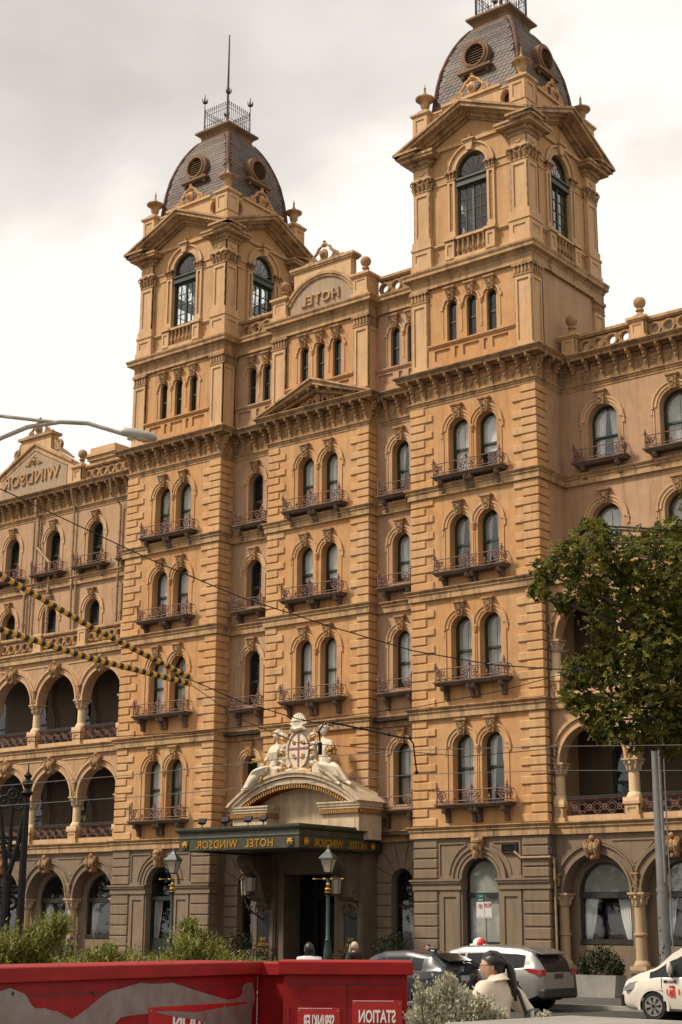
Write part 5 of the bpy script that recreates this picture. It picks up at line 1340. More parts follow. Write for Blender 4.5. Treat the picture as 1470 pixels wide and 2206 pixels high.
def seg(hw, zb, rise, n=28):
    R = (hw*hw+rise*rise)/(2*rise); a = math.asin(hw/R); return [(QX+R*sin(t), zb+rise-R+R*cos(t)) for t in [-a+2*a*i/n for i in range(n+1)]]
m = MB()
for hw, zb, rise, th, y0 in ((3.36, 6.68, 1.26, 0.10, FY-0.12), (3.26, 6.66, 1.20, 0.16, FY-0.06), (3.06, 6.66, 1.0, 0.20, FY+0.02)):
    m.prism(seg(hw, zb, rise)+seg(hw-th*1.6, zb, rise-th)[::-1], y0, 0.6)
sp = m.build('segmental_pediment', 'porchstone', H)
m = MB(); up_ = seg(2.70, 6.66, 0.80); R = (2.7**2+.8**2)/1.6
m.prism(seg(2.72, 6.66, 0.80)+seg(2.50, 6.66, 0.66)[::-1], FY+0.10, 0.5); m.build('dentil_band', 'dark_red', sp)
q = MB()
for i in range(44):
    a = math.asin(2.6/R)*(-1+2*(i+0.5)/44); x, z = QX+(R-0.10)*sin(a), 6.66+0.8-R+(R-0.10)*cos(a)
    k = q.mark(); q.box(-0.032, 0.032, FY+0.05, FY+0.12, -0.07, 0.07); q.xf(Matrix.Translation((x, 0, z)) @ Matrix.Rotation(a, 4, 'Y'), k)
q.build('gilt_dentils', 'goldpaint', sp, kind='stuff')
MB().prism([(QX-2.6, 5.7)]+seg(2.6, 6.66, 0.80)+[(QX+2.6, 5.7)], -0.25, 0.4).build('tympanum', 'porchstone', H)
MB().box(QX-3.2, QX+3.2, -0.3, YC+.01, 5.3, 5.75).build('pediment_base', 'porchstone', H)

# ------------------------------------------------------------------ figures: skinned bodies
def skin_mesh(name, pts, edges, rad, levels=2, root=0):
    me = bpy.data.meshes.new(name); me.from_pydata([tuple(p) for p in pts], edges, [])
    o = bpy.data.objects.new('tmp', me); COL.objects.link(o)
    o.modifiers.new('s', 'SKIN'); sd = o.modifiers.new('u', 'SUBSURF'); sd.levels = levels; sd.render_levels = levels
    lay = me.skin_vertices[0].data
    for i, r in enumerate(rad): lay[i].radius = (r, r) if not isinstance(r, tuple) else r; lay[i].use_root = (i == root)
    dg = bpy.context.evaluated_depsgraph_get(); ev = o.evaluated_get(dg)
    out = bpy.data.meshes.new_from_object(ev)
    bpy.data.objects.remove(o); bpy.data.meshes.remove(me)
    for p in out.polygons: p.use_smooth = True
    out.name = name; return out
def head_mb(h=0.23, nu=20, nv=16):
    """face looks to -Y, centre at origin, chin at -h/2"""
    m = MB(); k0 = m.mark()
    for i in range(nv+1):
        v = pi*i/nv; z = -cos(v)
        for j in range(nu):
            u = 2*pi*j/nu; x = sin(v)*sin(u); y = -sin(v)*cos(u); front = max(0, -y)
            X = x*0.36; Y = y*0.43; Z = z*0.5
            if z < 0: X *= 1+z*0.32; Y = Y*(1+z*0.10)-0.02*front*(-z); Y += 0.16*max(0, y)*z*0.9
            f = front**3*max(0, 1-abs(x)*3.2)
            if -0.45 < z < 0.2: Y -= 0.105*f*max(0, 1-abs(z+0.22)/0.34)
            if -0.7 < z < -0.45: Y -= 0.035*f
            if 0.0 < z < 0.25: Y += 0.03*front**2*max(0, 1-abs(abs(x)-0.33)*4)
            if z < -0.8: Y -= 0.05*front
            m.v.append((X*h, Y*h, Z*h))
    for i in range(nv):
        for j in range(nu): a = k0+i*nu+j; b = k0+i*nu+(j+1) % nu; m.f.append((a, b, b+nu, a+nu))
    for s in (-1, 1):
        m.sphere((s*0.355*h, 0.03*h, -0.05*h), 0.09*h, 7, 5, (0.45, 0.75, 1.35)); m.sphere((s*0.15*h, -0.385*h, 0.02*h), 0.045*h, 6, 4, (1.3, 0.6, 0.8))
    m.sphere((0, -0.375*h, -0.30*h), 0.06*h, 6, 4, (1.6, 0.5, 0.5))
    return m
def hand_mb(p, d, size=0.17, curl=0.5, side=1):
    """palm at p pointing along d"""
    m = MB(); d = Vector(d).normalized(); s = d.cross(Vector((0, 0, 1)))
    if s.length < 0.1: s = Vector((1, 0, 0))
    s.normalize(); n = s.cross(d).normalized(); p = Vector(p)
    m.tube([p, p+d*size*0.25, p+d*size*0.5], [size*0.17, size*0.24, size*0.22], 8)
    for i, L in enumerate((0.40, 0.47, 0.45, 0.36)):
        b = p+d*size*0.46+s*size*(-0.18+0.12*i); a1 = curl*0.7
        q = b+(d*cos(a1)-n*sin(a1))*size*L*0.5; r = q+(d*cos(a1*2.2)-n*sin(a1*2.2))*size*L*0.5
        m.tube([b, q, r], [size*0.055, size*0.05, size*0.035], 6)
    b = p+d*size*0.1+s*size*-0.2*side; m.tube([b, b+(d*0.7-s*side*0.7)*size*0.2, b+(d-s*side*0.4)*size*0.38], [size*0.07, size*0.06, size*0.04], 6)
    return m
# --- seated statue of a woman (left) and a man (right), shield between, all white stone
def statue(name, label, o, flip, male):
    E_ = empty(name, label, 'statue', o)
    s = flip
    # pelvis, spine, chest, neck ; head built apart
    J = {'pel': (0, 0, 0.28), 'wst': (s*-0.03, 0.02, 0.52), 'chs': (s*-0.06, 0.02, 0.82), 'nek': (s*-0.08, 0.0, 1.06), 'hd': (s*-0.08, -0.02, 1.16),
         'shA': (s*0.20, 0.0, 0.92), 'elA': (s*0.34, -0.06, 0.60), 'wrA': (s*0.36, -0.26, 0.42),
         'shB': (s*-0.32, 0.0, 0.92), 'elB': (s*-0.42, 0.02, 0.58), 'wrB': (s*-0.34, -0.14, 0.30),
         'hpA': (s*0.14, -0.06, 0.22), 'knA': (s*0.62, -0.30, 0.16), 'anA': (s*1.05, -0.26, -0.34), 'toA': (s*1.25, -0.30, -0.42),
         'hpB': (s*0.08, -0.16, 0.16), 'knB': (s*0.46, -0.50, 0.02), 'anB': (s*0.80, -0.44, -0.34), 'toB': (s*0.98, -0.52, -0.42)}
    names = list(J); I = names.index
    ed = [('pel', 'wst'), ('wst', 'chs'), ('chs', 'nek'), ('nek', 'hd'), ('chs', 'shA'), ('shA', 'elA'), ('elA', 'wrA'), ('chs', 'shB'), ('shB', 'elB'), ('elB', 'wrB'), ('pel', 'hpA'), ('hpA', 'knA'), ('knA', 'anA'), ('anA', 'toA'), ('pel', 'hpB'), ('hpB', 'knB'), ('knB', 'anB'), ('anB', 'toB')]
    k = 1.15 if male else 1.0
    R = {'pel': 0.21, 'wst': 0.16*k, 'chs': 0.20*k, 'nek': 0.08*k, 'hd': 0.08, 'shA': 0.10*k, 'elA': 0.075*k, 'wrA': 0.05, 'shB': 0.10*k, 'elB': 0.075*k, 'wrB': 0.05, 'hpA': 0.16, 'knA': 0.12, 'anA': 0.065, 'toA': 0.04, 'hpB': 0.16, 'knB': 0.12, 'anB': 0.065, 'toB': 0.04}
    if not male: R.update({'knA': 0.17, 'anA': 0.14, 'knB': 0.17, 'anB': 0.13})
    me = skin_mesh('body', [J[n] for n in names], [(I(a), I(b)) for a, b in ed], [R[n] for n in names])
    ob('body', me, 'marble', E_)
    hd = head_mb(0.36); hd.xf(Matrix.Translation((s*-0.08, -0.03, 1.34)) @ Matrix.Rotation(s*(0.25 if not male else 0.9), 4, 'Z'))
    ho = hd.build('head', 'marble', E_, 60)
    hr = MB(); random.seed(4)
    for i in range(26):
        t = random.uniform(0, 2*pi); v = random.uniform(0.1, 1.5); hr.sphere((s*-0.08+0.15*cos(t)*sin(v), 0.02+0.16*sin(t)*sin(v)*(1 if sin(t) > 0 else 0.75), 1.37+0.155*cos(v)), 0.055, 5, 4)
    for i in range(12): t = 2*pi*i/12; hr.sphere((s*-0.08+0.16*cos(t), -0.01+0.17*sin(t), 1.44), 0.035, 5, 4)
    hr.build('wreath_hair', 'marble', E_)
    for w, e, cu in (('wrA', 'elA', 0.6), ('wrB', 'elB', 0.6)):
        d = Vector(J[w])-Vector(J[e]); hand_mb(J[w], d, 0.2, cu).build('hand', 'marble', E_, 50)
    # drapery folds over the legs
    dr = MB(); random.seed(9)
    for i in range(16):
        t = i/15; a = Vector((s*(0.0+0.45*t), -0.34-0.18*sin(pi*t), 0.30-0.1*t)); b = Vector((s*(0.25+0.75*t), -0.42+0.1*t, -0.05-0.30*t))
        dr.tube([a, a.lerp(b, 0.35)+Vector((0, -0.12, 0.08)), a.lerp(b, 0.7)+Vector((0, -0.10, 0.02)), b], [0.05, 0.075, 0.06, 0.03], 5)
    for i in range(7): t = i/6; dr.tube([(s*(-0.25+0.4*t), -0.15, 0.28), (s*(-0.22+0.42*t), -0.30, 0.20), (s*(-0.2+0.5*t), -0.30, 0.02), (s*(-0.15+0.5*t), -0.26, -0.14)], [0.06, 0.08, 0.07, 0.03], 5)
    if not male:
        for i in range(6): t = i/5; dr.tube([(s*(-0.25+0.36*t), -0.12, 1.0-0.2*t), (s*(-0.2+0.34*t), -0.20, 0.78), (s*(-0.16+0.3*t), -0.16, 0.5)], [0.03, 0.05, 0.03], 5)
        dr.build('drapery', 'marble', E_)
        q = MB(); q.tube([(s*0.30, -0.2, 0.44), (s*0.55, -0.25, 0.56), (s*0.95, -0.2, 0.50)], [0.07, 0.06, 0.03], 6); [q.sphere((s*(0.45+0.09*i), -0.24, 0.58), 0.06, 5, 4) for i in range(5)]; q.build('gilt_sheaf', 'goldpaint', E_)
        q = MB(); q.tube([(s*0.2, -0.45, -0.02), (s*0.24, -0.5, -0.2)], [0.09, 0.05], 6); q.build('gilt_horn', 'goldpaint', E_)
    else:
        dr.build('drapery', 'marble', E_)
        q = MB(); random.seed(2)
        for i in range(20): q.sphere((s*0.42+random.uniform(-.12, .12), -0.30+random.uniform(-.1, .1), 0.66+random.uniform(-.13, .13)), 0.06, 5, 4)
        q.build('gilt_fleece', 'goldpaint', E_)
    return E_
Zp = lambda x: 6.68+1.26-((3.36**2+1.26**2)/2.52)+sqrt(((3.36**2+1.26**2)/2.52)**2-(x-QX)**2)
statue('seated_statue', 'white stone statue of a seated draped woman left of the painted shield', (QX-1.22, -0.55, 7.80), -1, False).scale = (1.18,)*3
statue('seated_statue', 'white stone statue of a seated bare-chested man with gilt fleece right of the shield', (QX+1.28, -0.55, 7.80), 1, True).scale = (1.22,)*3
SH = empty('heraldic_shield', 'white oval shield with red cross and gilt ornament crowned by a shell above the entrance', 'shield', (QX+0.02, -0.65, 7.84)); SH.scale = (1.08,)*3
ovl = lambda cx, cz, rx, rz, n=24: [(cx+rx*cos(2*pi*i/n), cz+rz*sin(2*pi*i/n)) for i in range(n)]
m = MB(); m.prism([(-0.46, 0), (0.46, 0), (0.60, 0.25), (0.62, 0.8), (0.50, 1.25), (0.28, 1.55), (-0.28, 1.55), (-0.50, 1.25), (-0.62, 0.8), (-0.60, 0.25)], 0.0, 0.28); m.prism(ovl(0.06, 0.82, 0.46, 0.62), -0.10, 0.02); m.prism(ovl(-0.44, 0.72, 0.16, 0.48), -0.07, 0.02); m.build('shield_body', 'marble', SH)
k = MB(); k.ring((0, 0, 0), 1, 0.03, 28, 5)
rim = MB(); rim.v = [(0.06+a*0.48, -0.11+b, 0.82+c*0.64) for a, b, c in k.v]; rim.f = k.f; rim.tube([(-0.62, 0.0, 0.2), (-0.66, -0.02, 0.7), (-0.52, -0.02, 1.25)], 0.04, 5); rim.tube([(0.62, 0.0, 0.2), (0.66, -0.02, 0.7), (0.52, -0.02, 1.25)], 0.04, 5)
for i in range(14): t = i/13; rim.tube([(0.1+0.5*t, -0.16, 0.12), (0.3+0.55*t, -0.22, -0.02), (0.55+0.35*t, -0.2, -0.06+0.25*t)], [0.03, 0.035, 0.015], 4)
rim.build('gilt_border', 'goldpaint', SH)
m = MB(); m.box(0.03, 0.09, -0.125, -0.10, 0.24, 1.40); m.box(-0.38, 0.50, -0.124, -0.10, 0.86, 0.93); m.build('red_cross', 'crossred', SH)
m = MB(); [m.sphere((x, -0.12, z), 0.06, 6, 4, (1.5, 0.5, 1)) for x, z in ((-0.16, 0.66), (0.28, 0.66), (-0.1, 0.58), (0.24, 0.58), (0.3, 1.08), (0.22, 1.12), (-0.15, 1.1))]; m.build('gilt_charges', 'goldpaint', SH, kind='stuff')
m = MB()
for i in range(11): t = pi*(i+0.5)/11; m.tube([(0, -0.02, 1.62), (0.24*cos(t), -0.08, 1.72+0.20*sin(t)), (0.36*cos(t), -0.02, 1.74+0.42*sin(t))], [0.03, 0.06, 0.055], 6)
m.tube([(-0.34, -0.05, 1.55), (-0.2, -0.12, 1.62), (0, -0.14, 1.58), (0.2, -0.12, 1.62), (0.34, -0.05, 1.55)], [0.05, 0.09, 0.1, 0.09, 0.05], 7); m.build('shell_crown', 'marble', SH)
mt_, gm_ = MB(), MB(); random.seed(15)
for s in (-1, 1):
    for i in range(9):
        t = i/8; p0 = Vector((s*0.55, 0.0, 0.05+1.3*t)); p1 = p0+Vector((s*random.uniform(0.14, 0.30), -0.08, random.uniform(-.05, .16))); p2 = p1+Vector((s*random.uniform(-.08, .06), -0.04, random.uniform(.05, .14)))
        (gm_ if i % 3 == 1 else mt_).tube([p0, p0.lerp(p1, 0.5)+Vector((0, -0.05, 0)), p1, p2], [0.07, 0.065, 0.05, 0.02], 6); mt_.ring((p1.x, p1.y, p1.z), 0.06, 0.028, 8, 4)
mt_.build('carved_mantling', 'marble', SH, kind='stuff'); gm_.build('gilt_mantling', 'goldpaint', SH, kind='stuff')
m = MB(); random.seed(12)
for i in range(10): m.sphere((-0.45+0.09*i, -0.1, 0.04+random.uniform(0, .1)), 0.10, 6, 4)
m.build('leaf_base', 'marble', SH)
# lanterns on scrolled arms beside the door
def lantern(parent, x, y, z, r=0.2, h=0.62):
    m = MB(); m.lathe([(r*0.7, 0), (r*0.85, 0.05), (r*0.8, 0.06)], 6, x, y, z); m.lathe([(r*1.15, h), (r*1.1, h+0.05), (r*0.5, h+0.16), (r*0.15, h+0.24)], 6, x, y, z)
    for t in range(6): a = 2*pi*(t+0.5)/6; m.tube([(x+r*0.8*cos(a), y+r*0.8*sin(a), z+0.05), (x+r*cos(a), y+r*sin(a), z+h)], 0.014, 4)
    m.build('lantern_frame', 'bronze', parent); MB().lathe([(r*0.74, 0.05), (r*0.94, h)], 6, x, y, z).build('lantern_glass', 'lampglass', parent)
for s, x, t in ((-1, PX0+0.36, 'bronze wall lantern on a scrolled arm left of the doorway'), (1, PX1-0.56, 'bronze wall lantern on a scrolled arm right of the doorway')):
    e_ = empty('wall_lantern', t, 'lantern', (x, PY-0.05, 2.7), 0, 'lanterns flanking the hotel door')
    MB().tube([(0.16, 0, -0.25), (0.14, -0.3, -0.1), (0.04, -0.62, 0.1), (-0.1, -0.72, 0.42), (-0.1, -0.72, 0.6)], [0.045, 0.04, 0.035, 0.03, 0.03], 6).ring((0.12, -0.24, 0.12), 0.14, 0.022, 10, 4, axis='X').build('scroll_arm', 'bronze', e_)
    lantern(e_, -0.1, -0.72, 0.6)
e_ = empty('hanging_lantern', 'glazed lantern hanging under the canopy by the left console', 'lantern', (PX0+1.25, -1.6, 4.9))
MB().tube([(0, 0, 0), (0, 0, -0.75)], 0.012, 4).build('chain', 'bronze', e_); lantern(e_, 0, 0, -1.5, 0.22, 0.55)
MB().sphere((0, 0, -1.2), 0.05, 6, 4).build('bulb', 'bulb', e_) if False else None
# ------------------------------------------------------------------ street layout helpers: a sight line of the camera met at a depth or a plane
FPX = 54.0917/36*2206
def sight(px, py): return fw+rt*((px-735)/FPX)-up*((py-1103)/FPX)
def atD(px, py, d): return CAMP+sight(px, py)*d
def atY(px, py, Y): s = sight(px, py); return CAMP+s*((Y-CAMP.y)/s.y)
def gpos(px, Y, z=0.0): p = atY(px, 2100, Y); return Vector((p.x, Y, z))
plain('carglass', (0.02, 0.021, 0.022), 0.12, var=0.05, spec=0.35)
plain('rubber', (0.012, 0.012, 0.012), 0.8); plain('alloy', (0.55, 0.53, 0.50), 0.3, metal=0.9); plain('blackplastic', (0.015, 0.015, 0.016), 0.55)
plain('carblack', (0.011, 0.013, 0.017), 0.22, var=0.05, coat=0.8); plain('carwhite', (0.66, 0.64, 0.60), 0.3, var=0.03, coat=0.6); plain('carsilver', (0.30, 0.285, 0.265), 0.32, metal=0.55, var=0.04, coat=0.6); plain('vanwhite', (0.62, 0.56, 0.47), 0.35, var=0.03, coat=0.5)
plain('tailred', (0.30, 0.012, 0.018), 0.2, coat=0.8); plain('headlamp', (0.55, 0.55, 0.55), 0.15, metal=0.6); plain('plate', (0.42, 0.41, 0.40), 0.5); plain('signred', (0.55, 0.03, 0.02), 0.5, var=0.04); plain('signwhite', (0.78, 0.76, 0.73), 0.5, var=0.03); plain('teal', (0.01, 0.12, 0.11), 0.5); plain('ink', (0.02, 0.02, 0.02), 0.6)
plain('wiregrey', (0.16, 0.15, 0.14), 0.5); plain('galv', (0.23, 0.225, 0.215), 0.5, metal=0.4, var=0.15, vscale=4); plain('lampgreen', (0.016, 0.045, 0.034), 0.45, var=0.2); plain('whitegrime', (0.6, 0.58, 0.55), 0.7)
def lerpt(tab, x):
    if x <= tab[0][0]: return tab[0][1]
    for (a, b), (c, d) in zip(tab[:-1], tab[1:]):
        if x <= c: t = (x-a)/(c-a); t = t*t*(3-2*t)*0.5+t*0.5; return b+(d-b)*t
    return tab[-1][1]
def vehicle(name, label, loc, rz, S, paint, cat='car'):
    """local: +x forward. S: profile tables"""
    E_ = empty(name, label, cat, loc, rz)
    L0, L1 = S['x']; nx = 64; xs = [L0+(L1-L0)*i/nx for i in range(nx+1)]
    ws = S['wheels']; R = S['R']
    rows = []
    for x in xs:
        top = lerpt(S['top'], x); belt = min(lerpt(S['belt'], x), top-0.03); W_ = lerpt(S['w'], x); sill = lerpt(S['sill'], x); wt = W_*lerpt(S['tumble'], x)
        g = top-belt
        r = [(0, sill), (W_*0.86, sill), (W_*0.95, sill+0.06), (W_*0.985, sill+(belt-sill)*0.30), (W_, sill+(belt-sill)*0.62), (W_*0.985, belt-0.03), (W_*0.965, belt)]
        for t in (0.25, 0.5, 0.75): r.append((W_*0.965+(wt-W_*0.965)*t**1.15, belt+g*0.90*t))
        r += [(wt, belt+g*0.90), (wt*0.93, belt+g*0.965), (wt*0.78, belt+g*0.99), (wt*0.4, top), (0, top+0.012)]
        rows.append(r)
    m = len(rows[0]); parts = {}
    def put(key, poly): parts.setdefault(key, []).append(poly)
    P = lambda i, j, s: (xs[i], s*rows[i][j][0], rows[i][j][1])
    for i in range(nx):
        xm = (xs[i]+xs[i+1])/2
        for j in range(m-1):
            zc = (rows[i][j][1]+rows[i+1][j+1][1])/2
            for s in (1, -1):
                key = 'body'
                if 6 <= j <= 8:
                    for k_, (a, b) in enumerate(S['side']):
                        if a <= xm <= b: key = ('side', k_, s)
                elif 11 <= j and any(a <= xm <= b for a, b in S['glass_top']): key = ('top', 0 if xm < 0 else 1, 0)
                elif 1 <= j <= 4:
                    hit = [n_ for n_, w in enumerate(ws) if (xm-w)**2+(zc-R)**2 < (R*1.10)**2]
                    if hit: key = ('arch', hit[0], s)
                    elif zc < S.get('clad', 0): key = 'clad'
                elif j == 0: key = 'clad'
                put(key, [P(i, j, s), P(i+1, j, s), P(i+1, j+1, s), P(i, j+1, s)][::s])
    for i in (0, nx):
        for s in (1, -1):
            for j in range(m-1):
                put('clad' if rows[i][j+1][1] < S.get('clad', 0)+0.05 else 'body', [P(i, j, s), P(i, j+1, s), (xs[i], 0, rows[i][j+1][1]), (xs[i], 0, rows[i][j][1])])
    for key in [k_ for k_ in parts if k_[0] == 'arch']: del parts[key]
    for key, polys in parts.items():
        idx = {}; mb = MB()
        for p in polys:
            f = []
            for v in p:
                kx = tuple(round(c, 5) for c in v)
                if kx not in idx: idx[kx] = len(mb.v); mb.v.append(v)
                if idx[kx] not in f: f.append(idx[kx])
            if len(f) > 2: mb.f.append(tuple(f))
        nm, mt = {'body': ('body', paint), 'clad': ('lower_cladding', 'blackplastic'), }.get(key, ('wheel_well', 'rubber') if key[0] == 'arch' else (None, None))
        if nm is None:
            nm = 'side_window' if key[0] == 'side' else ('rear_window' if key[1] == 0 else 'windscreen'); mt = S.get('glass', 'carglass')
        mb.build(nm, mt, E_, 38)
    # wheels: tyre > rim
    for w in ws:
        for s in (1, -1):
            y = s*(lerpt(S['w'], w)-0.13)
            q = MB(); q.lathe([(R*0.64, -0.10), (R*0.90, -0.115), (R, -0.07), (R, 0.07), (R*0.90, 0.115), (R*0.64, 0.10)], 28); q.xf(Matrix.Rotation(pi/2, 4, 'X'))
            t_ = q.build('wheel', 'rubber', E_, 40, loc=(w, y, R))
            q = MB(); q.prism(arch_ring(0, 0, R*0.60, R*0.68, 28, 0, 2*pi-1e-4), s*0.112-0.01, s*0.112+0.01)
            for k in range(S.get('spokes', 5)*2):
                a = 2*pi*(k//2)/S.get('spokes', 5)+(0.13 if k % 2 else -0.13); b = q.mark(); q.prism([(0.04, -0.012), (R*0.62, -0.022), (R*0.62, 0.022), (0.04, 0.012)], s*0.112-0.012, s*0.112+0.008); q.xf(Matrix.Rotation(-a, 4, 'Y'), b)
            q.build('rim', 'alloy', t_)
            q = MB(); q.prism([(R*0.66*cos(2*pi*i/20), R*0.66*sin(2*pi*i/20)) for i in range(20)], s*0.03-0.01, s*0.03+0.01); q.build('brake_disc', 'rubber', t_)
            q = MB(); yi = s*(lerpt(S['w'], w)-0.42); q.prism([(w+R*1.25*cos(2*pi*i/20), R+R*1.25*sin(2*pi*i/20)) for i in range(20)], yi-0.01, yi+0.01); q.prism(arch_ring(w, R, R*1.18, R*1.25, 20, -0.2, pi+0.2), min(yi, s*(lerpt(S['w'], w)-0.05)), max(yi, s*(lerpt(S['w'], w)-0.05))); q.build('wheel_well', 'rubber', E_)
            q = MB(); q.prism(arch_ring(w, R, R*1.05, R*(1.24 if S.get('clad') else 1.24), 22, -0.25, pi+0.25), s*(lerpt(S['w'], w)-0.02)-0.015, s*(lerpt(S['w'], w)-0.02)+0.02); q.build('wheel_arch', 'blackplastic' if S.get('clad') else paint, E_)
    return E_
HG = -0.02
suv = dict(x=(-2.1, 2.08), wheels=(-1.28, 1.28), R=0.345, clad=0.46, sill=[(-2.1, 0.36), (-1.7, 0.24), (1.8, 0.22), (2.1, 0.34)],
    top=[(-2.1, 0.92), (-2.02, 1.06), (-1.90, 1.22), (-1.45, 1.50), (-0.6, 1.585), (0.1, 1.56), (0.45, 1.46), (1.05, 1.10), (1.35, 1.02), (1.85, 0.92), (2.08, 0.72)],
    belt=[(-2.1, 0.90), (-1.9, 1.06), (-1.2, 1.03), (0.9, 0.97), (2.08, 0.70)], w=[(-2.1, 0.70), (-1.95, 0.82), (-1.4, 0.89), (0, 0.875), (1.4, 0.875), (1.9, 0.78), (2.08, 0.62)],
    tumble=[(-2.1, 0.82), (-1.4, 0.74), (0.3, 0.76), (1.1, 0.86), (2.08, 0.9)], side=[(-1.22, -0.86), (-0.80, -0.02), (0.06, 0.80)], glass_top=[(-1.98, -1.50), (0.36, 1.02)])
hi = dict(x=(-2.42, 2.45), wheels=(-1.42, 1.42), R=0.37, clad=0.40, sill=[(-2.42, 0.42), (-1.9, 0.26), (2.1, 0.24), (2.45, 0.36)],
    top=[(-2.42, 1.02), (-2.36, 1.16), (-2.24, 1.36), (-2.0, 1.60), (-1.6, 1.68), (-0.6, 1.725), (0.2, 1.70), (0.6, 1.60), (1.2, 1.18), (1.5, 1.09), (2.2, 0.97), (2.45, 0.72)],
    belt=[(-2.42, 1.0), (-2.2, 1.16), (-1.4, 1.10), (1.0, 1.03), (2.45, 0.70)], w=[(-2.42, 0.80), (-2.25, 0.92), (-1.6, 0.965), (0, 0.95), (1.5, 0.95), (2.2, 0.85), (2.45, 0.66)],
    tumble=[(-2.42, 0.84), (-1.6, 0.77), (0.3, 0.78), (1.2, 0.88), (2.45, 0.9)], side=[(-1.86, -1.02), (-0.95, 0.0), (0.07, 0.92)], glass_top=[(-2.40, -2.08), (0.50, 1.18)])
van = dict(x=(-2.95, 2.97), wheels=(-1.75, 1.95), R=0.345, sill=[(-2.95, 0.40), (-2.4, 0.24), (2.6, 0.24), (2.97, 0.32)],
    top=[(-2.95, 1.9), (-2.8, 1.98), (0.5, 2.0), (0.95, 1.93), (1.35, 1.66), (1.95, 1.24), (2.3, 1.13), (2.72, 0.98), (2.90, 0.80), (2.97, 0.62)],
    belt=[(-2.95, 1.12), (0.4, 1.06), (1.8, 1.02), (2.3, 0.95), (2.97, 0.60)], w=[(-2.95, 0.92), (-2.5, 0.975), (1.8, 0.975), (2.4, 0.94), (2.75, 0.84), (2.97, 0.66)],
    tumble=[(-2.95, 0.9), (0.4, 0.86), (1.6, 0.88), (2.97, 0.92)], side=[(-2.6, -1.4), (-1.3, -0.3), (-0.2, 0.55), (0.62, 2.0)], glass_top=[(1.05, 1.95)], glass='carglass', spokes=7)
# dark SUV and silver-white taxi parked along the kerb, cream van in the lane: all head left
SUVP = Vector((1.15, -10.0, HG)); TX = Vector((2.85, -8.45, HG)); VN = Vector((11.2, -9.75, HG))
e1 = vehicle('parked_car', 'dark grey compact SUV parked left of the silver taxi', SUVP, pi, suv, 'carblack')
q = MB(); q.sphere((-1.05, 0, 1.60), 0.11, 8, 5, (1.6, 0.5, 0.7)); q.build('roof_antenna', 'carblack', e1)
q = MB(); q.box(-2.115, -2.09, -0.20, 0.20, 0.78, 0.92, 0.006); q.build('number_plate', 'plate', e1)
for s in (-1, 1): q = MB(); q.box(-2.08, -1.86, s*0.62-0.14, s*0.62+0.14, 0.98, 1.06, 0.02); q.build('tail_light', 'taildark', e1) if 'taildark' in MATS else (plain('taildark', (0.05, 0.006, 0.008), 0.25, coat=0.6), q.build('tail_light', 'taildark', e1))
for s in (-1, 1): q = MB(); q.box(-0.62, -0.42, s*0.885-0.012, s*0.885+0.022, 0.90, 0.935, 0.008); q.build('door_handle', 'blackplastic', e1)
q = MB(); q.prism([(-1.98, 1.315), (-1.50, 1.495), (-1.44, 1.46), (-1.96, 1.285)], -0.52, 0.52); q.build('spoiler', 'carblack', e1)
q = MB(); q.sphere((-2.03, 0, 1.03), 0.05, 8, 5, (0.4, 1, 1)); q.build('badge', 'alloy', e1)
e2 = vehicle('taxi_car', 'silver and white taxi SUV with red and white roof dome', TX, pi, hi, 'carsilver')
q = MB(); q.prism([(-2.30, 1.515), (-1.80, 1.665), (-1.74, 1.63), (-2.28, 1.485)], -0.60, 0.60); q.build('spoiler', 'carsilver', e2)
for s in (-1, 1):
    q = MB(); q.prism([(-2.44, 1.10), (-1.86, 1.13), (-2.05, 1.02), (-2.44, 0.94)], s*0.80-0.12, s*0.80+0.135); q.build('tail_light', 'tailred', e2)
    q = MB(); q.box(-2.43, -2.36, s*0.72-0.05, s*0.72+0.05, 0.5, 0.56, 0.01); q.build('reflector', 'tailred', e2)
q = MB(); q.box(-2.445, -2.41, -0.2, 0.2, 0.86, 0.99, 0.006); q.build('number_plate', 'taildark', e2)
q = MB(); q.box(-2.50, -2.30, -0.86, 0.86, 0.34, 0.60, 0.05); q.build('bumper', 'blackplastic', e2)
q = MB(); q.sphere((0.15, 0, 1.76), 0.20, 12, 6, (1.0, 0.8, 0.75)); q.box(-0.1, 0.4, -0.1, 0.1, 1.69, 1.74); q.build('roof_dome', 'signwhite', e2, 50)
q = MB(); q.sphere((0.06, 0.02, 1.76), 0.19, 10, 6, (0.7, 0.85, 0.72)); q.build('roof_dome_light', 'signred', e2, 50)
for s in (-1, 1):
    q = MB(); q.box(-0.86, -0.60, s*0.955-0.012, s*0.955+0.022, 0.98, 1.015, 0.008); q.build('door_handle', 'alloy', e2)
    q = MB(); q.box(-0.5, 0.55, s*0.955-0.004, s*0.955+0.006, 0.66, 0.82); q.build('door_decal', 'signred', e2)
e3 = vehicle('taxi_van', 'cream white van taxi with red door logo at the right edge', VN, pi, van, 'vanwhite', 'van')
SY = 1   # street side is +y in the rotated local frame
q = MB(); q.prism([(2.36, 0.93), (2.60, 0.88), (2.80, 0.74), (2.74, 0.68), (2.50, 0.74)], 0.66, 0.915); q.xf(Matrix.Translation((0, 0, 0))); q.build('headlight', 'headlamp', e3)
q = MB(); q.box(2.86, 2.93, 0.62, 0.80, 0.32, 0.60, 0.02); q.build('fog_slot', 'blackplastic', e3)
q = MB(); q.sphere((1.42, 1.08, 1.24), 0.15, 14, 10, (0.42, 0.6, 1.0)); q.tube([(1.48, 0.95, 1.08), (1.43, 1.05, 1.14)], 0.035, 6); q.build('wing_mirror', 'vanwhite', e3, 60)
q = MB(); q.box(1.70, 1.708, 0.955, 0.980, 0.75, 1.02); q.build('door_seam', 'blackplastic', e3)
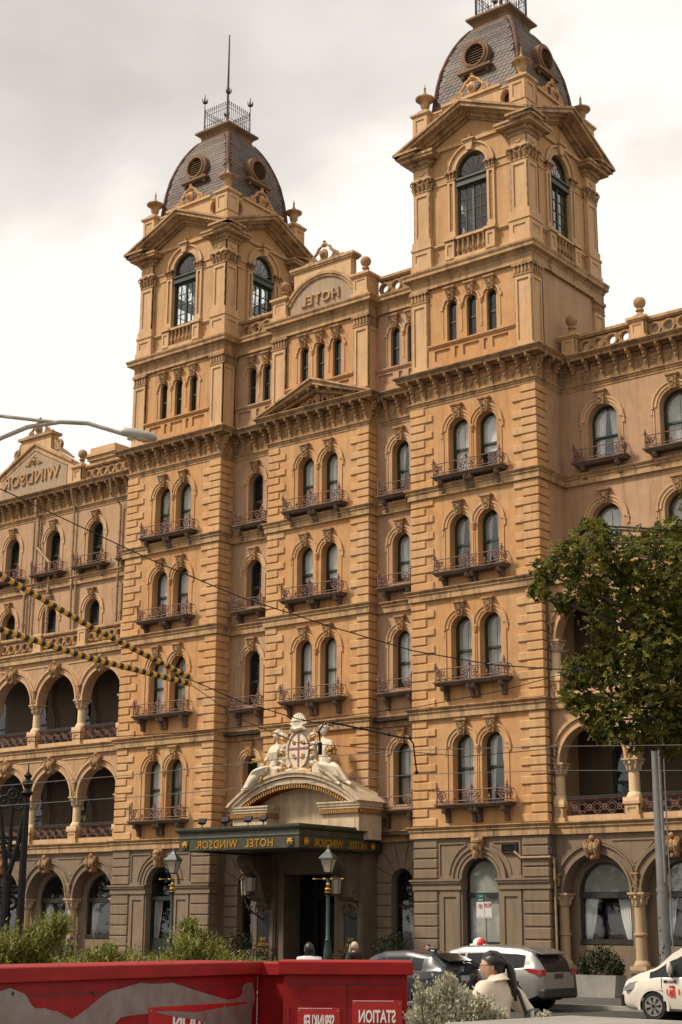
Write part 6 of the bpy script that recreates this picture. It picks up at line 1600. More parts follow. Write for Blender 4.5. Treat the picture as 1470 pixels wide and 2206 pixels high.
tm = text_mb('803HM', 0.115, 0.003, True, 0.002); tm.xf(Matrix.Translation((1.47, 0.985, 0.90)) @ Matrix.Rotation(pi, 4, 'Z')); tm.build('fleet_number', 'ink', e3)
q = MB(); c_ = (1.40, 0.70)
q.prism(rect(c_[0]-0.05, c_[0]+0.0, c_[1]-0.12, c_[1]+0.13), 0.984, 0.990); q.prism(rect(c_[0]-0.05, c_[0]+0.10, c_[1]+0.10, c_[1]+0.14), 0.984, 0.990)
q.prism([(c_[0]+0.06+0.05*cos(t), c_[1]-0.07+0.05*sin(t)) for t in [2*pi*i/10 for i in range(10)]], 0.984, 0.990); q.prism(rect(c_[0]+0.0, c_[0]+0.09, c_[1]-0.04, c_[1]+0.05), 0.984, 0.990)
q.prism(arch_ring(c_[0], c_[1], 0.15, 0.17, 8, -0.5, 0.4), 0.984, 0.990); q.prism(arch_ring(c_[0], c_[1], 0.15, 0.18, 8, pi-0.4, pi+0.35), 0.984, 0.990)
q.build('door_logo', 'signred', e3, kind='stuff')

# ------------------------------------------------------------------ street lamps in front of the hotel
def street_lamp(px, Y, ztop, label):
    p = gpos(px, Y, 0.1); E_ = empty('street_lamp', label, 'street lamp', p, 0.3, 'green Victorian street lamps before the hotel')
    z = ztop-0.1
    m = MB(); m.box(-0.27, 0.27, -0.27, 0.27, 0, 0.12); m.lathe([(0.24, 0.12), (0.22, 0.35), (0.16, 0.42), (0.17, 0.62), (0.21, 0.70), (0.14, 0.80), (0.10, 0.90), (0.16, 1.05), (0.13, 1.35), (0.085, 1.62), (0.10, 1.66), (0.07, 1.70), (0.06, z-1.55)], 10)
    m.lathe([(0.05, 0), (0.10, 0.03), (0.05, 0.06), (0.12, 0.12), (0.05, 0.18), (0.06, 0.26), (0.05, 0.55)], 10, z=z-1.55); m.build('post', 'lampgreen', E_, 40)
    m = MB(); m.lathe([(0.17, 0), (0.175, 0.05), (0.15, 0.06)], 10, z=0.60); m.lathe([(0.11, 0), (0.155, 0.06), (0.13, 0.25), (0.09, 0.5)], 10, z=1.02)
    m.lathe([(0.11, 0), (0.13, 0.015), (0.11, 0.03)], 10, z=z-1.44); m.lathe([(0.10, 0), (0.11, 0.04), (0.09, 0.08)], 10, z=z-1.36); m.lathe([(0.055, 0), (0.07, 0.08), (0.055, 0.12)], 8, z=z-1.24)
    for s in (-1, 1): m.sphere((s*0.13, 0, z-1.0), 0.04, 6, 4, (1.6, 1, 1)); m.sphere((s*0.50, 0, z-1.0), 0.03, 6, 4, (1.8, 1, 1)); m.sphere((s*0.42, 0, z-1.0), 0.025, 6, 4)
    m.build('gilt_collars', 'gold', E_, kind='stuff')
    MB().tube([(-0.5, 0, z-1.0), (0.5, 0, z-1.0)], 0.018, 6).build('ladder_bar', 'lampgreen', E_)
    k = pi/4
    m = MB(); m.lathe([(0.11, 0), (0.15, 0.03), (0.14, 0.06)], 4, z=z-0.82); m.lathe([(0.36, 0), (0.35, 0.03), (0.16, 0.20), (0.13, 0.21), (0.05, 0.32), (0.06, 0.35), (0.015, 0.46)], 4, z=z-0.36)
    for t in range(4): a = 2*pi*(t+0.5)/4; m.tube([(0.15*cos(a), 0.15*sin(a), z-0.78), (0.30*cos(a), 0.30*sin(a), z-0.35)], 0.014, 4)
    m.build('lantern_roof', 'lampgreen', E_); MB().lathe([(0.14, -0.78), (0.285, -0.36)], 4, z=z).build('lantern_glass', 'lampglass', E_)
    m = MB(); m.lathe([(0.03, -0.74), (0.045, -0.6), (0.02, -0.5)], 8, z=z); m.build('mantle', 'signwhite', E_)
street_lamp(706, -6.3, atY(706, 1826, -6.3).z, 'green Victorian street lamp in front of the entrance doorway')
street_lamp(366, -6.3, atY(366, 1832, -6.3).z, 'green Victorian street lamp left of the entrance before the arched window')

# ------------------------------------------------------------------ steel pole, parking sign, planters
p = gpos(1436, -6.3, 0.1); E_ = empty('steel_pole', 'grey galvanised steel pole with conduit rising into the tree', 'pole', p)
m = MB(); m.tube([(0, 0, 0), (0, 0, 3.1)], 0.165, 12); m.tube([(0, 0, 3.1), (0, 0, 10.5)], [0.15, 0.11], 12); m.tube([(0, 0, 3.05), (0, 0, 3.15)], 0.175, 12); m.build('shaft', 'galv', E_, 40)
m = MB(); m.tube([(0.24, 0, 0), (0.24, 0, 9.6)], 0.022, 6); m.tube([(0.13, -0.06, 3.3), (0.13, -0.06, 10.0)], 0.045, 6); m.build('conduit', 'galv', E_)
m = MB(); random.seed(8)
for i in range(9): z = random.uniform(1.2, 3.0); a = random.uniform(-2.4, -1.2); k = m.mark(); m.prism(rect(-0.02, 0.02, -0.03, 0.03), -0.171, -0.168); m.xf(Matrix.Translation((0, 0, z)) @ Matrix.Rotation(a+pi/2, 4, 'Z'), k)
m.build('sticker_scraps', 'ink', E_, kind='stuff')
ps = gpos(1046, -6.4, 0.1); zt = atY(1046, 1928, -6.4).z
E_ = empty('parking_sign', 'white parking sign with red writing and a small teal plate above', 'sign', ps, 0.5)
MB().tube([(0.05, 0.03, 0), (0.05, 0.03, zt-0.1)], 0.025, 7).build('post', 'galv', E_)
z1 = atY(1046, 1943, -6.4).z-0.1; z0 = atY(1046, 1978, -6.4).z-0.1; hw = 0.225
m = MB(); m.box(-hw, hw, 0, 0.012, z0, z1, 0.005); m.build('sign_plate', 'signwhite', E_)
MB().box(-0.004, 0.004, -0.004, 0.002, z0+0.01, z1-0.01).build('sign_divider', 'galv', E_)
m = MB(); m.prism(arch_ring(-0.11, z1-0.13, 0.055, 0.07, 16, 0, 2*pi-1e-4), -0.004, 0.002); k = m.mark(); m.prism(rect(-0.06, 0.06, -0.006, 0.006), -0.005, 0.002); m.xf(Matrix.Translation((-0.11, 0, z1-0.13)) @ Matrix.Rotation(0.8, 4, 'Y'), k)
m.prism([(-0.19, z0+0.04), (-0.165, z0+0.055), (-0.165, z0+0.025)], -0.004, 0.002); m.prism([(0.19, z0+0.04), (0.165, z0+0.055), (0.165, z0+0.025)], -0.004, 0.002); m.box(-0.165, -0.06, -0.004, 0.002, z0+0.036, z0+0.044); m.box(0.06, 0.165, -0.004, 0.002, z0+0.036, z0+0.044)
m.box(0.01, 0.215, -0.003, 0.002, z1-0.125, z1-0.02); m.build('sign_symbols', 'signred', E_, kind='stuff')
text_mb('P', 0.10, 0.002, True, 0.002).xf(Matrix.Translation((-0.11, -0.003, z1-0.165))).build('sign_letter', 'ink', E_)
text_mb('CLEAR', 0.058, 0.002, True, 0.002).xf(Matrix.Translation((0.112, -0.006, z1-0.065))).build('sign_lettering', 'signwhite', E_); text_mb('WAY', 0.05, 0.002, True, 0.002).xf(Matrix.Translation((0.112, -0.006, z1-0.115))).build('sign_lettering', 'signwhite', E_)
text_mb('TOW AWAY', 0.035, 0.002, True).xf(Matrix.Translation((0.112, -0.004, z1-0.16))).build('sign_lettering', 'signred', E_)
z2 = z1+0.23; m = MB(); m.box(-hw, 0.02, 0, 0.012, z1+0.006, z2, 0.005); m.build('teal_plate', 'teal', E_); text_mb('PAY', 0.07, 0.002, True).xf(Matrix.Translation((-0.1, -0.004, z2-0.09))).build('teal_lettering', 'signwhite', E_); text_mb('TAXI', 0.06, 0.002, True, 0.002).xf(Matrix.Translation((-0.1, -0.004, z1+0.04))).build('teal_lettering', 'signwhite', E_)

# ------------------------------------------------------------------ foliage tools
def leafmat(name, c1, c2, c3=None, tr=0.3, rough=0.55):
    m = bpy.data.materials.new(name); m.use_nodes = True; t = m.node_tree; t.nodes.clear()
    o = t.nodes.new('ShaderNodeOutputMaterial'); b = t.nodes.new('ShaderNodeBsdfPrincipled'); tl = t.nodes.new('ShaderNodeBsdfTranslucent'); mx_ = t.nodes.new('ShaderNodeMixShader'); g = t.nodes.new('ShaderNodeNewGeometry')
    c = mixc(t, g.outputs['Random Per Island'], c1, c2)
    if c3:
        pw = t.nodes.new('ShaderNodeMath'); pw.operation = 'FRACT'; ml = mul(t, g.outputs['Random Per Island'], 37.0); t.links.new(ml, pw.inputs[0]); c = mixc(t, ramp(t, pw.outputs[0], 0.93, 0.95), c, c3)
    t.links.new(c, b.inputs['Base Color']); t.links.new(c, tl.inputs[0]); b.inputs['Roughness'].default_value = rough; b.inputs['Specular IOR Level'].default_value = 0.3
    mx_.inputs[0].default_value = tr; t.links.new(b.outputs[0], mx_.inputs[1]); t.links.new(tl.outputs[0], mx_.inputs[2]); t.links.new(mx_.outputs[0], o.inputs[0]); MATS[name] = m
leafmat('leaf_plane', (0.030, 0.045, 0.007), (0.20, 0.195, 0.027), (0.32, 0.26, 0.055), 0.4)
leafmat('leaf_juniper', (0.060, 0.076, 0.010), (0.22, 0.215, 0.032), (0.36, 0.31, 0.09), 0.25)
leafmat('leaf_silver', (0.25, 0.24, 0.165), (0.60, 0.57, 0.42), None, 0.15, 0.8)
leafmat('leaf_dark', (0.006, 0.011, 0.004), (0.022, 0.03, 0.009), None, 0.15)
leafmat('leaf_mid', (0.012, 0.02, 0.006), (0.05, 0.06, 0.014), (0.2, 0.03, 0.02), 0.2)
plain('bark', (0.16, 0.13, 0.09), 0.9, var=0.25, vscale=5, bmp=0.4)
STAR = [(0, 0)] + [(0.5*rr*cos(a), 0.5*rr*sin(a)) for a, rr in [(-pi/2, 0.75), (-1.1, 0.55), (-0.75, 0.95), (-0.35, 0.50), (0.05, 1.0), (0.5, 0.5), (pi/2-0.45, 0.8), (pi/2, 1.15), (pi/2+0.45, 0.8), (pi-0.5, 0.5), (pi-0.05, 1.0), (pi+0.35, 0.5), (pi+0.75, 0.95), (pi+1.1, 0.55)]]
DIAM = [(0, -0.5), (0.28, 0), (0, 0.5), (-0.28, 0)]
def rot_rand(rng, tilt=None):
    a, b, c = rng.uniform(0, 2*pi), rng.gauss(0, 0.8 if tilt is None else tilt), rng.gauss(0, 0.8 if tilt is None else tilt)
    return Euler((b, c, a)).to_matrix()
def add_leaf(mb, p, R, size, star):
    k = len(mb.v)
    if star:
        for i, (x, y) in enumerate(STAR): v = R @ Vector((x*size, y*size, (0.0 if i == 0 else 0.08*size*(1 if i % 2 else -1)))); mb.v.append((p[0]+v.x, p[1]+v.y, p[2]+v.z))
        n = len(STAR)-1
        for i in range(n): mb.f.append((k, k+1+i, k+1+(i+1) % n))
    else:
        for i, (x, y) in enumerate(DIAM): v = R @ Vector((x*size, y*size, 0.1*size if i % 2 else 0)); mb.v.append((p[0]+v.x, p[1]+v.y, p[2]+v.z))
        mb.f += [(k, k+1, k+2), (k, k+2, k+3)]
def rawmesh(mb, name, mat, parent=None, kind=None, loc=None):
    me = bpy.data.meshes.new(name); me.from_pydata(mb.v, [], mb.f); return ob(name, me, mat, parent, loc, kind=kind)
def shrub(mb, c, r, n, size, rng, star=False, flat=1.0):
    for i in range(n):
        d = Vector((rng.gauss(0, 1), rng.gauss(0, 1), rng.gauss(0, 1))).normalized(); q = rng.uniform(0.45, 1.0)**0.5*(1+0.16*rng.gauss(0, 1))
        p = (c[0]+d.x*r*q, c[1]+d.y*r*q, c[2]+d.z*r*q*flat); add_leaf(mb, p, rot_rand(rng), size*rng.uniform(0.6, 1.2), star)
rng = random.Random(21)
# planter with a leafy shrub by the right wing
p = gpos(1296, -2.0, 0.1); E_ = empty('shrub_planter', 'rectangular grey stone planter with a leafy green shrub below the dining window', 'planter', p)
m = MB(); m.prism([(-0.66, 0), (0.62, 0), (0.70, 0.66), (-0.72, 0.66)], -0.35, 0.35); m.build('trough', 'concrete', E_)
m = MB(); [shrub(m, c_, r, 620, 0.10, rng) for c_, r in (((-0.35, 0, 0.98), 0.40), ((0.25, 0, 1.02), 0.42), ((0.0, 0, 1.18), 0.36), ((-0.6, 0, 0.85), 0.2), ((0.55, 0, 0.86), 0.24))]
rawmesh(m, 'foliage', 'leaf_mid2', E_) if 'leaf_mid2' in MATS else (leafmat('leaf_mid2', (0.012, 0.02, 0.006), (0.055, 0.065, 0.014), None, 0.2), rawmesh(m, 'foliage', 'leaf_mid2', E_))
MB().tube([(0, 0, 0.55), (0, 0, 1.0)], 0.03, 6).build('stem', 'bark', E_)
# clipped dark shrubs in pots either side of the entrance
for px, Y, lab in ((512, -1.2, 'dark potted shrub left of the entrance steps'), (843, -1.6, 'dark potted shrub right of the entrance beside the drain pipe')):
    p = gpos(px, Y, 0.1); E_ = empty('potted_shrub', lab, 'shrub', p, 0, 'potted shrubs beside the entrance')
    MB().lathe([(0.24, 0), (0.33, 0.5), (0.36, 0.52), (0.36, 0.58), (0.30, 0.58)], 14).build('pot', 'darkbrown', E_)
    m = MB(); shrub(m, (0, 0, 1.2), 0.62, 900, 0.10, rng); shrub(m, (0.1, 0, 1.5), 0.40, 300, 0.10, rng); rawmesh(m, 'foliage', 'leaf_dark', E_); MB().tube([(0, 0, 0.5), (0, 0, 1.2)], 0.035, 6).build('stem', 'bark', E_)
for px, Y, lab in ((566, -1.6, 'timber flower box with red geraniums left of the doorway'), (738, -2.2, 'timber flower box with red flowers right of the street lamp')):
    p = gpos(px, Y, 0.1); E_ = empty('flower_box', lab, 'flower box', p, 0, 'flower boxes at the entrance')
    MB().box(-0.5, 0.5, -0.2, 0.2, 0.35, 0.85, 0.015).box(-0.46, 0.46, -0.17, 0.17, 0, 0.36).build('box', 'pipe', E_)
    m = MB(); shrub(m, (-0.2, 0, 1.02), 0.33, 260, 0.09, rng); shrub(m, (0.25, 0, 1.06), 0.33, 260, 0.09, rng); rawmesh(m, 'foliage', 'leaf_mid', E_)

# ------------------------------------------------------------------ plane tree over the right wing
TP = Vector((14.2, -5.6, 0.1)); E_ = empty('plane_tree', 'broad green plane tree spreading from the right over the right wing', 'tree', TP)
CL = [(1225, 1205, 50, 0), (1172, 1232, 32, .5), (1160, 1275, 22, .2), (1275, 1170, 48, -1), (1335, 1200, 60, 0), (1395, 1200, 62, -1), (1455, 1160, 50, 0), (1492, 1085, 30, 0), (1480, 1240, 85, -1), (1405, 1285, 75, 0), (1320, 1270, 60, 1), (1255, 1265, 46, 0), (1215, 1300, 30, .5), (1350, 1345, 62, 0), (1440, 1370, 80, -1), (1290, 1345, 34, 1.2), (1250, 1445, 42, 0), (1300, 1420, 48, .6), (1350, 1440, 70, 0), (1430, 1470, 80, -.5), (1240, 1500, 34, 0), (1285, 1525, 50, 0), (1345, 1550, 58, -.5), (1420, 1560, 60, 0), (1480, 1540, 70, 0), (1500, 1400, 90, 0), (1530, 1280, 90, 0), (1550, 1180, 80, 0), (1560, 1480, 90, 0), (1370, 1590, 34, 0), (1300, 1570, 30, .4), (1440, 1605, 30, .3), (1450, 1310, 60, 2), (1500, 1180, 70, 2), (1380, 1400, 60, 2), (1260, 1130, 12, 0), (1296, 1140, 14, 0)]
m = MB(); tr = MB(); rng = random.Random(5)
D0 = (TP-CAMP).dot(fw)-1.5
tips = []
for px, py, rp, dd in CL:
    c_ = atD(px, py, 41.5+dd); r = rp/80
    tips.append((c_, r))
    n = int(285*r**2.0)+30
    for i in range(n):
        d = Vector((rng.gauss(0, 1), rng.gauss(0, 1), rng.gauss(0, 1))).normalized(); q = rng.uniform(0.15, 1.0)**0.4*(1+0.12*rng.gauss(0, 1))
        pt = c_+Vector((d.x*r*q, d.y*r*1.3*q, d.z*r*q)); nd = (d+Vector((0, 0, 0.8))).normalized()
        R = nd.to_track_quat('Z', 'Y').to_matrix() @ Euler((rng.gauss(0, 0.5), rng.gauss(0, 0.5), rng.uniform(0, 2*pi))).to_matrix()
        add_leaf(m, pt-TP, R, rng.uniform(0.17, 0.31), True)
rawmesh(m, 'crown', 'leaf_plane', E_)
base = Vector((0, 0, 0)); fork = Vector((-0.2, 0.1, 4.6)); tr.tube([base, (0.02, 0, 1.5), (-0.1, 0.05, 3.2), fork], [0.36, 0.30, 0.27, 0.26], 10)
hubs = [Vector((-1.8, -0.3, 7.2)), Vector((-1.2, 0.4, 9.6)), Vector((-0.2, -0.4, 11.5))]
for h_ in hubs: tr.tube([fork, fork.lerp(h_, 0.5)+Vector((0.2, 0, 0.2)), h_], [0.22, 0.16, 0.11], 7)
for c_, r in tips:
    t_ = c_-TP; h_ = min(hubs, key=lambda a: (a-t_).length); mid = h_.lerp(t_, 0.5)+Vector((0, 0, 0.3)); tr.tube([h_, mid, t_, t_+(t_-h_).normalized()*r*0.6], [0.085, 0.05, 0.03, 0.01], 5)
tr.build('trunk', 'bark', E_, 50)

# ------------------------------------------------------------------ overhead wires and fittings
def wire(pts, d, r, mat, name, label, cat, group=None, sag=0):
    P3 = []
    for i, q in enumerate(pts): P3.append(atD(q[0], q[1], q[2] if len(q) > 2 else d))
    o = MB().tube(P3, r, 6).build(name, mat); tag(o, label, cat, group); return o
WG = 'tram wires across the street'
wire([(-80, 1015), (130, 1114), (330, 1208), (520, 1287), (720, 1352), (890, 1402), (1060, 1432), (1260, 1446)], 24, 0.009, 'blackiron', 'overhead_wire', 'dark overhead wire sloping from the left edge down across the upper windows', 'wire', WG)
wire([(-60, 1698), (300, 1668), (600, 1636), (900, 1616), (1200, 1608), (1560, 1604)], 27, 0.0065, 'wiregrey', 'overhead_wire', 'thin grey wire crossing level with the coat of arms', 'wire', WG)
wire([(-60, 1740), (300, 1716), (600, 1692), (900, 1668), (1200, 1660), (1560, 1660)], 27, 0.0065, 'wiregrey', 'overhead_wire', 'lowest thin grey wire crossing in front of the pediment', 'wire', WG)
wire([(60, 1598), (400, 1578), (650, 1553), (900, 1523), (1080, 1488), (1260, 1440)], 29, 0.008, 'blackiron', 'overhead_wire', 'thin dark wire rising to the right above the statues', 'wire', WG)
wire([(410, 1464), (520, 1512), (640, 1548), (720, 1565)], 24, 0.008, 'blackiron', 'overhead_wire', 'short dark wire running from the striped sleeves to the bracket arm', 'wire', WG)
wire([(410, 1474), (520, 1550), (640, 1600), (800, 1612), (1000, 1630), (1200, 1612)], 25, 0.006, 'blackiron', 'overhead_wire', 'finest dark wire sagging past the shield', 'wire', WG)
E_ = empty('wire_bracket', 'black bent tram wire bracket hanging right of the statues', 'bracket', atD(830, 1572, 24))
O_ = E_.location
m = MB(); m.tube([atD(690, 1600, 24)-O_, atD(688, 1575, 24)-O_, atD(697, 1560, 24)-O_, atD(712, 1556, 24)-O_], 0.014, 6); m.tube([atD(712, 1556, 24)-O_, atD(780, 1570, 24)-O_, atD(860, 1588, 24)-O_, atD(882, 1590, 24)-O_], 0.015, 6); m.tube([atD(882, 1590, 24)-O_, atD(891, 1602, 24)-O_, atD(894, 1630, 24)-O_, atD(898, 1664, 24)-O_], 0.013, 6); m.build('arm', 'blackiron', E_, 50)
m = MB(); [m.sphere(atD(a, b, 24)-O_, 0.032, 6, 4) for a, b in ((778, 1569), (838, 1582), (884, 1590), (898, 1664), (690, 1615))]; m.tube([atD(690, 1600, 24)-O_, atD(690, 1626, 24)-O_], 0.035, 6); m.build('clamps', 'blackiron', E_, kind='stuff')
def stripes():
    m, t, b = newmat('hazard'); tcn = t.nodes.new('ShaderNodeTexCoord'); sp = t.nodes.new('ShaderNodeSeparateXYZ'); t.links.new(tcn.outputs['Object'], sp.inputs[0])
    a = mul(t, sp.outputs[0], 1/0.15); f_ = t.nodes.new('ShaderNodeMath'); f_.operation = 'FRACT'; t.links.new(a, f_.inputs[0]); g = t.nodes.new('ShaderNodeMath'); g.operation = 'GREATER_THAN'; g.inputs[1].default_value = 0.5; t.links.new(f_.outputs[0], g.inputs[0])
    t.links.new(mixc(t, g.outputs[0], (0.014, 0.013, 0.013), (0.62, 0.30, 0.02)), b.inputs['Base Color']); b.inputs['Roughness'].default_value = 0.5; MATS['hazard'] = m
stripes()
for (a, b), lab in ((((-60, 1203), (412, 1461)), 'upper yellow and black striped wire sleeve on the left'), (((-60, 1336), (410, 1473)), 'lower yellow and black striped wire sleeve on the left')):
    A, B_ = atD(*a, 21), atD(*b, 24); L = (B_-A).length
    o = MB().tube([(0, 0, 0), (L*0.5, 0, -0.05), (L, 0, 0)], 0.046, 8).build('striped_sleeve', 'hazard'); o.matrix_world = Matrix.Translation(A) @ (B_-A).to_track_quat('X', 'Z').to_matrix().to_4x4(); tag(o, lab, 'wire sleeve', 'hazard sleeves on the wires')
# street light with bent arm at the top left
E_ = empty('street_light', 'grey street light head on a curved arm at the upper left', 'street light', atD(-260, 2085, 25)); O_ = E_.location
m = MB(); m.tube([atD(-200, 1120, 25)-O_, atD(-60, 985, 25)-O_, atD(0, 945, 25)-O_, atD(60, 920, 25)-O_, atD(130, 909, 25)-O_, atD(190, 912, 25)-O_, atD(270, 936, 25)-O_], 0.038, 8); m.tube([atD(-200, 885, 25)-O_, atD(0, 896, 25)-O_, atD(95, 907, 25)-O_, atD(125, 910, 25)-O_], 0.03, 7); m.build('arm', 'lightgalv', E_, 50)
m = MB(); m.tube([Vector((0, 0, 0.0)), atD(-200, 885, 25)-O_], [0.13, 0.08], 10); m.build('pole', 'lightgalv', E_, 40)
h0, h1 = atD(262, 930, 25)-O_, atD(338, 946, 25)-O_; d_ = (h1-h0); L = d_.length
m = MB()
for t, w, hh in ((0, 0.05, 0.04), (0.08, 0.085, 0.06), (0.35, 0.11, 0.075), (0.7, 0.12, 0.07), (0.92, 0.10, 0.05), (1.0, 0.05, 0.02)):
    m.v += [(L*t, w*cos(a), hh*sin(a)+ (0.02 if sin(a) > 0 else 0)) for a in [2*pi*i/12 for i in range(12)]]
for i in range(5):
    for j in range(12): a = i*12+j; b = i*12+(j+1) % 12; m.f.append((a, b, b+12, a+12))
m.f += [tuple(range(12))[::-1], tuple(60+j for j in range(12))]
m.xf(Matrix.Translation(h0) @ d_.to_track_quat('X', 'Z').to_matrix().to_4x4()); m.build('lamp_head', 'lightgalv', E_, 50)
m = MB(); m.sphere((L*0.62, 0, -0.055), 0.1, 10, 5, (1.5, 0.85, 0.4)); m.box(L*0.2, L*0.36, -0.04, 0.04, -0.11, -0.04, 0.01); m.xf(Matrix.Translation(h0) @ d_.to_track_quat('X', 'Z').to_matrix().to_4x4()); m.build('lens', 'lampglass', E_)
# ornate black iron tram pole at the left edge
pz = atD(42, 2000, 30); E_ = empty('iron_pole', 'black ornate cast iron pole with scrolls at the left edge', 'pole', (pz.x, pz.y, 0.3)); O_ = E_.location
zt = atD(50, 1640, 30).z-0.3
m = MB(); m.tube([(0, 0, 0), (0, 0, zt-0.55)], [0.10, 0.06], 9); m.lathe([(0.06, 0), (0.13, 0.08), (0.06, 0.16), (0.12, 0.28), (0.05, 0.36), (0.09, 0.42), (0.02, 0.5), (0.01, 0.66)], 8, z=zt-0.62); m.build('post', 'blackiron', E_, 40)
s_ = -rt
def LP(dx, dz): return Vector((s_.x*dx, s_.y*dx, dz))
m = MB(); zc = atD(20, 1790, 30).z-0.3
m.tube([LP(0.30, 0), LP(0.30, zc-0.9)], [0.13, 0.09], 8); m.tube([LP(0.30, zc-0.9), LP(0.12, zc-0.2), LP(0.02, zc+0.5)], [0.06, 0.05, 0.04], 6); m.tube([LP(0.30, zc-0.9), LP(0.42, zc-0.2), LP(0.52, zc+0.5)], [0.06, 0.05, 0.04], 6); m.tube([LP(0.28, zc-0.5), LP(0.28, zc+0.9)], [0.05, 0.03], 6)
for dx, dz, r in ((0.16, zc+0.55, 0.10), (0.44, zc+0.6, 0.11), (0.28, zc+0.75, 0.09), (0.2, zc-0.35, 0.10), (0.4, zc-0.3, 0.11), (0.12, zc-0.45, 0.07), (0.2, zc-1.35, 0.12), (0.42, zc-1.35, 0.12), (0.3, zc-1.6, 0.1)):
    k = m.mark(); m.ring((0, 0, 0), r, 0.032, 10, 5); m.xf(Matrix.Translation(LP(dx, dz)) @ Matrix.Rotation(atan2(rt.y, rt.x), 4, 'Z'), k); m.sphere(LP(dx, dz), 0.04, 6, 4)
for dz in (zc-1.05, zc-1.15, zc-0.1): m.tube([LP(0.0, dz), LP(0.6, dz)], 0.03, 5)
m.build('scrollwork', 'blackiron', E_)
# ------------------------------------------------------------------ red sprinkler cabinets in the foreground
plain('redpaint', (0.27, 0.012, 0.013), 0.5, var=0.12, vscale=7, dark=(0.17, 0.008, 0.009), bmp=0.25, bscale=25, spec=0.2); plain('redtop', (0.30, 0.014, 0.014), 0.55, var=0.15, vscale=6, spec=0.2); plain('redsign', (0.42, 0.014, 0.014), 0.4, var=0.08); plain('spray', (0.215, 0.20, 0.185), 0.55, var=0.2, vscale=9, dark=(0.17, 0.10, 0.085)); plain('chip', (0.70, 0.45, 0.42), 0.6)
NG = 0.30
def cabinet(name, label, A, B_, zt, depth):
    """front face from A (left) to B_ (right) at top height zt"""
    d = (B_-A); d.z = 0; L = d.length; E_ = empty(name, label, 'cabinet', (A.x, A.y, NG), atan2(d.y, d.x)); h = zt-NG
    m = MB(); m.box(0, L, 0, depth, 0, h-0.08, 0.004); m.build('carcass', 'redpaint', E_)
    m = MB(); m.box(-0.035, L+0.035, -0.035, depth+0.035, h-0.08, h, 0.006); m.build('lid', 'redtop', E_)
    return E_, L, h
A, B_ = atD(-330, 2096, 7.35), atD(556, 2071, 10.0); zt = B_.z
E_, L, h = cabinet('sprinkler_cabinet', 'long red metal cabinet with grey graffiti at the lower left', A, B_, zt, 0.5)
ux = (B_-A); ux.z = 0; ux.normalize()
def lx(px): 
    # local x on the front face for a picture column
    s = sight(px, 2150); n = Vector((ux.y, -ux.x, 0)); t = (A-CAMP).dot(n)/s.dot(n); return ((CAMP+s*t)-A).dot(ux)
def lz(px, py):
    s = sight(px, py); n = Vector((ux.y, -ux.x, 0)); t = (A-CAMP).dot(n)/s.dot(n); return (CAMP+s*t).z-NG
seam = h-0.08-0.075
for x0, x1 in ((0.02, lx(-90)), (lx(-86), lx(242)), (lx(245), lx(543))):
    MB().box(x0+0.003, x1-0.003, -0.006, 0.0, 0.06, seam, 0.002).build('door_panel', 'redpaint', E_)
MB().box(0.01, L-0.01, -0.003, 0.0, seam, seam+0.006).build('door_gap', 'ink', E_)
for px in (25, 200): MB().sphere((lx(px), -0.008, lz(px, 2140)), 0.012, 8, 5, (1, 0.6, 1)).build('lock', 'ink', E_)
GR = [[(-60, 2150), (20, 2128), (50, 2140), (70, 2170), (95, 2172), (125, 2178), (155, 2197), (190, 2170), (235, 2135), (300, 2118), (370, 2118), (440, 2140), (490, 2155), (515, 2148), (526, 2118), (540, 2118), (546, 2150), (540, 2206), (480, 2240), (430, 2206), (380, 2188), (320, 2182), (260, 2192), (215, 2240), (-60, 2240)]]
m = MB()
def jit(px, py, k=0): return (lx(px), lz(px, py))
pts = []
G_ = GR[0]
for i in range(len(G_)):
    a, b = G_[i], G_[(i+1) % len(G_)]
    for t in (0, 0.33, 0.66): pts.append(jit(a[0]+(b[0]-a[0])*t+random.uniform(-2, 2), a[1]+(b[1]-a[1])*t+random.uniform(-1.5, 1.5)))
m.prism(pts, -0.0085, -0.0070); m.build('spray_paint', 'spray', E_)
x0, x1 = lx(318), lx(530); z1 = lz(420, 2164)
MB().box(x0, x1, -0.0115, -0.006, z1-0.32, z1, 0.002).build('sign_plate', 'redsign', E_)
text_mb('STATION', 0.125, 0.002, True, 0.003, 0.95).xf(Matrix.Translation(((x0+x1)/2-0.01, -0.0125, z1-0.135))).build('sign_lettering', 'signwhite', E_)
m = MB(); m.prism([jit(330, 2180), jit(350, 2178), jit(420, 2180), jit(540, 2160), jit(538, 2240), jit(455, 2240), jit(440, 2206), jit(420, 2196), jit(370, 2190)][::1], -0.0150, -0.0138); m.build('spray_overspray', 'spray', E_)
for px in (323, 481): MB().sphere((lx(px), -0.013, z1-0.02), 0.008, 7, 4, (1, .6, 1)).build('screw', 'galv', E_)
A2, B2 = atD(612, 2071, 9.5), atD(878, 2071, 9.5); zt2 = (A2.z+B2.z)/2
E_, L, h = cabinet('sprinkler_cabinet', 'red metal cabinet with SPRINKLER STATION plates at the bottom centre', A2, B2, zt2, 0.5)
A = A2; ux = (B2-A2); ux.z = 0; ux.normalize(); seam = h-0.08-0.055
for x0, x1 in ((lx(624), lx(747)), (lx(750), lx(868))): MB().box(x0, x1, -0.006, 0, 0.06, seam-0.004, 0.002).build('door_panel', 'redpaint', E_)
MB().box(lx(622), lx(870), -0.002, 0.0, seam-0.004, seam+0.002).build('door_gap', 'ink', E_); MB().box(lx(747)+0.001, lx(750)-0.001, -0.004, 0, 0.06, seam-0.006).build('door_gap', 'ink', E_)
for z in (0.35, 0.85, h-0.36): MB().tube([(lx(622), -0.008, z), (lx(622), -0.008, z+0.09)], 0.008, 6).build('hinge', 'redpaint', E_)
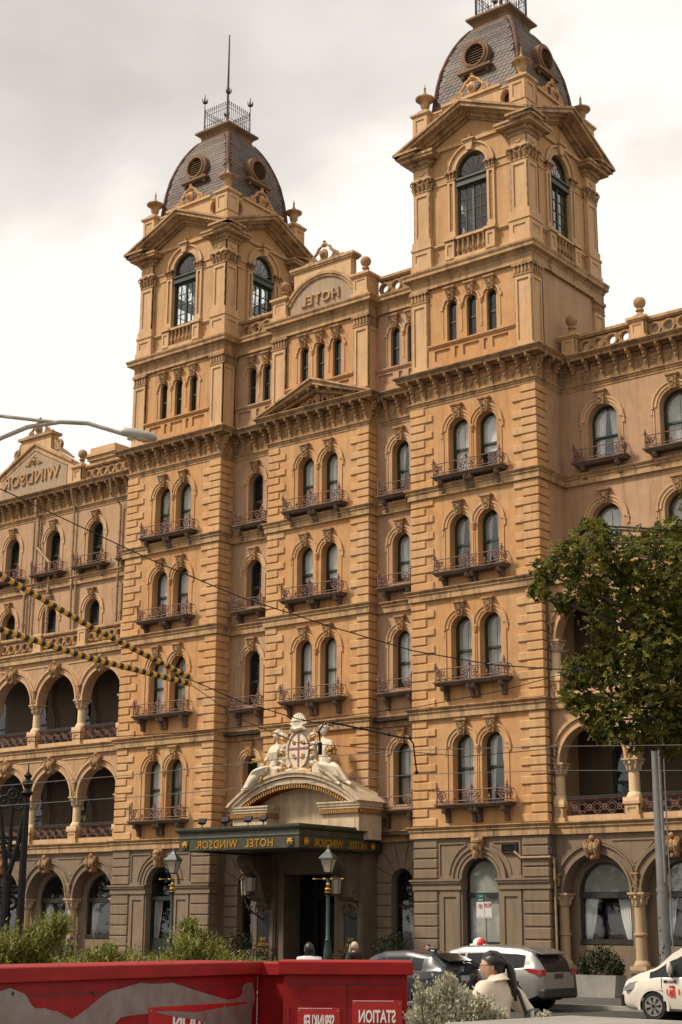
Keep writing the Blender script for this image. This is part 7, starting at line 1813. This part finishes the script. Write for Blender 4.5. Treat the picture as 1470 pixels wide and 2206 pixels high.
for (pa, pb, py, t, sz) in ((642, 733, 2171, 'SPRINKLER', 0.075), (759, 866, 2155, 'STATION', 0.095)):
    x0, x1 = lx(pa), lx(pb); z1 = lz((pa+pb)/2, py)
    MB().box(x0, x1, -0.011, -0.006, z1-0.22, z1, 0.002).build('sign_plate', 'redsign', E_)
    MB().box(x0+0.004, x1-0.05, -0.0116, -0.0105, z1-0.006, z1-0.001).build('paint_chip', 'chip', E_)
    tb = text_mb(t, 0.1, 0.0015, True, 0.0025); w_ = max(v[0] for v in tb.v)-min(v[0] for v in tb.v); hh = max(v[2] for v in tb.v)-min(v[2] for v in tb.v)
    tb.xf(Matrix.Diagonal(((x1-x0)*0.74/w_, 1, (0.076 if t == 'STATION' else 0.084)/hh, 1))); tb.xf(Matrix.Translation(((x0+x1)/2, -0.0125, z1-0.128 if t == 'STATION' else z1-0.12))).build('sign_lettering', 'signwhite', E_)
    for x in (x0+0.012, x1-0.012): MB().sphere((x, -0.012, z1-0.02), 0.006, 7, 4, (1, .6, 1)).build('screw', 'galv', E_)
# recessed link panel between the two cabinets
C_, D_ = atD(556, 2072, 10.05), atD(612, 2070, 9.95)
E_, L, h = cabinet('link_panel', 'narrow red panel joining the two red cabinets', C_, D_, C_.z-0.002, 0.35)
# stone ledge at the lower right
K = [atD(958, 2207, 7.5), atD(1230, 2187.5, 8.2), atD(1700, 2206, 7.4)]; zt = K[1].z
K = [Vector((k.x, k.y, zt)) for k in K]; bk = -Vector((fw.x, fw.y, 0)).normalized()*1.3
m = MB(); top = [K[0], K[1], K[2], K[2]+bk, K[0]+bk]
def extr(mb, ring, z1, z0):
    k = len(mb.v); n = len(ring)
    for z in (z1, z0): mb.v += [(p.x, p.y, z) for p in ring]
    mb.f += [tuple(k+i for i in range(n)), tuple(k+n+i for i in reversed(range(n)))] + [(k+i, k+n+i, k+n+(i+1) % n, k+(i+1) % n) for i in range(n)]
extr(m, top, zt, zt-0.14)
plain('ledgestone', (0.27, 0.245, 0.215), 0.8, var=0.15, vscale=3, bmp=0.3, bscale=40)
E_ = empty('stone_wall', 'low pale stone wall with a flat cap along the lower right edge', 'wall', (0, 0, 0)); m.build('cap', 'ledgestone', E_)
m = MB(); cc = sum(top, Vector())/5; extr(m, [cc+(p-cc)*0.94 for p in top], zt-0.14, NG); m.build('wall_body', 'ledgestone', E_)

# ------------------------------------------------------------------ foreground shrubs
def spray_bush(mb, base, tips, rng, n, size, spread, leaf):
    """upright feathery sprays from base towards tips"""
    for tip, r in tips:
        for i in range(n):
            e = tip+Vector((rng.gauss(0, r), rng.gauss(0, r), rng.gauss(0, r*0.7))); dv = (e-base)
            s0 = e-dv.normalized()*spread*rng.uniform(0.5, 1.0)
            dd = (dv.normalized()+Vector((rng.gauss(0, .35), rng.gauss(0, .35), rng.gauss(0.1, .25)))).normalized()
            for k in range(9):
                t = k/8; p = s0+dd*spread*t
                q = dd.orthogonal().normalized(); q.rotate(Matrix.Rotation(rng.uniform(0, 2*pi), 3, dd)) 
                a = (dd*0.8+q*0.8).normalized(); w = a.cross(q if abs(a.dot(q)) < 0.9 else dd).normalized()
                Ls = size*(1.15-0.6*t); kk = len(mb.v)
                mb.v += [tuple(p-w*leaf), tuple(p+w*leaf), tuple(p+a*Ls)]; mb.f.append((kk, kk+1, kk+2))
rng = random.Random(31)
def juniper(label, pxb, spots, dep, n):
    b = atD(pxb, 2120, dep); b.z = NG; E_ = empty('juniper_bush', label, 'bush', b, 0, 'junipers behind the red cabinet')
    m = MB(); tips = []
    for px, py, rp in spots: tips.append((atD(px, py+22, dep+rng.uniform(-.3, .3))-b, rp/FPX*dep*0.62))
    spray_bush(m, Vector((0, 0, 0.5)), tips, rng, n, 0.07, 0.20, 0.0075); rawmesh(m, 'foliage', 'leaf_juniper', E_)
    tr = MB()
    for t_, r in tips: tr.tube([(0, 0, 0), t_*0.5, t_*0.92], [0.03, 0.02, 0.006], 5)
    tr.build('branches', 'bark', E_)
juniper('tall yellow-green juniper behind the red cabinet at the far left', 60, [(10, 2010, 34), (50, 2000, 34), (85, 1990, 30), (118, 1975, 22), (135, 1965, 14), (20, 2040, 36), (75, 2030, 36), (120, 2020, 30), (-40, 2010, 40), (-30, 2050, 40), (40, 2065, 30), (100, 2060, 30)], 15.5, 120)
juniper('low spreading juniper between the two taller junipers', 225, [(150, 2062, 26), (190, 2055, 24), (215, 2040, 18), (245, 2050, 24), (235, 2028, 12), (280, 2052, 24), (310, 2060, 24), (340, 2066, 20), (180, 2075, 24), (270, 2075, 24), (330, 2080, 20)], 15.0, 110)
juniper('rounded juniper with a pale tip left of the entrance', 420, [(400, 2015, 22), (425, 2005, 22), (410, 1985, 12), (405, 1975, 7), (445, 2020, 22), (390, 2040, 26), (430, 2040, 28), (465, 2045, 24), (360, 2060, 22), (410, 2068, 24), (460, 2068, 24), (505, 2060, 20), (545, 2066, 18), (580, 2070, 12)], 14.5, 110)
b = atD(970, 2206, 8.9); b.z = NG; E_ = empty('silver_bush', 'pale silver-green bush between the red cabinet and the walking woman', 'bush', b)
m = MB(); tips = [(atD(px+(14 if px < 935 else 0), py, 8.9+rng.uniform(-.25, .25))-b, rp/FPX*8.9*(0.42 if px < 935 else 0.6)) for px, py, rp in ((968, 2110, 9), (962, 2125, 16), (970, 2145, 24), (950, 2150, 22), (995, 2160, 22), (915, 2165, 24), (893, 2150, 14), (888, 2125, 9), (884, 2105, 5), (930, 2185, 30), (975, 2185, 34), (1015, 2185, 28), (1050, 2190, 22), (1035, 2165, 14), (890, 2190, 26), (960, 2205, 34), (1010, 2210, 30), (1070, 2200, 16), (1165, 2190, 6), (1180, 2186, 5))]
for tip, r in tips:
    for i in range(int(160+42000*r)):
        p = tip+Vector((rng.gauss(0, r), rng.gauss(0, r), rng.gauss(0, r*0.9))); out = (p-Vector((0, 0, 1.0))).normalized()
        R = (out+Vector((rng.gauss(0, .5), rng.gauss(0, .5), rng.gauss(.3, .4)))).normalized().to_track_quat('Y', 'Z').to_matrix()
        add_leaf(m, p, R @ Euler((0, rng.uniform(0, 6.28), 0)).to_matrix(), rng.uniform(0.014, 0.028), False)
rawmesh(m, 'foliage', 'leaf_silver', E_)
tr = MB(); [tr.tube([(0, 0, 0), t_*0.6, t_], [0.02, 0.012, 0.004], 5) for t_, r in tips]; tr.build('branches', 'bark', E_)

# ------------------------------------------------------------------ people
plain('skin', (0.52, 0.30, 0.20), 0.55, var=0.06); plain('hairblack', (0.010, 0.007, 0.006), 0.4, var=0.2); plain('jacket', (0.66, 0.55, 0.43), 0.85, var=0.08, vscale=5, bmp=0.2, bscale=12); plain('bagblack', (0.010, 0.010, 0.010), 0.5); plain('denim', (0.03, 0.035, 0.05), 0.85); plain('shirtwhite', (0.72, 0.71, 0.70), 0.85); plain('hairgrey', (0.45, 0.40, 0.34), 0.7); plain('coatdark', (0.014, 0.013, 0.014), 0.85); plain('hairbrown', (0.05, 0.022, 0.012), 0.5)
def person(label, foot, heading, hhead, H_, top, legs, hair, long_hair=False, arm='walk', extra=None):
    th = atan2(heading.x, -heading.y); E_ = empty('person', label, 'person', foot, th); k = H_/1.65
    J = {'pel': (0, 0, 0.90), 'wst': (0, 0.0, 1.05), 'chs': (0, 0.0, 1.25), 'shn': (0, 0.01, 1.355), 'nek': (0, 0.005, 1.42), 'hd': (0, -0.01, 1.49),
         'sL': (0.165, 0.0, 1.345), 'eL': (0.23, 0.06, 1.06), 'wL': (0.20, -0.08, 0.86), 'sR': (-0.165, 0.0, 1.345), 'eR': (-0.23, 0.02, 1.06), 'wR': (-0.24, -0.10, 0.84),
         'hL': (0.09, 0, 0.86), 'kL': (0.10, -0.08, 0.48), 'aL': (0.10, -0.02, 0.08), 'tL': (0.10, -0.15, 0.035), 'hR': (-0.09, 0, 0.86), 'kR': (-0.10, 0.02, 0.48), 'aR': (-0.10, 0.16, 0.10), 'tR': (-0.10, 0.06, 0.035)}
    if arm == 'bent': J['eR'] = (-0.30, 0.13, 1.10); J['wR'] = (-0.19, -0.02, 0.95); J['eL'] = (0.24, -0.02, 1.05); J['wL'] = (0.22, -0.12, 0.82)
    J = {a: Vector(b)*k for a, b in J.items()}
    ed = [('pel', 'wst'), ('wst', 'chs'), ('chs', 'shn'), ('shn', 'nek'), ('nek', 'hd'), ('shn', 'sL'), ('sL', 'eL'), ('eL', 'wL'), ('shn', 'sR'), ('sR', 'eR'), ('eR', 'wR'), ('pel', 'hL'), ('hL', 'kL'), ('kL', 'aL'), ('aL', 'tL'), ('pel', 'hR'), ('hR', 'kR'), ('kR', 'aR'), ('aR', 'tR')]
    Rr = dict(pel=.125, wst=.11, chs=.125, shn=.085, nek=.05, hd=.05, sL=.062, eL=.042, wL=.03, sR=.062, eR=.042, wR=.03, hL=.088, kL=.058, aL=.04, tL=.035, hR=.088, kR=.058, aR=.04, tR=.035)
    def sk(nm, keep, add_r, mat, over={}):
        ns = [n for n in J if n in keep]; es = [(ns.index(a), ns.index(b)) for a, b in ed if a in keep and b in keep]
        return ob(nm, skin_mesh(nm, [J[n] for n in ns], es, [(over.get(n, Rr[n])+add_r)*k for n in ns]), mat, E_)
    sk('body', set(J), 0.0, 'skin')
    slim = 0.80 if arm == 'bent' else 1.0
    sk('top', {'pel', 'wst', 'chs', 'shn', 'nek', 'sL', 'eL', 'wL', 'sR', 'eR', 'wR'}, 0.02, top, {'pel': 0.15*slim, 'wst': 0.14*slim, 'chs': 0.14*slim, 'shn': 0.092, 'nek': .045, 'sL': .068, 'sR': .068, 'eL': .055, 'eR': .055, 'wL': .042, 'wR': .042})
    sk('trousers', {'pel', 'hL', 'kL', 'aL', 'hR', 'kR', 'aR'}, 0.012, legs)
    for w, e_ in (('wL', 'eL'), ('wR', 'eR')): hand_mb(J[w], J[w]-J[e_], 0.17*k, 0.6).build('hand', 'skin', E_, 50)
    hrot = atan2(hhead.x, -hhead.y)-th; M = Matrix.Translation(J['hd']+Vector((0, -0.015, 0.045*k))) @ Matrix.Rotation(hrot, 4, 'Z')
    hs = 0.225*k; head_mb(hs).xf(M).build('head', 'skin', E_, 60)
    hm = MB(); nu, nv = 22, 14; k0 = 0
    for i in range(nv+1):
        v = pi*0.80*i/nv
        for j in range(nu):
            u = 2*pi*j/nu; x = sin(v)*sin(u); y = -sin(v)*cos(u); z = cos(v)
            fr = max(0, -y)
            lim = 0.30 if fr > 0.25 else (-0.25 if not long_hair else -0.6)
            ty = y; lim = 0.40 if ty < -0.5 else (0.40-0.34*(ty+0.5)/0.5 if ty < 0 else (0.06-0.56*min(1, ty/0.22)))
            zz = max(z, lim); q = sqrt(max(0, 1-zz*zz)) if z < lim else sin(v)
            sc = 1.0
            xx, yy = (sin(u)*q, -cos(u)*q)
            hm.v.append((xx*0.395*hs, yy*0.465*hs+0.02*hs, zz*0.535*hs+0.01*hs))
    for i in range(nv):
        for j in range(nu): a = i*nu+j; b = i*nu+(j+1) % nu; hm.f.append((a, b, b+nu, a+nu))
    hm.xf(M); hm.build('hair', hair, E_, 60)
    if extra: extra(E_, J, M, hs, k)
    return E_
fxy = Vector((fw.x, fw.y, 0)).normalized(); rxy = Vector((rt.x, rt.y, 0)).normalized()
from mathutils import noise as mnoise
def woman(E_, J, M, hs, k):
    for ch in E_.children:
        if ch.name.startswith('top'):
            for v in ch.data.vertices:
                p = v.co; f_ = mnoise.noise(Vector((p.x*9, p.y*9, p.z*16+p.x*10)))*0.012+mnoise.noise(Vector((p.x*26, p.y*26, p.z*30)))*0.004
                v.co = p+v.normal*f_
    st = MB(); rg = random.Random(3)
    for i in range(120):
        u = rg.uniform(-2.6, 2.6); v0 = 0.95 if abs(u) < 1.0 else 1.35+0.25*rg.random(); pts = []
        s0 = Vector((sin(v0)*sin(u)*0.40, -sin(v0)*cos(u)*0.46, cos(v0)*0.53)); e0 = Vector((0, 0.46, 0.06))
        for q in range(6):
            t = q/5; w = s0.lerp(e0, t); w = Vector((w.x/0.40, w.y/0.47, w.z/0.54)); w.normalize(); pts.append(M @ (Vector((w.x*0.408, w.y*0.478+0.02, w.z*0.548+0.01))*hs))
        st.tube(pts, [hs*0.012]*5+[hs*0.008], 4, False)
    st.build('hair_strands', 'hairblack', E_)
    fl = MB(); fl.box(-0.02, 0.02, -0.012, 0.012, -0.5, 0.0); fl.xf(Matrix.Translation((0.10*k, -0.165*k, 1.34*k)) @ Matrix.Rotation(0.12, 4, 'X')); fl.build('jacket_facing', 'pipe', E_)
    m = MB(); c0 = M @ Vector((0, 0.44*hs, 0.06*hs)); 
    tail = [Vector((0, 0.44, 0.10)), Vector((0, 0.58, 0.02)), Vector((0.0, 0.66, -0.25)), Vector((0.0, 0.70, -0.62)), Vector((0, 0.74, -1.0)), Vector((0, 0.80, -1.22))]
    m.tube([M @ (v*hs) for v in tail], [hs*0.10, hs*0.13, hs*0.16, hs*0.17, hs*0.13, hs*0.03], 10)
    for s in (-0.06, 0.05): m.tube([M @ (Vector((s*1.5, v.y+0.04, v.z))*hs) for v in tail[1:]], [hs*0.08, hs*0.1, hs*0.1, hs*0.07, hs*0.02], 7)
    m.build('ponytail', 'hairblack', E_, 60)
    m = MB()
    for s in (-1, 1):
        kk = m.mark(); m.ring((s*0.155*hs, -0.455*hs, 0.0), 0.085*hs, 0.006*hs, 14, 5); m.tube([(s*0.24*hs, -0.43*hs, 0.02*hs), (s*0.36*hs, -0.05*hs, 0.02*hs)], 0.009*hs, 5)
    m.tube([(-0.07*hs, -0.47*hs, 0.01*hs), (0.07*hs, -0.47*hs, 0.01*hs)], 0.009*hs, 5); m.xf(M); m.build('glasses', 'bronze', E_)
    # collar, yoke seam, shoulder bag
    m = MB(); pts = [Vector((0.085*cos(t), 0.10*sin(t)+0.01, 1.395+0.035*sin(t))) for t in [-pi*0.62+i*(2*pi*0.9)/16 for i in range(17)]]
    for z0, z1, e in ((0, 0.06, 1.0),):
        vs = []
        for p in pts: vs += [(p.x*0.80*k, p.y*0.72*k, (p.z+0.0)*k), (p.x*0.92*k, p.y*0.82*k, (p.z+0.045)*k), (p.x*1.35*k, p.y*1.15*k, (p.z+0.0)*k)]
        m.add(vs, [(3*i+j, 3*i+3+j, 3*i+4+j, 3*i+1+j) for i in range(16) for j in (0, 1)])
    c_ = m.build('collar', 'jacket', E_, 60)
    m = MB(); m.tube([(-0.13*k, -0.17*k, 1.1*k), (-0.15*k, -0.10*k, 1.30*k), (-0.13*k, 0.02*k, 1.435*k), (-0.13*k, 0.13*k, 1.33*k), (-0.16*k, 0.19*k, 1.15*k), (-0.22*k, 0.22*k, 1.0*k)], 0.017, 5)
    b = m.build('bag_strap', 'bagblack', E_)
    m = MB(); m.box(-0.05, 0.05, -0.15, 0.15, -0.42, 0.0, 0.03); m.xf(Matrix.Translation((-0.17*k, 0.25*k, 1.20*k)) @ Matrix.Rotation(-0.6, 4, 'Z') @ Matrix.Rotation(0.12, 4, 'X')); m.build('shoulder_bag', 'bagblack', E_, 40)
wp = atD(1066, 2043, 12.6); wp.z = NG
person('woman in a cream jacket with a dark ponytail carrying a black shoulder bag', wp, (-rxy*0.62+fxy*0.78).normalized(), (-rxy*0.98+fxy*0.16).normalized(), (atD(1066, 2043, 12.6).z-NG)/1.012, 'jacket', 'denim', 'hairblack', arm='bent', extra=woman)
def longhair(E_, J, M, hs, k, mat='hairgrey'):
    m = MB()
    for s in (-1, -0.5, 0, 0.5, 1): m.tube([M @ (Vector((s*0.32, 0.28, 0.2))*hs), M @ (Vector((s*0.36, 0.36, -0.4))*hs), M @ (Vector((s*0.34, 0.36, -0.95))*hs)], [hs*0.13, hs*0.15, hs*0.06], 7)
    m.build('long_hair', mat, E_, 60)
def strap(E_, J, M, hs, k):
    MB().tube([(0.13*k, -0.15*k, 1.0*k), (0.10*k, 0.0, 1.42*k), (-0.05*k, 0.15*k, 1.2*k), (-0.2*k, 0.14*k, 0.95*k)], 0.02, 5).build('bag_strap', 'pipe', E_); longhair(E_, J, M, hs*0.8, k, 'hairblack')
def stand(label, px, py, d, gz, hd, top, hair, extra=None):
    t = atD(px, py, d); p = Vector((t.x, t.y, gz)); person(label, p, hd, hd, (t.z-gz)/1.012, top, 'denim', hair, extra=extra)
stand('person in a white top with a strap seen from behind near the street lamp', 667, 2028, 31, HG, (fxy*0.95-rxy*0.2).normalized(), 'shirtwhite', 'hairblack', strap)
stand('person with long grey hair and dark coat right of the street lamp', 763, 2027, 40, HG, (-fxy*0.6+rxy*0.7).normalized(), 'coatdark', 'hairgrey', longhair)
stand('person in dark clothes standing by the arcade column at the left', 151, 2017, 52, 0.1, (rxy*0.9+fxy*0.2).normalized(), 'coatdark', 'hairblack')
stand('person with auburn hair behind the dark car', 922, 2032, 47, 0.1, (-fxy*0.9+rxy*0.1).normalized(), 'coatdark', 'hairbrown')

# ------------------------------------------------------------------ unseen trees behind the viewer, added to shade lower floors and darken window reflections
m = MB(); rng = random.Random(77)
for i in range(42):
    x = -190+7.2*i+rng.uniform(-2, 2); y = -66+rng.uniform(-6, 4); hh = rng.uniform(11, 17)
    for j in range(9):
        c_ = (x+rng.gauss(0, 2.2), y+rng.gauss(0, 2.2), hh*rng.uniform(0.35, 0.9)); shrub(m, c_, rng.uniform(2.0, 3.4), 120, 0.9, rng)
    m.tube([(x, y, 0), (x, y, hh*0.7)], [0.35, 0.12], 6)
o = rawmesh(m, 'added_shade_trees', 'leaf_dark', None, 'stuff'); o['label'] = 'unseen row of dark leafy trees added behind the viewer for shade'; o['category'] = 'trees'
